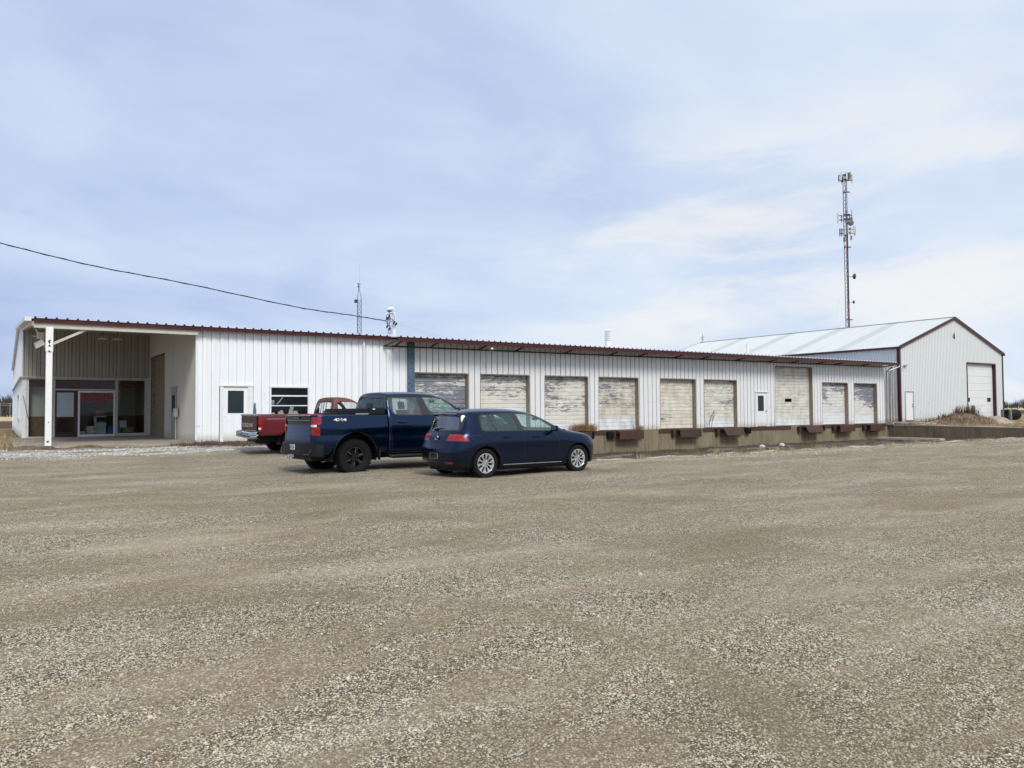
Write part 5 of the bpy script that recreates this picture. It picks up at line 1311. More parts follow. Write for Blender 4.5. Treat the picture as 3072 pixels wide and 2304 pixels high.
# ================================================================ VEHICLES
def paint(name, col, metal=0.25, rough=0.35, coat=1.0, coatr=0.04, dust=0.0, fade=0.0):
    m, t, b = new_mat(name)
    p = opos(t); x, y, z = t.sep(p)
    c = col
    if fade:
        n = t.noise(t.map(p, scale=(2, 2, 4)), 1.2, 6, 0.6)
        c = t.mix(t.math('MULTIPLY', t.ramp(n, [(0.35, 0.0), (0.7, 1.0)]), fade), col, tuple(min(1, v*1.7+0.02) for v in col))
    if dust:
        n = t.noise(p, 5.0, 6, 0.65)
        d = t.math('MULTIPLY', t.math('SUBTRACT', 1.0, t.smooth(t.math('ADD', z, t.math('MULTIPLY', n, -0.35)), 0.1, 0.75)), dust)
        c = t.mix(d, c, (0.12, 0.10, 0.08)); rr = t.math('ADD', rough, t.math('MULTIPLY', d, 0.4)); t.l.new(rr, b.inputs['Roughness'])
        t.l.new(t.math('MULTIPLY', t.math('SUBTRACT', 1.0, d), coat), b.inputs['Coat Weight'])
    else:
        b.inputs['Roughness'].default_value = rough; b.inputs['Coat Weight'].default_value = coat
    t.set(b, 'Base Color', c)
    b.inputs['Metallic'].default_value = metal; b.inputs['Coat Roughness'].default_value = coatr
paint('blue_paint_hatch', (0.0085, 0.019, 0.052), 0.9, 0.24, coat=0.25, coatr=0.12, dust=0.06)
paint('blue_paint_pickup', (0.0055, 0.022, 0.064), 0.9, 0.22, coat=0.35, coatr=0.07, dust=0.06)
paint('red_paint', (0.10, 0.004, 0.009), 0.0, 0.40, coat=0.2, coatr=0.15, dust=0.12, fade=0.12)
paint('brown_primer', (0.105, 0.034, 0.018), 0.0, 0.62, coat=0.05, fade=0.45)
paint('maroon_dark', (0.075, 0.012, 0.012), 0.0, 0.5, coat=0.2, coatr=0.2, fade=0.35)
glass('dark_rear_glass', (0.10, 0.14, 0.16), refl=0.03)
glass('clear_glass', (0.90, 0.93, 0.93), refl=0.04)
simple('chrome', (0.48, 0.52, 0.52), 0.18, metal=1.0, var=0.05)
simple('alloy', (0.62, 0.64, 0.66), 0.25, metal=0.85, var=0.04)
simple('black_gloss', (0.008, 0.009, 0.012), 0.18, coat=0.6)
simple('spoke_black', (0.007, 0.008, 0.010), 0.3, coat=0.3)
simple('tyre', (0.009, 0.009, 0.010), 0.8, var=0.3, scale=12, spec=0.2)
simple('lamp_red', (0.27, 0.008, 0.007), 0.25, coat=0.3, var=0.35, scale=14)
simple('lamp_red_dark', (0.20, 0.006, 0.008), 0.12, coat=1.0)
simple('lamp_clear', (0.72, 0.74, 0.74), 0.08, coat=1.0)
simple('seat_dark', (0.020, 0.021, 0.024), 0.8)
simple('seat_grey', (0.10, 0.105, 0.105), 0.8)
simple('white_paint', (0.80, 0.80, 0.80), 0.4)
simple('plate_white', (0.60, 0.62, 0.66), 0.4)
simple('seam', (0.004, 0.004, 0.006), 0.5)
simple('silver_trim', (0.40, 0.41, 0.42), 0.35, metal=0.6)

def net(stations, m_row, cap0=0.0, cap1=0.0, do0=True, do1=True):
    """stations: (x, [y...], [z...], [dx...]|None) from rear to front; rows go from the sill over the roof to the centre line"""
    bm = bmesh.new(); n = len(stations[0][1]); rings = []
    for st in stations:
        x, ys_, zs_ = st[0], st[1], st[2]; dx_ = st[3] if len(st) > 3 and st[3] else [0]*n
        r_ = [bm.verts.new((x+dx_[j], -ys_[j], zs_[j])) for j in range(n)]
        l_ = [bm.verts.new((x+dx_[j], ys_[j], zs_[j])) for j in range(n-2, -1, -1)]
        rings.append(r_+l_)
    N = 2*n-1
    for a, b_ in zip(rings, rings[1:]):
        for j in range(N-1): bm.faces.new((a[j], b_[j], b_[j+1], a[j+1]))
    def cap(ring, sgn, bulge):
        tops = ring[m_row:N-m_row]; K = len(tops); rows = []
        fr = [v.co.y for v in tops]; w_ = max(1e-6, abs(fr[0])); fr = [f/w_ for f in fr]
        for j in range(m_row+1):
            a, c = ring[j], ring[N-1-j]
            if j == m_row: rows.append(tops); continue
            row = [a]
            for k in range(1, K-1):
                f = fr[k]; yy = abs(a.co.y)*f
                row.append(bm.verts.new((a.co.x+sgn*bulge*(1-f*f), yy, a.co.z)))
            row.append(c); rows.append(row)
        for r0, r1 in zip(rows, rows[1:]):
            for k in range(K-1): bm.faces.new((r0[k], r0[k+1], r1[k+1], r1[k]))
    if do0: cap(rings[0], -1, cap0)
    if do1: cap(rings[-1], 1, cap1)
    bmesh.ops.recalc_face_normals(bm, faces=bm.faces[:])
    f = max(bm.faces, key=lambda q: abs(q.calc_center_median().y)+(0 if abs(q.normal.y) > .7 else -9))
    if f.normal.y*f.calc_center_median().y < 0: bmesh.ops.reverse_faces(bm, faces=bm.faces[:])
    return bm
def subdivide(bm, level=2):
    me = bpy.data.meshes.new('tmp'); bm.to_mesh(me); bm.free()
    o = bpy.data.objects.new('tmp', me); COL.objects.link(o); md = o.modifiers.new('s', 'SUBSURF'); md.levels = level; md.render_levels = level
    dg = bpy.context.evaluated_depsgraph_get(); m2 = bpy.data.meshes.new_from_object(o.evaluated_get(dg))
    out = bmesh.new(); out.from_mesh(m2); bpy.data.objects.remove(o); bpy.data.meshes.remove(me); bpy.data.meshes.remove(m2)
    out.faces.layers.int.new('part'); return out
def carve(bm, planes, part, cond=None, only=(0,)):
    lay = bm.faces.layers.int['part']; planes = [(Vector(c), Vector(n_).normalized()) for c, n_ in planes]
    cand = [f for f in bm.faces if f[lay] in only and (cond is None or cond(f.calc_center_median()))]
    for c, n_ in planes:
        stay = []; cut = []
        for f in cand:
            ds = [(v.co-c).dot(n_) for v in f.verts]
            if min(ds) > -1e-5: continue
            (cut if max(ds) > 1e-5 else stay).append(f)
        if cut:
            geom = list({v for f in cut for v in f.verts})+list({e for f in cut for e in f.edges})+cut
            r_ = bmesh.ops.bisect_plane(bm, geom=geom, dist=1e-5, plane_co=c, plane_no=n_)
            fs = [g for g in r_['geom'] if isinstance(g, bmesh.types.BMFace) and g.is_valid]
            stay += [f for f in set(fs)|{f for f in cut if f.is_valid} if (f.calc_center_median()-c).dot(n_) < 0]
        cand = stay
    for f in cand: f[lay] = part
    return cand
def prism_planes(poly, axis='xz'):
    cx = sum(p_[0] for p_ in poly)/len(poly); cy = sum(p_[1] for p_ in poly)/len(poly); out = []
    for (a, b_) in zip(poly, poly[1:]+poly[:1]):
        d = (b_[0]-a[0], b_[1]-a[1]); n_ = (d[1], -d[0])
        if (cx-a[0])*n_[0]+(cy-a[1])*n_[1] > 0: n_ = (-n_[0], -n_[1])
        if axis == 'xz': out.append(((a[0], 0, a[1]), (n_[0], 0, n_[1])))
        elif axis == 'yz': out.append(((0, a[0], a[1]), (0, n_[0], n_[1])))
        else: out.append(((a[0], a[1], 0), (n_[0], n_[1], 0)))
    return out
def circle_poly(cx, cz, r, n=28): return [(cx+r*math.cos(2*math.pi*k/n), cz+r*math.sin(2*math.pi*k/n)) for k in range(n)]
def grow_poly(poly, d):
    cx = sum(p_[0] for p_ in poly)/len(poly); cy = sum(p_[1] for p_ in poly)/len(poly); out = []
    n = len(poly)
    for i in range(n):
        p0, p1, p2 = poly[i-1], poly[i], poly[(i+1) % n]
        def nrm(a, b_):
            v = Vector((b_[1]-a[1], -(b_[0]-a[0]))).normalized()
            if (cx-a[0])*v.x+(cy-a[1])*v.y > 0: v = -v
            return v
        n1, n2 = nrm(p0, p1), nrm(p1, p2); k = d/max(0.35, 1+n1.dot(n2)); out.append((p1[0]+(n1.x+n2.x)*k, p1[1]+(n1.y+n2.y)*k))
    return out
def strip_poly(a, b_, w_):
    d = Vector((b_[0]-a[0], b_[1]-a[1])).normalized(); n_ = Vector((-d.y, d.x))*w_/2
    return [(a[0]+n_.x, a[1]+n_.y), (b_[0]+n_.x, b_[1]+n_.y), (b_[0]-n_.x, b_[1]-n_.y), (a[0]-n_.x, a[1]-n_.y)]
def emit(bm, parts, name, mat, parent, label=None, smooth=True, thick=0.0, sides=False):
    if sides:
        return [emit_one(bm, parts, name, mat, parent, label, smooth, thick, q) for q in ((lambda c: c.y < 0), (lambda c: c.y >= 0))][0]
    return emit_one(bm, parts, name, mat, parent, label, smooth, thick)
def emit_one(bm, parts, name, mat, parent, label=None, smooth=True, thick=0.0, flt=None):
    lay = bm.faces.layers.int['part']; fs = [f for f in bm.faces if f[lay] in parts and (flt is None or flt(f.calc_center_median()))]
    if not fs: return None
    vm = {}; V = []; F = []
    for f in fs:
        row = []
        for v in f.verts:
            if v not in vm: vm[v] = len(V); V.append(v.co[:])
            row.append(vm[v])
        F.append(row)
    me = bpy.data.meshes.new(name); me.from_pydata(V, [], F); me.materials.append(MATS[mat]); me.polygons.foreach_set('use_smooth', [smooth]*len(F))
    o = bpy.data.objects.new(name, me); COL.objects.link(o); o.parent = parent
    # keep the shading of the whole shell across cuts
    if smooth:
        NR = [None]*len(V)
        for v, i in vm.items(): NR[i] = shell_normal(v.co)
        try: me.normals_split_custom_set_from_vertices(NR)
        except Exception as ex: pass
    if thick:
        md = o.modifiers.new('t', 'SOLIDIFY'); md.thickness = thick; md.offset = -1
    if label: o['label'] = label
    return o
from mathutils.bvhtree import BVHTree
from mathutils.interpolate import poly_3d_calc
VN = {}
def snap_normals(bm):
    bm.normal_update(); bm.verts.ensure_lookup_table(); bm.verts.index_update()
    VN['co'] = [v.co.copy() for v in bm.verts]; VN['n'] = [v.normal.copy() for v in bm.verts]; VN['f'] = [[v.index for v in f.verts] for f in bm.faces]
    VN['t'] = BVHTree.FromPolygons(VN['co'], VN['f'])
def shell_normal(co):
    loc, n_, i, d = VN['t'].find_nearest(co); f = VN['f'][i]
    ws = poly_3d_calc([VN['co'][k] for k in f], loc); r_ = Vector((0, 0, 0))
    for w_, k in zip(ws, f): r_ += VN['n'][k]*w_
    return r_.normalized()[:] if r_.length > 1e-6 else n_[:]

def wheel(parent, pos, R_, W_, rim, style, side, label=None):
    """side -1: outer face towards -y"""
    wv = bpy.data.objects.new('wheel', None); COL.objects.link(wv); wv.parent = parent; wv.location = pos; wv.empty_display_size = .1
    mb = MB(); h = W_/2; s = side
    kk = 0.86 if style == 'car' else 0.82
    prof = [(rim-0.02, -s*h*0.75), (rim, -s*h*0.8), (R_*kk, -s*h), (R_*0.965, -s*h*0.93), (R_, -s*h*0.72), (R_, s*h*0.72), (R_*0.965, s*h*0.93), (R_*kk, s*h), (rim+0.02, s*h*0.9), (rim, s*h*0.78), (rim-0.012, s*h*0.7)]
    mb.lathe(prof, (0, 0, 0), 'y', 64)
    if style != 'car':
        n = 34
        for k in range(n):
            a = 2*math.pi*k/n; da = 2*math.pi/n*0.30
            for (h0, h1, oo) in ((-h*1.0, -h*0.45, 0), (-h*0.35, h*0.35, 0.5), (h*0.45, h*1.0, 0)):
                aa = a+oo*2*math.pi/n; vs = []
                for rr in (R_-0.004, R_+0.010):
                    for (t_, hh) in ((-da, h0), (da, h0), (da, h1), (-da, h1)): vs.append(((rr)*math.cos(aa+t_), hh, (rr)*math.sin(aa+t_)))
                mb.add(vs, [(4, 5, 6, 7), (0, 1, 5, 4), (1, 2, 6, 5), (2, 3, 7, 6), (3, 0, 4, 7)])
            # side lugs
            vs = []
            for hh in (s*h*0.985, s*h*1.05):
                for (rr, t_) in ((R_*0.90, -da), (R_*0.90, da), (R_*0.985, da), (R_*0.985, -da)): vs.append((rr*math.cos(a+t_), hh, rr*math.sin(a+t_)))
            mb.add(vs, [(4, 5, 6, 7), (0, 1, 5, 4), (1, 2, 6, 5), (2, 3, 7, 6), (3, 0, 4, 7)])
    mb.build('tyre', 'tyre', wv, smooth=35, local=True)
    rm = {'car': 'alloy', 'off': 'spoke_black', 'steel': 'dark_metal'}[style]
    mb = MB(); mb.lathe([(rim-0.002, s*h*0.80), (rim-0.012, s*h*0.82), (rim-0.022, s*h*0.74), (rim-0.035, s*h*0.45), (rim-0.045, -s*h*0.7)], (0, 0, 0), 'y', 48)
    if style != 'steel': mb.lathe([(0.0, s*h*0.62), (0.032, s*h*0.62), (0.036, s*h*0.56), (0.075, s*h*0.54), (0.085, s*h*0.30)], (0, 0, 0), 'y', 24)
    n = {'car': 10, 'off': 6, 'steel': 0}[style]
    for k in range(n):
        a = 2*math.pi*(k+0.25)/n; u = Vector((math.cos(a), 0, math.sin(a))); v = Vector((-math.sin(a), 0, math.cos(a))); yv = Vector((0, s, 0))
        if style == 'car':
            pr = [(0.045, 0.011, 0.56), (0.12, 0.015, 0.60), (rim-0.055, 0.030, 0.66), (rim-0.012, 0.041, 0.70)]
            off_ = 0.0
        else:
            pr = [(0.05, 0.034, 0.50), (0.12, 0.028, 0.54), (rim-0.07, 0.030, 0.60), (rim-0.010, 0.045, 0.64)]
        vs = []
        for (r_, hw, dd) in pr:
            for (q, e2) in ((-hw, 0), (-hw*0.7, 0.012), (hw*0.7, 0.012), (hw, 0), (hw*.9, -0.03), (-hw*.9, -0.03)): vs.append(u*r_+v*q+yv*(h*dd+e2))
        fs = []
        for i in range(len(pr)-1):
            for q in range(6): fs.append((i*6+q, i*6+(q+1) % 6, (i+1)*6+(q+1) % 6, (i+1)*6+q))
        mb.add(vs, fs)
    if style == 'steel': mb.lathe([(rim-0.03, s*h*0.55), (rim*0.72, s*h*0.35), (rim*0.45, s*h*0.62), (0.0, s*h*0.66)], (0, 0, 0), 'y', 32)
    mb.build('rim', rm, wv, smooth=40, local=True)
    mb = MB(); mb.lathe([(rim-0.05, s*h*0.0), (0.0, s*h*0.02)], (0, 0, 0), 'y', 24); mb.lathe([(rim*0.68, s*h*0.10), (rim*0.68, s*h*0.16), (0.05, s*h*0.16)], (0, 0, 0), 'y', 28)
    mb.build('brake_disc', 'dark_metal' if style == 'car' else 'black_plastic', wv, smooth=40, local=True)
    if style == 'off' :
        for k in range(6):
            a = 2*math.pi*k/6+R(30); mb = MB(); mb.lathe([(0.0, s*(h*0.60)), (0.012, s*h*0.60), (0.013, s*h*0.5)], (0.068*math.cos(a), 0, 0.068*math.sin(a)), 'y', 8); mb.build('lug_nut', 'chrome', wv, local=True, smooth=40)
        # machined spoke tips
        for k in range(6):
            a = 2*math.pi*(k+0.25)/6; mb = MB(); u = Vector((math.cos(a), 0, math.sin(a))); v = Vector((-math.sin(a), 0, math.cos(a)))
            mb.bar(u*(rim-0.13)+v*0.020+Vector((0, s*(h*0.60+0.014), 0)), u*(rim-0.03)+v*0.030+Vector((0, s*(h*0.645+0.012), 0)), 0.007, 0.004, upv=(0, 1, 0)); mb.build('spoke_accent', 'silver_trim', wv, local=True)
    elif style == 'car':
        for k in range(5):
            a = 2*math.pi*k/5+R(18); mb = MB(); mb.lathe([(0.0, s*(h*0.60)), (0.011, s*h*0.60), (0.012, s*h*0.5)], (0.058*math.cos(a), 0, 0.058*math.sin(a)), 'y', 8); mb.build('lug_nut', 'dark_metal', wv, local=True)
    return wv

def seat(parent, x, y, z, back, mat, w_=0.50, head=True):
    mb = MB(); mb.bbox(x-0.05, x+0.48, y-w_/2, y+w_/2, z, z+0.16, 0.05)
    def slab(x0, z0, x1, z1, hw, th):
        bm = bmesh.new(); bmesh.ops.create_cube(bm, size=1)
        for v in bm.verts:
            k = v.co.z+0.5; v.co = Vector((lerp(x0, x1, k)+v.co.x*th, y+v.co.y*2*hw*(1-0.12*k), lerp(z0, z1, k)))
        bmesh.ops.bevel(bm, geom=bm.edges[:], offset=0.045, segments=3, profile=0.6, affect='EDGES'); bm.verts.index_update()
        mb.add([v.co[:] for v in bm.verts], [[v.index for v in f.verts] for f in bm.faces]); bm.free()
    slab(x, z+0.1, x-0.16, z+back, w_/2, 0.13)
    if head: slab(x-0.16, z+back+0.02, x-0.19, z+back+0.22, 0.13, 0.10); mb.tube([(x-0.16, y-0.06, z+back-0.05), (x-0.17, y-0.06, z+back+0.08)], 0.008, 5); mb.tube([(x-0.16, y+0.06, z+back-0.05), (x-0.17, y+0.06, z+back+0.08)], 0.008, 5)
    return mb.build('seat', mat, parent, smooth=40, local=True)
def steering(parent, x, y, z, r=0.18):
    mb = MB(); n = 22; pts = []
    for k in range(n+1):
        a = 2*math.pi*k/n; pts.append((x+0.10*math.sin(a)*0.7, y+r*math.cos(a), z+r*math.sin(a)*0.92))
    mb.tube(pts, 0.014, 6); mb.bar((x, y-r, z), (x, y+r, z), 0.03, 0.02); mb.bar((x, y, z), (x-0.03, y, z-r), 0.03); mb.tube([(x, y, z), (x+0.28, y, z-0.12)], 0.025, 6)
    return mb.build('steering_wheel', 'black_plastic', parent, smooth=True, local=True)
def mirror(parent, x, y, z, sx, sy, sz, mat, s):
    bm = bmesh.new(); bmesh.ops.create_cube(bm, size=1)
    for v in bm.verts: v.co = Vector((x+v.co.x*sx*(1.0 if v.co.z < 0 else 0.8), y+v.co.y*sy*(1 if v.co.x < 0 else 0.75), z+v.co.z*sz))
    bmesh.ops.bevel(bm, geom=bm.edges[:], offset=min(sx, sy, sz)*0.3, segments=3, profile=0.6, affect='EDGES'); bm.verts.index_update()
    mb = MB(); mb.add([v.co[:] for v in bm.verts], [[v.index for v in f.verts] for f in bm.faces]); bm.free()
    mb.bar((x+0.02, y-s*sy*0.4, z-sz*0.35), (x+0.04, y-s*(sy*0.5+0.10), z-sz*0.55), 0.05, 0.03)
    m_ = mb.build('side_mirror', mat, parent, smooth=40, local=True)
    mb = MB(); mb.box(x-sx*0.5-0.003, x-sx*0.5+0.002, y-sy*0.38, y+sy*0.38, z-sz*0.32, z+sz*0.36); mb.build('mirror_glass', 'chrome', m_, local=True)
    return m_
def handle(parent, x, y, z, mat, s, ln=0.20):
    mb = MB(); mb.bbox(x-ln/2, x+ln/2, y-0.016+s*0.02, y+0.016+s*0.02, z-0.014, z+0.014, 0.01)
    h_ = mb.build('door_handle', mat, parent, smooth=40, local=True); mb = MB(); mb.lathe([(0.0, 0.0), (0.05, 0.0), (0.055, 0.004)], (x-0.01, y-s*0.004, z-0.006), 'y', 14)
    mb.build('handle_recess', 'black_gloss', h_, local=True); return h_
def shell_box(parent, name, mat, x0, x1, w_, z0, z1):
    mb = MB(); mb.box(x0, x1, -w_, w_, z0, z1); return mb.build(name, mat, parent, local=True)
def arch_liner(parent, cx, cz, r, y0, y1):
    mb = MB(); n = 20; vs = []; fs = []
    for yy in (y0, y1):
        for k in range(n+1):
            a = R(-12)+R(204)*k/n; vs.append((cx+r*math.cos(a), yy, cz+r*math.sin(a)))
    for k in range(n): fs.append((k, k+1, n+1+k+1, n+1+k))
    fs.append(tuple(n+1+k for k in range(n+1)))
    mb.add(vs, fs); return mb.build('wheel_liner', 'black_plastic', parent, smooth=40, local=True)

# ---------------------------------------------------------------- hatchback
def make_hatch():
    root = empty('hatchback', (8.70, 14.99, 0.088), 0.049, 'small dark blue hatchback with silver ten spoke wheels parked nearest the camera', 'car')
    #        j: 0    1     2     3     4     5     6     7     8     9     10
    S = []
    S.append((-0.71, [.46, .58, .655, .68, .675, .66, .63, .53, .49, .265, 0], [.25, .235, .36, .60, .70, .925, 1.01, 1.335, 1.395, 1.425, 1.432], [.10, .05, .0, -.03, .035, .09, .19, .375, .22, .19, .18]))
    S.append((-0.635, [.52, .70, .775, .80, .795, .765, .73, .565, .51, .28, 0], [.22, .215, .345, .60, .70, .93, 1.015, 1.345, 1.405, 1.438, 1.446], [.06, .03, 0, -.02, .025, .07, .15, .345, .27, .25, .24]))
    S.append((-0.42, [.58, .79, .86, .880, .882, .84, .795, .60, .54, .295, 0], [.19, .195, .34, .57, .76, .935, 1.015, 1.36, 1.425, 1.462, 1.47], [0, 0, 0, 0, .01, .03, .08, .22, .20, .18, .18]))
    S.append((-0.05, [.60, .83, .886, .884, .904, .862, .82, .635, .56, .30, 0], [.17, .18, .33, .60, .79, .935, 1.01, 1.376, 1.448, 1.485, 1.493]))
    S.append((0.42, [.60, .845, .886, .884, .906, .866, .83, .66, .57, .31, 0], [.17, .18, .33, .60, .79, .935, 1.005, 1.388, 1.458, 1.498, 1.506]))
    S.append((0.95, [.60, .85, .886, .884, .906, .868, .835, .67, .575, .31, 0], [.17, .18, .33, .60, .79, .93, 1.0, 1.395, 1.456, 1.494, 1.501]))
    S.append((1.40, [.60, .85, .886, .884, .906, .868, .835, .67, .57, .31, 0], [.17, .18, .33, .60, .79, .925, .99, 1.365, 1.41, 1.445, 1.452]))
    S.append((1.80, [.60, .85, .886, .884, .906, .868, .835, .705, .635, .34, 0], [.17, .18, .33, .60, .79, .92, .985, 1.205, 1.245, 1.29, 1.305]))
    S.append((2.14, [.60, .845, .886, .884, .906, .866, .825, .755, .70, .38, 0], [.17, .18, .33, .60, .79, .915, .975, 1.035, 1.065, 1.115, 1.13]))
    S.append((2.36, [.60, .84, .886, .884, .904, .862, .815, .74, .66, .36, 0], [.17, .18, .33, .60, .79, .905, .955, .985, 1.0, 1.025, 1.035]))
    S.append((2.70, [.60, .84, .878, .888, .892, .852, .795, .70, .60, .34, 0], [.18, .19, .33, .56, .76, .88, .92, .945, .96, .975, .98]))
    S.append((2.98, [.58, .80, .855, .865, .862, .825, .77, .66, .55, .31, 0], [.19, .20, .33, .56, .74, .84, .88, .90, .91, .92, .925]))
    S.append((3.19, [.55, .73, .775, .785, .775, .75, .70, .60, .50, .28, 0], [.20, .20, .33, .55, .69, .775, .81, .835, .85, .86, .865]))
    S.append((3.33, [.48, .60, .635, .645, .63, .61, .58, .50, .43, .24, 0], [.21, .21, .33, .52, .63, .70, .74, .77, .785, .795, .80], [0, 0, 0, 0, 0, -.01, -.02, -.02, -.02, -.01, 0]))
    S.append((3.40, [.38, .46, .49, .50, .48, .46, .44, .38, .33, .19, 0], [.22, .22, .34, .50, .60, .66, .69, .715, .73, .74, .745], [-.04, -.02, 0, 0, -.01, -.03, -.05, -.06, -.07, -.05, -.04]))
    bm = subdivide(net(S, 7, 0.075, 0.045), 3); snap_normals(bm)
    side = [lambda c, s=s: c.y*s > 0.3 for s in (-1, 1)]
    for cx in (0.0, 2.637):
        for cnd in side: carve(bm, prism_planes(circle_poly(cx, 0.318, 0.372)), 99, cnd)
        for cnd in side: carve(bm, [((cx-0.37, 0, 0), (-1, 0, 0)), ((cx+0.37, 0, 0), (1, 0, 0)), ((0, 0, 0.318), (0, 0, 1))], 99, lambda c, q=cnd: q(c) and c.z < 0.33)
    # windows
    W = {1: [(-0.045, 1.045), (0.02, 1.025), (0.275, 1.02), (0.155, 1.345), (0.03, 1.345), (-0.02, 1.31)], 2: [(0.305, 1.02), (0.885, 1.012), (0.80, 1.365), (0.185, 1.35)], 3: [(1.06, 1.012), (1.94, 1.00), (1.97, 1.02), (1.60, 1.235), (1.32, 1.345), (1.16, 1.362), (0.945, 1.368)]}
    B = [(-0.075, 1.03), (0.0, 1.003), (1.97, 0.985), (2.06, 1.005), (1.62, 1.262), (1.34, 1.372), (1.1, 1.39), (0.6, 1.393), (0.02, 1.372), (-0.055, 1.32)]
    for cnd in side:
        for k, P_ in W.items(): carve(bm, prism_planes(P_), 10+k, lambda c, q=cnd: q(c) and c.z > 0.97)
        carve(bm, prism_planes(B), 20, lambda c, q=cnd: q(c) and c.z > 0.97)
    # windscreen and rear glass
    carve(bm, prism_planes([(1.43, -.50), (2.02, -.655), (2.28, -.66), (2.40, -.33), (2.42, 0), (2.40, .33), (2.28, .66), (2.02, .655), (1.43, .50)], 'xy'), 14, lambda c: c.z > 0.96)
    rg = [(-.56, 1.045), (-.59, 1.07), (-.50, 1.30), (-.47, 1.32), (.47, 1.32), (.50, 1.30), (.59, 1.07), (.56, 1.045)]
    carve(bm, prism_planes(rg, 'yz'), 15, lambda c: c.x < -0.20 and c.z > 0.98)
    carve(bm, prism_planes([(-.62, 1.015), (-.655, 1.06), (-.545, 1.375), (.545, 1.375), (.655, 1.06), (.62, 1.015)], 'yz'), 21, lambda c: c.x < -0.20 and c.z > 0.98)
    # tail lamps
    for s in (-1, 1):
        cn = lambda c, s=s: c.y*s > 0.3 and c.x < -0.2
        carve(bm, [((0, 0, .805), (0, 0, -1)), ((0, 0, .95), (0, 0, 1)), ((-.40, 0, .81), (.72, 0, .69)), ((0, .37*s, .80), (0, -s, .45*0))] + [((0, .40*s, .965), (0, -s*.9, .35))], 30 if s < 0 else 31, cn)
    # seams
    def seam(a, b_, cnd, w_=0.009, part=40, ax='xz', only=(0,)): carve(bm, prism_planes(strip_poly(a, b_, w_), ax), part, cnd, only)
    for cnd in side:
        seam((1.03, .26), (1.03, .93), cnd); seam((1.03, .93), (1.0, 1.0), cnd); seam((2.03, .26), (2.03, .80), cnd); seam((2.03, .80), (1.90, .99), cnd); seam((.42, .255), (2.035, .255), cnd)
        seam((.42, .255), (.40, .46), cnd); seam((.40, .46), (.07, .90), cnd); seam((.07, .90), (-.02, 1.02), cnd); seam((-.08, 1.02), (-.09, 1.33), cnd, 0.004)
        seam((3.02, .62), (2.98, .80), cnd, 0.006)
        seam((-.62, .61), (-.36, .61), cnd, 0.006)
    # fuel flap on the right side
    fl = [(-.36, .895), (-.33, .925), (-.16, .925), (-.10, .90), (-.055, .83), (-.07, .79), (-.25, .79), (-.30, .81)]
    cnd = side[0]; inner = grow_poly(fl, -0.006)
    carve(bm, prism_planes(inner), 41, cnd); carve(bm, prism_planes(fl), 40, cnd)
    # doors as parts
    for s, cnd in zip((0, 1), side):
        carve(bm, prism_planes([(1.03, .26), (2.03, .26), (2.03, .80), (1.90, 1.0), (1.0, 1.0), (1.03, .93)]), 50+s, cnd)
        carve(bm, prism_planes([(.42, .26), (1.03, .26), (1.03, .93), (1.0, 1.0), (-.01, 1.02), (.07, .90), (.40, .46)]), 52+s, cnd)
    # tailgate
    rear = lambda c: c.x < -0.30
    tg = [(-.66, .94), (-.60, .74), (-.48, .56), (.48, .56), (.60, .74), (.66, .94), (.61, 1.0), (-.61, 1.0)]
    carve(bm, prism_planes(grow_poly(tg, -0.008), 'yz'), 60, rear); carve(bm, prism_planes(tg, 'yz'), 40, rear)
    # lower black bumper insert, reflectors
    for s in (-1, 1): carve(bm, prism_planes([(s*.36, .350), (s*.64, .36), (s*.62, .315), (s*.42, .31)], 'yz'), 33, rear)
    carve(bm, [((0, 0, .335), (0, 0, 1))], 34, lambda c: c.x < -0.42)
    carve(bm, [((0, 0, .235), (0, 0, 1))], 34, lambda c: c.x > -0.42)
    carve(bm, prism_planes([(-.45, .62), (.45, .62), (.38, .40), (-.38, .40)], 'yz'), 35, lambda c: c.x > 3.2)
    # headlamps
    for s in (-1, 1): carve(bm, [((2.97, 0, .7), (-1, 0, -.35)), ((0, 0, .66), (-.18, 0, -1)), ((0, 0, .80), (.35, 0, 1)), ((0, .42*s, 0), (0, -s, 0))], 36, lambda c, s=s: c.y*s > .3 and c.x > 2.9)
    body = emit(bm, (0, 35), 'body', 'blue_paint_hatch', root)
    emit(bm, (40,), 'panel_gap', 'seam', body, sides=True); emit(bm, (41,), 'fuel_flap', 'blue_paint_hatch', body); emit(bm, (34,), 'lower_bumper', 'black_plastic', root)
    emit(bm, (60,), 'tailgate', 'blue_paint_hatch', root)
    emit(bm, (30, 31), 'tail_lamp', 'lamp_red', root, sides=True)
    emit(bm, (33,), 'reflector', 'lamp_red_dark', root, sides=True); emit(bm, (36,), 'headlamp', 'lamp_clear', root, sides=True)
    emit(bm, (20, 21), 'window_surround', 'black_gloss', root)
    doors = []
    for p_ in (50, 51, 52, 53): doors.append(emit(bm, (p_,), 'door', 'blue_paint_hatch', root))
    for p_ in (11, 12, 13): emit(bm, (p_,), 'side_window', 'car_glass', root, sides=True)
    emit(bm, (14,), 'windscreen', 'car_glass', root); emit(bm, (15,), 'rear_window', 'rear_glass', root)
    bm.free()
    # lamp inner details
    mb = MB()
    for (y0, y1) in ((-.60, -.455), (-.73, -.635)): mb.box(-.80, -.70, y0, y1, .84, .93)
    # badge, emblem
    em = MB(); ecx, ecz, ex = 0.0, 0.865, -0.722
    em.lathe([(0.048, 0.0), (0.052, -0.008), (0.062, -0.008), (0.066, 0.0)], (ex, 0, ecz), 'x', 30)
    def st(a, b_): em.bar((ex-0.004, a[0], ecz+a[1]), (ex-0.004, b_[0], ecz+b_[1]), 0.009, 0.009, upv=(1, 0, 0))
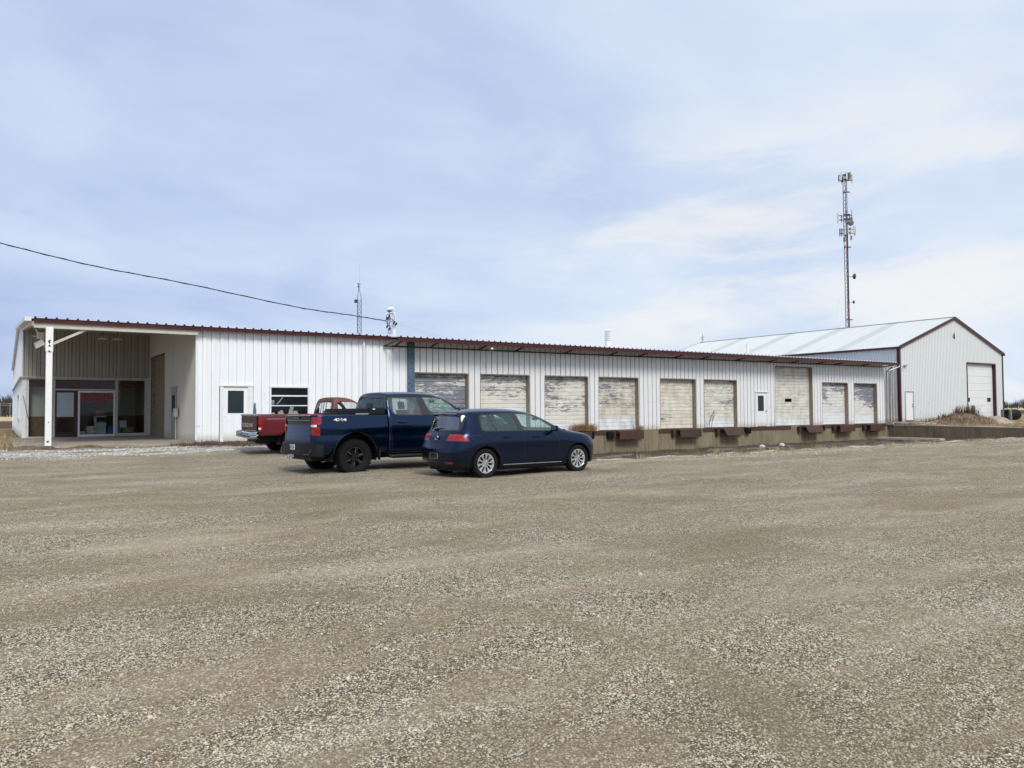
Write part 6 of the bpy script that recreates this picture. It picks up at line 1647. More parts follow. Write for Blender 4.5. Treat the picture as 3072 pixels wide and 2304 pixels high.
    st((.020, .046), (0.002, .006)); st((-.020, .046), (-.002, .006)); st((.042, .028), (.022, -.044)); st((.022, -.044), (0.0, -.004)); st((0, -.004), (-.022, -.044)); st((-.022, -.044), (-.042, .028))
    em.build('emblem', 'chrome', root, smooth=40, local=True)
    em = MB(); em.lathe([(0.0, -0.0005), (0.049, -0.0005)], (ex+0.001, 0, ecz), 'x', 30); em.build('emblem_disc', 'silver_trim', root, local=True)
    v, f = text_mb('TSI', 0.045, 0.10); em = MB(); em.add([(-0.712-b_, -.40-a, .715+c) for a, b_, c in v], f); em.build('badge', 'chrome', root, local=True)
    em = MB(); em.bbox(-0.795, -0.76, -.15, .15, .42, .53, 0.004); e_ = em.build('number_plate', 'black_gloss', root, local=True)
    em = MB()
    for (a, b_, c, d) in ((-.16, .16, .415, .42), (-.16, .16, .53, .535), (-.16, -.155, .42, .53), (.155, .16, .42, .53)): em.box(-0.80, -0.785, a, b_, c, d)
    em.build('plate_frame', 'silver_trim', e_, local=True)
    # spoiler underside, high brake lamp, wiper
    em = MB(); em.prism([(-.535, 1.375), (-.47, 1.335), (-.28, 1.325), (-.30, 1.39), (-.50, 1.402)], -.50, .50, 'xz'); em.build('spoiler', 'black_gloss', root, local=True)
    em = MB(); em.box(-.54, -.51, -.12, .12, 1.366, 1.385); em.build('brake_lamp', 'lamp_red_dark', root, local=True)
    em = MB(); em.tube([(-.60, .22, 1.045), (-.60, 0.03, 1.06), (-.585, -.16, 1.07)], [0.022, 0.014, 0.006], 8); em.bbox(-.63, -.57, .12, .26, 1.02, 1.06, 0.012); em.build('wiper', 'black_plastic', root, smooth=True, local=True)
    em = MB(); em.tube([(-.10, 0, 1.48), (-.16, 0, 1.51), (-.22, 0, 1.525)], [0.03, 0.018, 0.01], 8); em.build('roof_antenna', 'black_gloss', root, smooth=True, local=True)
    for s in (-1, 1):
        em = MB(); em.bar((.44, s*.885, .272), (2.1, s*.885, .268), 0.012, 0.012); em.build('sill_strip', 'silver_trim', root, local=True)
        mirror(root, 1.83, s*.985, 1.04, 0.13, 0.20, 0.13, 'blue_paint_hatch', s)
        for x in (.56, 1.36): handle(root, x, s*.872, .865 if x < 1 else .855, 'blue_paint_hatch', s)
    for x, ln in ((0.0, 1), (2.637, 1)):
        for s in (-1, 1):
            wheel(root, (x, s*0.772, 0.316), 0.316, 0.205, 0.218, 'car', s); arch_liner(root, x, 0.318, 0.375, s*0.87, s*0.50)
    shell_box(root, 'underbody', 'black_plastic', -0.50, 3.0, 0.66, 0.14, 0.40); shell_box(root, 'cabin_floor', 'seat_dark', -0.55, 2.4, 0.70, 0.40, 0.55)  # underbody made wider and lower to deepen the shadow beneath the car
    em = MB(); em.prism([(2.45, .55), (1.95, .60), (1.78, .86), (1.82, .96), (2.30, 1.01)], -.78, .78, 'xz'); em.build('dashboard', 'seat_dark', root, local=True)
    em = MB(); em.box(-.46, -.20, -.52, .52, .5, .94); em.box(-.40, 0.0, -.58, .58, .945, .96); em.build('parcel_shelf', 'seat_dark', root, local=True)
    for y in (-.37, .37): seat(root, 1.15, y, .50, .66, 'seat_dark')
    for y in (-.42, .42): seat(root, .32, y, .52, .58, 'seat_dark', .52)
    steering(root, 1.62, .37, .93); em = MB(); em.bbox(2.0, 2.03, -.10, .10, 1.22, 1.28, .01)
    em.tube([(1.86, 0, 1.29), (1.90, 0, 1.27)], .01, 5); em.build('rear_view_mirror', 'black_plastic', root, local=True)
    return root

# ---------------------------------------------------------------- big pickup
def make_pickup():
    root = empty('crew_cab_pickup', (7.044, 18.22, 0.035), 0.081, 'large dark blue crew cab pickup with black off road wheels beside the hatchback', 'pickup truck')
    n = 11
    # cab, bonnet and front wings
    C_ = []
    z_sill, C0 = .47, 0.735
    def yy(a, k=1.0): return [v*k for v in a]
    C_.append((0.80, [.62, .90, .955, .975, .985, .965, .93, .735, .66, .36, 0], [.47, .46, .58, .80, 1.10, 1.26, 1.40, 1.86, 1.93, 1.965, 1.972], [0, 0, 0, 0, 0, 0, 0, .06, .07, .04, .03]))
    C_.append((0.865, [.64, .93, .985, 1.002, 1.01, .99, .95, .75, .67, .365, 0], [.46, .45, .58, .80, 1.10, 1.26, 1.40, 1.87, 1.945, 1.98, 1.988], [0, 0, 0, 0, 0, 0, 0, .05, .06, .03, .03]))
    C_.append((1.20, [.64, .94, .995, 1.01, 1.02, 1.0, .96, .765, .68, .37, 0], [.46, .45, .58, .80, 1.10, 1.26, 1.40, 1.885, 1.96, 1.998, 2.005]))
    C_.append((1.90, [.64, .94, .995, 1.01, 1.02, 1.0, .965, .775, .685, .37, 0], [.46, .45, .58, .80, 1.10, 1.26, 1.395, 1.89, 1.965, 2.003, 2.01]))
    C_.append((2.35, [.64, .94, .995, 1.01, 1.02, 1.0, .965, .775, .68, .37, 0], [.46, .45, .58, .80, 1.10, 1.255, 1.385, 1.87, 1.93, 1.965, 1.972]))
    C_.append((2.75, [.64, .94, .995, 1.01, 1.02, 1.0, .965, .82, .745, .40, 0], [.46, .45, .58, .80, 1.10, 1.25, 1.375, 1.69, 1.75, 1.80, 1.81]))
    C_.append((3.12, [.64, .94, .995, 1.01, 1.02, 1.0, .965, .89, .82, .44, 0], [.46, .45, .58, .80, 1.10, 1.25, 1.37, 1.455, 1.50, 1.565, 1.58]))
    C_.append((3.34, [.64, .94, .995, 1.01, 1.02, 1.005, .97, .87, .78, .42, 0], [.46, .45, .58, .80, 1.10, 1.26, 1.355, 1.385, 1.405, 1.435, 1.445]))
    C_.append((3.75, [.64, .94, 1.0, 1.03, 1.04, 1.01, .965, .85, .74, .42, 0], [.48, .48, .60, .80, 1.10, 1.27, 1.345, 1.37, 1.40, 1.42, 1.42]))
    C_.append((4.25, [.64, .93, .98, 1.01, 1.02, .995, .95, .83, .72, .40, 0], [.50, .50, .60, .80, 1.08, 1.24, 1.315, 1.335, 1.36, 1.38, 1.38]))
    C_.append((4.56, [.60, .86, .91, .94, .95, .93, .89, .78, .68, .38, 0], [.50, .50, .60, .80, 1.04, 1.18, 1.25, 1.275, 1.295, 1.31, 1.31]))
    C_.append((4.66, [.55, .76, .82, .85, .86, .84, .80, .70, .62, .34, 0], [.54, .54, .62, .80, 1.0, 1.12, 1.18, 1.21, 1.23, 1.24, 1.24], [-.04, -.02, 0, .02, .0, -.02, -.04, -.05, -.05, -.03, -.03]))
    def add_row(st):
        x, ys_, zs_ = st[0], list(st[1]), list(st[2]); dx_ = list(st[3]) if len(st) > 3 and st[3] else None
        ys_[2] += .008; zs_[3] = lerp(zs_[3], zs_[3]+.02, 1); ys_.insert(4, ys_[3]-.020); zs_.insert(4, zs_[3]+.10); zs_[5] += .03; ys_[6] -= .012
        if dx_: dx_.insert(4, dx_[3])
        return (x, ys_, zs_, dx_)
    C_ = [add_row(q) for q in C_]
    bm = subdivide(net(C_, 8, 0.03, 0.05), 3); snap_normals(bm)
    side = [lambda c, s=s: c.y*s > 0.3 for s in (-1, 1)]
    FA = 3.745
    for cnd in side:
        carve(bm, prism_planes(circle_poly(FA, .46, .53)), 99, cnd); carve(bm, [((FA-.53, 0, 0), (-1, 0, 0)), ((FA+.53, 0, 0), (1, 0, 0)), ((0, 0, .46), (0, 0, 1))], 99, lambda c, q=cnd: q(c) and c.z < .5)
    W1 = [(.905, 1.60), (.96, 1.47), (1.02, 1.435), (1.10, 1.42), (1.76, 1.415), (1.68, 1.845), (.93, 1.845), (.89, 1.82)]
    W2 = [(2.02, 1.415), (2.93, 1.405), (2.95, 1.43), (2.66, 1.67), (2.44, 1.80), (2.28, 1.84), (1.88, 1.85)]
    BL = [(1.76, 1.41), (2.02, 1.41), (1.88, 1.855), (1.68, 1.855)]
    for cnd in side:
        cw = lambda c, q=cnd: q(c) and c.z > 1.38
        carve(bm, prism_planes(W1), 11, cw); carve(bm, prism_planes(W2), 12, cw); carve(bm, prism_planes(BL), 20, cw)
        for P_ in (W1, W2): carve(bm, prism_planes(grow_poly(P_, 0.020)), 20, cw)
    carve(bm, prism_planes([(2.42, -.60), (3.02, -.78), (3.22, -.78), (3.36, -.4), (3.38, 0), (3.36, .4), (3.22, .78), (3.02, .78), (2.42, .60)], 'xy'), 14, lambda c: c.z > 1.36)
    carve(bm, prism_planes([(-.74, 1.44), (-.62, 1.85), (.62, 1.85), (.74, 1.44)], 'yz'), 15, lambda c: c.x < .885 and c.z > 1.35)
    carve(bm, prism_planes([(-.84, 1.40), (-.70, 1.90), (.70, 1.90), (.84, 1.40)], 'yz'), 21, lambda c: c.x < .885 and c.z > 1.35)
    def seam(a, b_, cnd, w_=0.012, part=40): carve(bm, prism_planes(strip_poly(a, b_, w_)), part, cnd)
    for cnd in side:
        seam((1.98, .55), (1.98, 1.40), cnd); seam((3.06, .55), (3.06, 1.20), cnd); seam((3.06, 1.20), (2.98, 1.395), cnd); seam((.90, .55), (3.06, .55), cnd); seam((.90, .55), (.86, 1.40), cnd); seam((.86, 1.40), (.845, 1.80), cnd); seam((.845, 1.80), (.90, 1.885), cnd); seam((.90, 1.888), (2.30, 1.892), cnd, .008)
    for s, cnd in zip((0, 1), side):
        carve(bm, prism_planes([(1.98, .555), (3.06, .555), (3.06, 1.20), (2.98, 1.40), (1.98, 1.40)]), 50+s, cnd); carve(bm, prism_planes([(.90, .555), (1.98, .555), (1.98, 1.40), (.86, 1.40)]), 52+s, cnd)
    carve(bm, prism_planes([(-.72, 1.10), (.72, 1.10), (.66, .70), (-.66, .70)], 'yz'), 34, lambda c: c.x > 4.4)
    for s in (-1, 1): carve(bm, [((0, 0, 1.0), (0, 0, -1)), ((0, 0, 1.16), (0, 0, 1)), ((0, .55*s, 0), (0, -s, 0)), ((4.35, 0, 0), (-1, 0, 0))], 36, lambda c, s=s: c.y*s > .4 and c.x > 4.3)
    body = emit(bm, (0,), 'cab', 'blue_paint_pickup', root); emit(bm, (40,), 'panel_gap', 'seam', body, sides=True)
    for p_ in (50, 51, 52, 53): emit(bm, (p_,), 'door', 'blue_paint_pickup', root)
    emit(bm, (11,), 'side_window', 'privacy_glass', root, sides=True); emit(bm, (12,), 'side_window', 'car_glass', root, sides=True); emit(bm, (14,), 'windscreen', 'car_glass', root); emit(bm, (15,), 'rear_window', 'dark_rear_glass', root); emit(bm, (20, 21), 'window_surround', 'black_gloss', root)
    emit(bm, (34,), 'grille', 'black_plastic', root); emit(bm, (36,), 'headlamp', 'lamp_clear', root, sides=True); bm.free()
    # bed sides: open box shell; rows sill, outer skin, rail, inner skin, floor
    def bed_st(x, k=1.0, fl=0.0, dxl=None):
        return (x, [.80*k, .93*k, (.985+fl)*k, (1.00+fl)*k, (1.015+fl*.9)*k, (.985+fl*.2)*k, .965*k, .945*k, .87*k, .85*k, .0], [.50, .50, .62, .85, 1.08, 1.27, 1.405, 1.425, 1.42, .90, .90], dxl)
    Bd = [bed_st(-1.085, .845), bed_st(-1.06, .88), bed_st(-1.0, .925), bed_st(-.86, .972), bed_st(-.62, 1, .015), bed_st(-.40, 1, .035), bed_st(-.1, 1, .04), bed_st(.25, 1, .035), bed_st(.55, 1, .015), bed_st(.74, 1), bed_st(.77, .995)]
    Bd = [add_row(q) for q in Bd]
    f0 = Bd[0]; ys0 = [min(v, .752) for v in f0[1]]; Bd.insert(0, (-1.095, ys0, f0[2], None)); Bd.insert(1, (-1.093, [min(v, .775) for v in f0[1]], f0[2], None))
    bm = net(Bd, 8, do0=False, do1=False); bm = subdivide(bm, 3); snap_normals(bm)
    for cnd in side:
        co = lambda c, q=cnd: q(c) and abs(c.y) > .86 or (q(c) and c.z < .7)
        carve(bm, prism_planes(circle_poly(-.1, .45, .56)), 99, co); carve(bm, [((-.66, 0, 0), (-1, 0, 0)), ((.46, 0, 0), (1, 0, 0)), ((0, 0, .45), (0, 0, 1))], 99, lambda c, q=cnd: q(c) and c.z < .5)
    for s in (-1, 1):
        L = lambda c, s=s: c.y*s > .55 and c.x < -.6
        # C-shaped lamp: red above and below, clear reverse lens in the notch
        carve(bm, [((0, 0, 1.15), (0, 0, -1)), ((0, 0, 1.20), (0, 0, 1)), ((-1.03, 0, 0), (1, 0, 0))], 32, L)
        carve(bm, [((0, 0, 1.195), (0, 0, -1)), ((0, 0, 1.375), (0, 0, 1)), ((-.925, 0, 0), (1, 0, 0)), ((-.95, 0, 1.22), (1, 0, -.9))], 30, L)
        carve(bm, [((0, 0, .955), (0, 0, -1)), ((0, 0, 1.152), (0, 0, 1)), ((-.96, 0, 0), (1, 0, 0)), ((-.975, 0, 1.13), (1, 0, .9))], 30, L)
    bed = emit(bm, (0,), 'bed', 'blue_paint_pickup', root); emit(bm, (30,), 'tail_lamp', 'lamp_red', root, sides=True); emit(bm, (32,), 'reverse_lamp', 'lamp_clear', root, sides=True); bm.free()
    # tailgate
    T_ = []
    for (z_, x_, w_) in ((.72, -1.075, .70), (.74, -1.10, .715), (.95, -1.105, .725), (1.00, -1.09, .725), (1.25, -1.075, .725), (1.34, -1.085, .725), (1.395, -1.115, .72), (1.415, -1.115, .715), (1.425, -1.07, .71)): T_.append((z_, x_, w_))
    mb = MB(); K = 13
    vs = [(x_-0.02*(1-(2*k/(K-1)-1)**2), w_*(2*k/(K-1)-1), z_) for (z_, x_, w_) in T_ for k in range(K)]; vs += [(-1.02, .77*(2*k/(K-1)-1), z_) for z_ in (1.425, .72) for k in range(K)]
    fs = [(j*K+k, j*K+k+1, (j+1)*K+k+1, (j+1)*K+k) for j in range(len(T_)+1) for k in range(K-1)]
    mb.add(vs, fs); tg = mb.build('tailgate', 'blue_paint_pickup', root, smooth=30, local=True)
    mb = MB(); mb.bbox(-1.15, -1.12, -.16, .16, 1.33, 1.375, .01); mb.build('tailgate_handle', 'black_gloss', tg, local=True)
    mb = MB(); mb.bbox(-1.105, -1.09, -.66, .66, 1.295, 1.305, .004); mb.build('trim_line', 'silver_trim', tg, local=True)
    # rear bumper with corner steps
    mb = MB()
    out = [(-.90, .99), (-1.05, .95), (-1.15, .85), (-1.21, .62), (-1.23, .3), (-1.23, -.3), (-1.21, -.62), (-1.15, -.85), (-1.05, -.95), (-.90, -.99)]
    zs_ = [(.46, .0), (.50, -.015), (.60, -.02), (.66, -.01), (.735, -.005), (.755, .03)]
    vs = [(x_+(0.0 if abs(y_) > .98 else -d_*0-0)+(.03 if z_ in (.46,) else 0)-d_*-1*0, y_, z_) for (z_, d_) in zs_ for (x_, y_) in out]; no_ = len(out)
    vs += [(-1.0, .95*(1-2*k/(no_-1)), .755) for k in range(no_)]
    mb.add(vs, [(j*no_+k, j*no_+k+1, (j+1)*no_+k+1, (j+1)*no_+k) for j in range(len(zs_)) for k in range(no_-1)])
    bp_ = mb.build('rear_bumper', 'black_plastic', root, smooth=25, local=True)
    for s in (-1, 1):
        mb = MB(); mb.bbox(-1.225, -1.12, min(s*.58, s*.82), max(s*.58, s*.82), .50, .53, .012); mb.bar((-1.19, s*.82, .52), (-1.15, s*.87, .64), .03); mb.build('corner_step', 'dark_metal', bp_, local=True)
    mb = MB(); mb.bbox(-1.25, -1.233, -.13, .13, .61, .735, .004); pl = mb.build('number_plate', 'plate_white', bp_, local=True)
    mb = MB()
    for k, y_ in enumerate((-.10, -.04, .05, .11)): mb.box(-1.253, -1.251, y_-.018, y_+.018, .635, .69)
    mb.box(-1.253, -1.251, -.10, .10, .71, .722); mb.build('plate_marks', 'blue_steel', pl, local=True)
    mb = MB(); mb.box(-1.36, -1.22, -.035, .035, .43, .50); mb.lathe([(0, 0), (.03, 0), (.03, .05), (.012, .06)], (-1.33, 0.0, .38), 'z', 10); mb.tube([(-1.20, .25, .40), (-1.28, .25, .42)], .02, 6); mb.build('tow_hitch', 'galv', root, local=True)
    # bed cover folded at the front of the bed
    mb = MB()
    for k, (x0, z0) in enumerate(((-.06, 1.425), (-.045, 1.478), (.0, 1.525))): mb.bbox(x0, .74, -.90+.012*k, .90, z0, z0+.050, .010)
    mb.bbox(.30, .74, -.91, -.80, 1.43, 1.59, .012)
    cov = mb.build('folded_cover', 'black_plastic', root, local=True); mb = MB(); mb.bar((-.05, -.905, 1.445), (.29, -.905, 1.445), .012, .03); mb.build('cover_rail', 'silver_trim', cov, local=True)
    mb = MB(); mb.bbox(.40, .46, -.918, -.909, 1.545, 1.57, .003); mb.build('cover_tag', 'white_paint', cov, local=True)
    # 4X4 decal on the bed side
    v, f = text_mb('4X4', .085, .33, offset=.003); mb = MB(); mb.add([(-.66+a, -1.006-.001+.0, 1.285+c) for a, b_, c in v], f); 
    mb2 = MB(); mb2.v = [(p_[0], -(0.9765+.0125*0)-.020*0-.006, p_[2]) for p_ in mb.v]; mb2.f = mb.f; mb2.m = mb.m
    # decal follows the bed side, which leans in towards the rail
    mb2.v = [(p_[0], -(0.996-(p_[2]-1.27)*0.19)-.012, p_[2]) for p_ in mb.v]
    mb2.build('decal', 'trim_white', bed, local=True)
    mb = MB()
    for (a, b_) in (((-.53, 1.29), (-.455, 1.355)), ((-.53, 1.355), (-.455, 1.29))): mb.bar((a[0], -(0.996-(a[1]-1.27)*.19)-.014, a[1]), (b_[0], -(0.996-(b_[1]-1.27)*.19)-.014, b_[1]), .012, .002, upv=(0, 1, 0))
    mb.build('decal_cross', 'lamp_red_dark', bed, local=True)
    # wheel arch lips, side steps, mirrors, handles
    for cx in (-.1, FA):
        for s in (-1, 1):
            mb = MB(); pts = []; a0 = R(-2)
            for k in range(25): a = lerp(R(4), R(176), k/24); pts.append((cx+.565*math.cos(a), s*1.018, .452+.565*math.sin(a)))
            mb.tube(pts, .012, 6); mb.build('arch_lip', 'black_plastic', root, smooth=True, local=True)
            arch_liner(root, cx, .45, .57, s*.99, s*.55); wheel(root, (cx, s*.865, .42), .415, .30, .245, 'off', s)
    for s in (-1, 1):
        mb = MB(); mb.tube([(.80, s*.96, .42), (.95, s*1.0, .40), (2.95, s*1.0, .40), (3.10, s*.96, .42)], .045, 10); mb.build('side_step', 'black_plastic', root, smooth=True, local=True)
        mb = MB(); mb.bar((.95, s*1.012, .435), (2.9, s*1.012, .435), .02, .01); mb.build('step_pad', 'silver_trim', root, local=True)
        mirror(root, 2.83, s*1.17, 1.50, .14, .26, .24, 'black_gloss', s)
        for x in (1.20, 2.22): handle(root, x, s*1.005, 1.235, 'black_gloss', s, .24)
        mb = MB(); mb.box(.52, .56, s*.96-.05, s*.96+.03, .34, .62); mb.build('mud_flap', 'black_rubber', root, local=True)
    shell_box(root, 'chassis', 'black_plastic', -1.0, 4.4, .60, .36, .62); shell_box(root, 'cabin_floor', 'seat_dark', .8, 3.3, .85, .60, .72)
    mb = MB(); mb.lathe([(.0, -.65), (.07, -.65), (.07, -.15), (.16, -.10), (.16, .10), (.07, .15), (.07, .65), (0, .65)], (0, 0, .42), 'y', 14); mb.tube([(-1.05, -.55, .40), (-.3, -.5, .42), (.5, -.3, .45)], .05, 8); mb.build('rear_axle', 'dark_metal', root, smooth=40, local=True)
    mb = MB(); mb.prism([(3.4, .7), (2.85, .8), (2.72, 1.2), (2.78, 1.36), (3.25, 1.42)], -.88, .88, 'xz'); mb.build('dashboard', 'seat_dark', root, local=True)
    for y in (-.45, .45): seat(root, 2.15, y, .80, .74, 'seat_grey', .54); seat(root, 1.22, y, .82, .68, 'seat_grey', .56)
    steering(root, 2.58, .45, 1.32, .20)
    mb = MB(); mb.bbox(2.62, 2.65, -.14, .10, 1.72, 1.79, .01); mb.build('rear_view_mirror', 'black_plastic', root, local=True)
    return root

# ---------------------------------------------------------------- old two-tone pickup
def make_old_pickup():
    root = empty('old_pickup', (8.25, 26.55, 0.15), R(1.5), 'old dark red pickup with faded brown cab and dented chrome bumper near the front wall', 'pickup truck')
    def bst(x, k=1.0): return (x, [.70*k, .86*k, .93*k, .955*k, .965*k, .965*k, .955*k, .94*k, .86*k, .85*k, 0], [.60, .58, .64, .76, .98, 1.14, 1.25, 1.315, 1.315, .80, .80], None)
    Bd = [bst(-1.20, .985), bst(-1.17), bst(-1.0), bst(-.6), bst(-.2), bst(.3), bst(.8), bst(1.15), bst(1.26), bst(1.28, .99)]
    bm = subdivide(net(Bd, 7, do0=False, do1=False), 3); snap_normals(bm)
    side = [lambda c, s=s: c.y*s > 0.3 for s in (-1, 1)]
    for cnd in side:
        carve(bm, prism_planes(circle_poly(0, .40, .47)), 99, lambda c, q=cnd: q(c) and abs(c.y) > .87 or (q(c) and c.z < .6)); carve(bm, [((-.47, 0, 0), (-1, 0, 0)), ((.47, 0, 0), (1, 0, 0)), ((0, 0, .40), (0, 0, 1))], 99, lambda c, q=cnd: q(c) and c.z < .45)
        L = lambda c, q=cnd: q(c) and c.x < -.8 and abs(c.y) > .8
        carve(bm, prism_planes([(-1.3, .80), (-1.04, .80), (-1.04, .87), (-1.3, .87)]), 32, lambda c, q=L: q(c) and c.x < -1.12)
        carve(bm, prism_planes([(-1.3, .80), (-1.06, .80), (-1.06, 1.12), (-1.3, 1.12)]), 30, L)
        carve(bm, prism_planes([(-.92, 1.145), (1.3, 1.145), (1.3, 1.16), (-.92, 1.16)]), 42, cnd)
    bed = emit(bm, (0,), 'bed', 'red_paint', root); emit(bm, (30,), 'tail_lamp', 'lamp_red', root, sides=True); emit(bm, (32,), 'reverse_lamp', 'lamp_clear', root, sides=True); emit(bm, (42,), 'pinstripe', 'silver_trim', bed, sides=True); bm.free()
    # tailgate
    mb = MB(); T_ = [(.72, -1.185, .80), (.76, -1.215, .84), (.80, -1.235, .865), (.82, -1.225, .865), (.84, -1.238, .87), (1.06, -1.238, .87), (1.08, -1.225, .87), (1.12, -1.24, .87), (1.25, -1.23, .865)]
    K = 9; vs = [(x_, w_*(2*k/(K-1)-1), z_) for (z_, x_, w_) in T_ for k in range(K)]
    mb.add(vs, [(j*K+k, j*K+k+1, (j+1)*K+k+1, (j+1)*K+k) for j in range(len(T_)-1) for k in range(K-1)]); mb.box(-1.18, -1.12, -.85, .85, .72, 1.25)
    tg = mb.build('tailgate', 'maroon_dark', root, smooth=25, local=True)
    mb = MB(); mb.prism([(-1.245, 1.25), (-1.25, 1.30), (-1.22, 1.325), (-1.12, 1.32), (-1.12, 1.25)], -.87, .87, 'xz'); mb.build('top_moulding', 'silver_trim', tg, local=True)
    v, f = text_mb('DODGE RAM', .20, 1.15, offset=.004); mb = MB(); mb.add([(-1.242-b_*.1, .72-a, .885+c*.95) for a, b_, c in v], f); mb.build('lettering', 'trim_cream', tg, local=True)
    mb = MB(); mb.box(-1.252, -1.24, -.14, .14, 1.10, 1.16); mb.build('tailgate_handle', 'maroon_dark', tg, local=True); mb = MB(); mb.bar((-1.245, -.80, .775), (-1.245, .80, .775), .012, .012); mb.build('trim_line', 'trim_cream', tg, local=True)
    # chrome bumper, dented left of centre
    mb = MB(); prof = [(-1.30, .50), (-1.42, .52), (-1.455, .575), (-1.43, .61), (-1.455, .645), (-1.44, .715), (-1.40, .745), (-1.25, .745)]; K = 25; n_ = len(prof); vs = []
    for k in range(K):
        y_ = lerp(-1.0, 1.0, k/(K-1)); e2 = max(0, abs(y_)-.78)/.22; de = .07*math.exp(-((y_-.30)/.10)**2)+.03*math.exp(-((y_-.62)/.12)**2); dz_ = .03*math.sin(y_*3)+.03*(1 if y_ > .3 else 0)
        for (x_, z_) in prof: vs.append((x_+.17*e2**1.7+(de if x_ < -1.35 else 0), y_, z_+dz_*.6))
    mb.add(vs, [(k*n_+j, k*n_+j+1, (k+1)*n_+j+1, (k+1)*n_+j) for k in range(K-1) for j in range(n_-1)]); mb.build('rear_bumper', 'chrome', root, smooth=30, local=True)
    # cab
    C_ = []
    C_.append((1.33, [.60, .86, .93, .95, .95, .935, .90, .79, .69, .36, 0], [.50, .46, .56, .75, 1.0, 1.16, 1.27, 1.745, 1.83, 1.86, 1.865], [0, 0, 0, 0, 0, 0, .0, .10, .14, .11, .10]))
    C_.append((1.40, [.62, .89, .955, .965, .965, .95, .92, .82, .73, .38, 0], [.50, .46, .56, .75, 1.0, 1.16, 1.27, 1.765, 1.86, 1.89, 1.895], [0, 0, 0, 0, 0, 0, .0, .08, .10, .08, .08]))
    C_.append((1.85, [.62, .89, .96, .97, .97, .955, .925, .82, .73, .38, 0], [.50, .46, .56, .75, 1.0, 1.16, 1.27, 1.78, 1.875, 1.905, 1.91]))
    C_.append((2.25, [.62, .89, .96, .97, .97, .955, .925, .82, .72, .37, 0], [.50, .46, .56, .75, 1.0, 1.16, 1.27, 1.74, 1.83, 1.86, 1.865]))
    C_.append((2.55, [.62, .89, .96, .97, .97, .955, .93, .84, .78, .43, 0], [.50, .46, .56, .75, 1.0, 1.16, 1.26, 1.45, 1.52, 1.57, 1.575]))
    C_.append((2.80, [.62, .89, .96, .97, .97, .955, .94, .88, .80, .44, 0], [.50, .46, .56, .75, 1.0, 1.15, 1.22, 1.25, 1.27, 1.30, 1.31]))
    C_.append((3.4, [.62, .89, .96, .97, .97, .955, .93, .86, .76, .43, 0], [.50, .46, .56, .75, 1.0, 1.13, 1.19, 1.21, 1.225, 1.235, 1.24]))
    C_.append((3.85, [.60, .87, .94, .95, .95, .94, .92, .85, .75, .42, 0], [.50, .46, .56, .75, .98, 1.10, 1.14, 1.155, 1.16, 1.17, 1.17]))
    C_.append((3.97, [.55, .82, .89, .90, .90, .89, .87, .80, .70, .40, 0], [.52, .50, .58, .75, .95, 1.05, 1.09, 1.10, 1.105, 1.11, 1.11]))
    bm = subdivide(net(C_, 7, 0.02, 0.02), 3); snap_normals(bm); FA = 3.33
    for cnd in side:
        carve(bm, prism_planes(circle_poly(FA, .40, .46)), 99, cnd); carve(bm, [((FA-.46, 0, 0), (-1, 0, 0)), ((FA+.46, 0, 0), (1, 0, 0)), ((0, 0, .40), (0, 0, 1))], 99, lambda c, q=cnd: q(c) and c.z < .45)
        Wd = [(1.58, 1.31), (2.55, 1.30), (2.42, 1.54), (2.24, 1.69), (2.10, 1.72), (1.70, 1.72), (1.61, 1.69), (1.57, 1.62)]
        carve(bm, prism_planes(Wd), 11, lambda c, q=cnd: q(c) and c.z > 1.28); carve(bm, prism_planes(grow_poly(Wd, .022)), 20, lambda c, q=cnd: q(c) and c.z > 1.26)
        carve(bm, prism_planes(strip_poly((1.50, .52), (1.50, 1.66), .012)), 40, cnd); carve(bm, prism_planes(strip_poly((2.62, .52), (2.62, 1.22), .012)), 40, cnd)
    carve(bm, prism_planes([(2.27, -.60), (2.55, -.74), (2.74, -.76), (2.80, 0), (2.74, .76), (2.55, .74), (2.27, .60)], 'xy'), 14, lambda c: c.z > 1.25)
    rw = [(-.68, 1.34), (-.71, 1.38), (-.67, 1.64), (-.61, 1.71), (.61, 1.71), (.67, 1.64), (.71, 1.38), (.68, 1.34)]
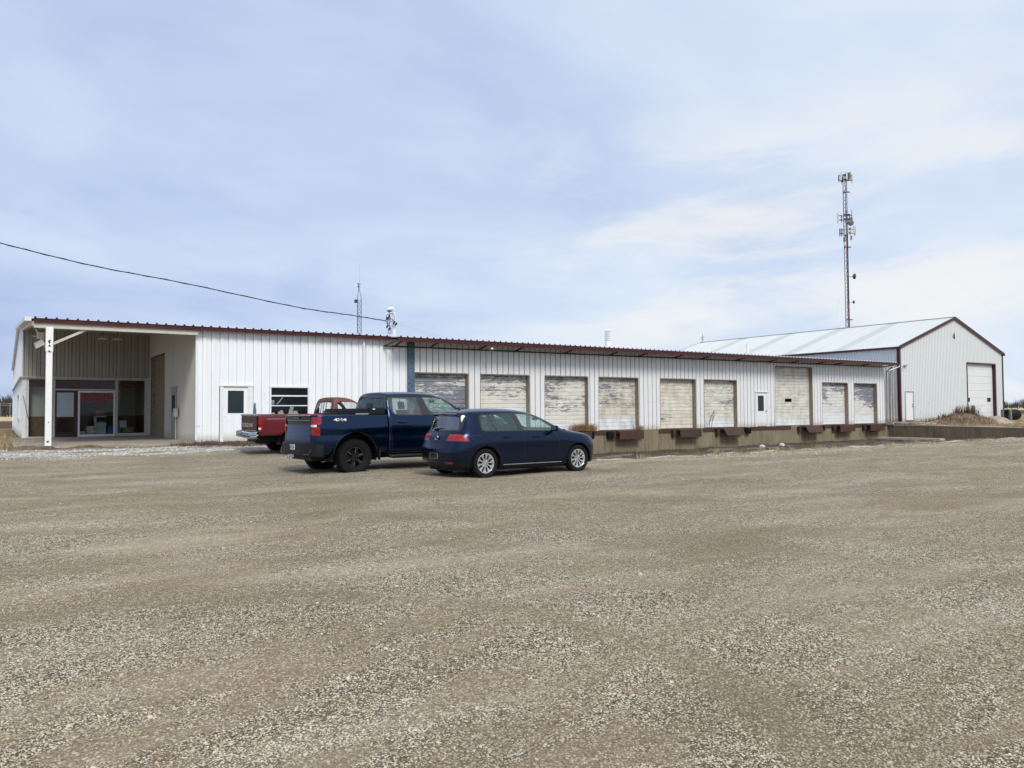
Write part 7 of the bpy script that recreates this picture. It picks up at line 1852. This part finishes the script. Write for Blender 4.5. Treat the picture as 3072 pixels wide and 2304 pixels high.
    carve(bm, prism_planes(rw, 'yz'), 15, lambda c: c.x < 1.6 and c.z > 1.28); carve(bm, prism_planes(grow_poly(rw, .04), 'yz'), 20, lambda c: c.x < 1.6 and c.z > 1.28)
    cab = emit(bm, (0,), 'cab', 'brown_primer', root); emit(bm, (40,), 'panel_gap', 'seam', cab, sides=True); emit(bm, (11,), 'side_window', 'clear_glass', root, sides=True); emit(bm, (14,), 'windscreen', 'clear_glass', root); emit(bm, (15,), 'rear_window', 'clear_glass', root); emit(bm, (20,), 'window_surround', 'black_plastic', root); bm.free()
    cab['label'] = 'faded brown cab'
    mb = MB()
    for y_ in (-.22, .0, .22): mb.bar((1.36, y_, 1.34), (1.425, y_, 1.71), .022, .02)
    mb.build('slider_bar', 'black_plastic', root, local=True)
    for cx in (0, FA):
        for s in (-1, 1): wheel(root, (cx, s*.83, .375), .375, .24, .205, 'steel', s); arch_liner(root, cx, .40, .475, s*.95, s*.5)
    shell_box(root, 'chassis', 'black_plastic', -1.15, 3.9, .45, .38, .56); shell_box(root, 'cabin_floor', 'seat_dark', 1.4, 2.8, .85, .56, .66)
    mb = MB(); mb.bbox(1.55, 2.0, -.75, .75, .70, .92, .04); mb.bbox(1.46, 1.60, -.75, .75, .85, 1.33, .05); mb.build('bench_seat', 'seat_dark', root, local=True)
    mb = MB(); mb.prism([(2.8, .7), (2.4, .8), (2.35, 1.1), (2.45, 1.22), (2.78, 1.24)], -.85, .85, 'xz'); mb.build('dashboard', 'seat_dark', root, local=True); steering(root, 2.22, .40, 1.18, .19)
    for s in (-1, 1): mirror(root, 2.42, s*1.12, 1.38, .08, .20, .16, 'chrome', s); handle(root, 1.62, s*.965, 1.08, 'chrome', s, .14)
    mb = MB(); mb.tube([(-.6, -.25, .34), (-1.1, -.35, .36)], .035, 8); mb.lathe([(.0, -.6), (.06, -.6), (.06, -.12), (.13, -.08), (.13, .08), (.06, .12), (.06, .6), (0, .6)], (0, 0, .375), 'y', 12); mb.build('rear_axle', 'dark_metal', root, smooth=40, local=True)
    return root
make_hatch(); make_pickup(); make_old_pickup()
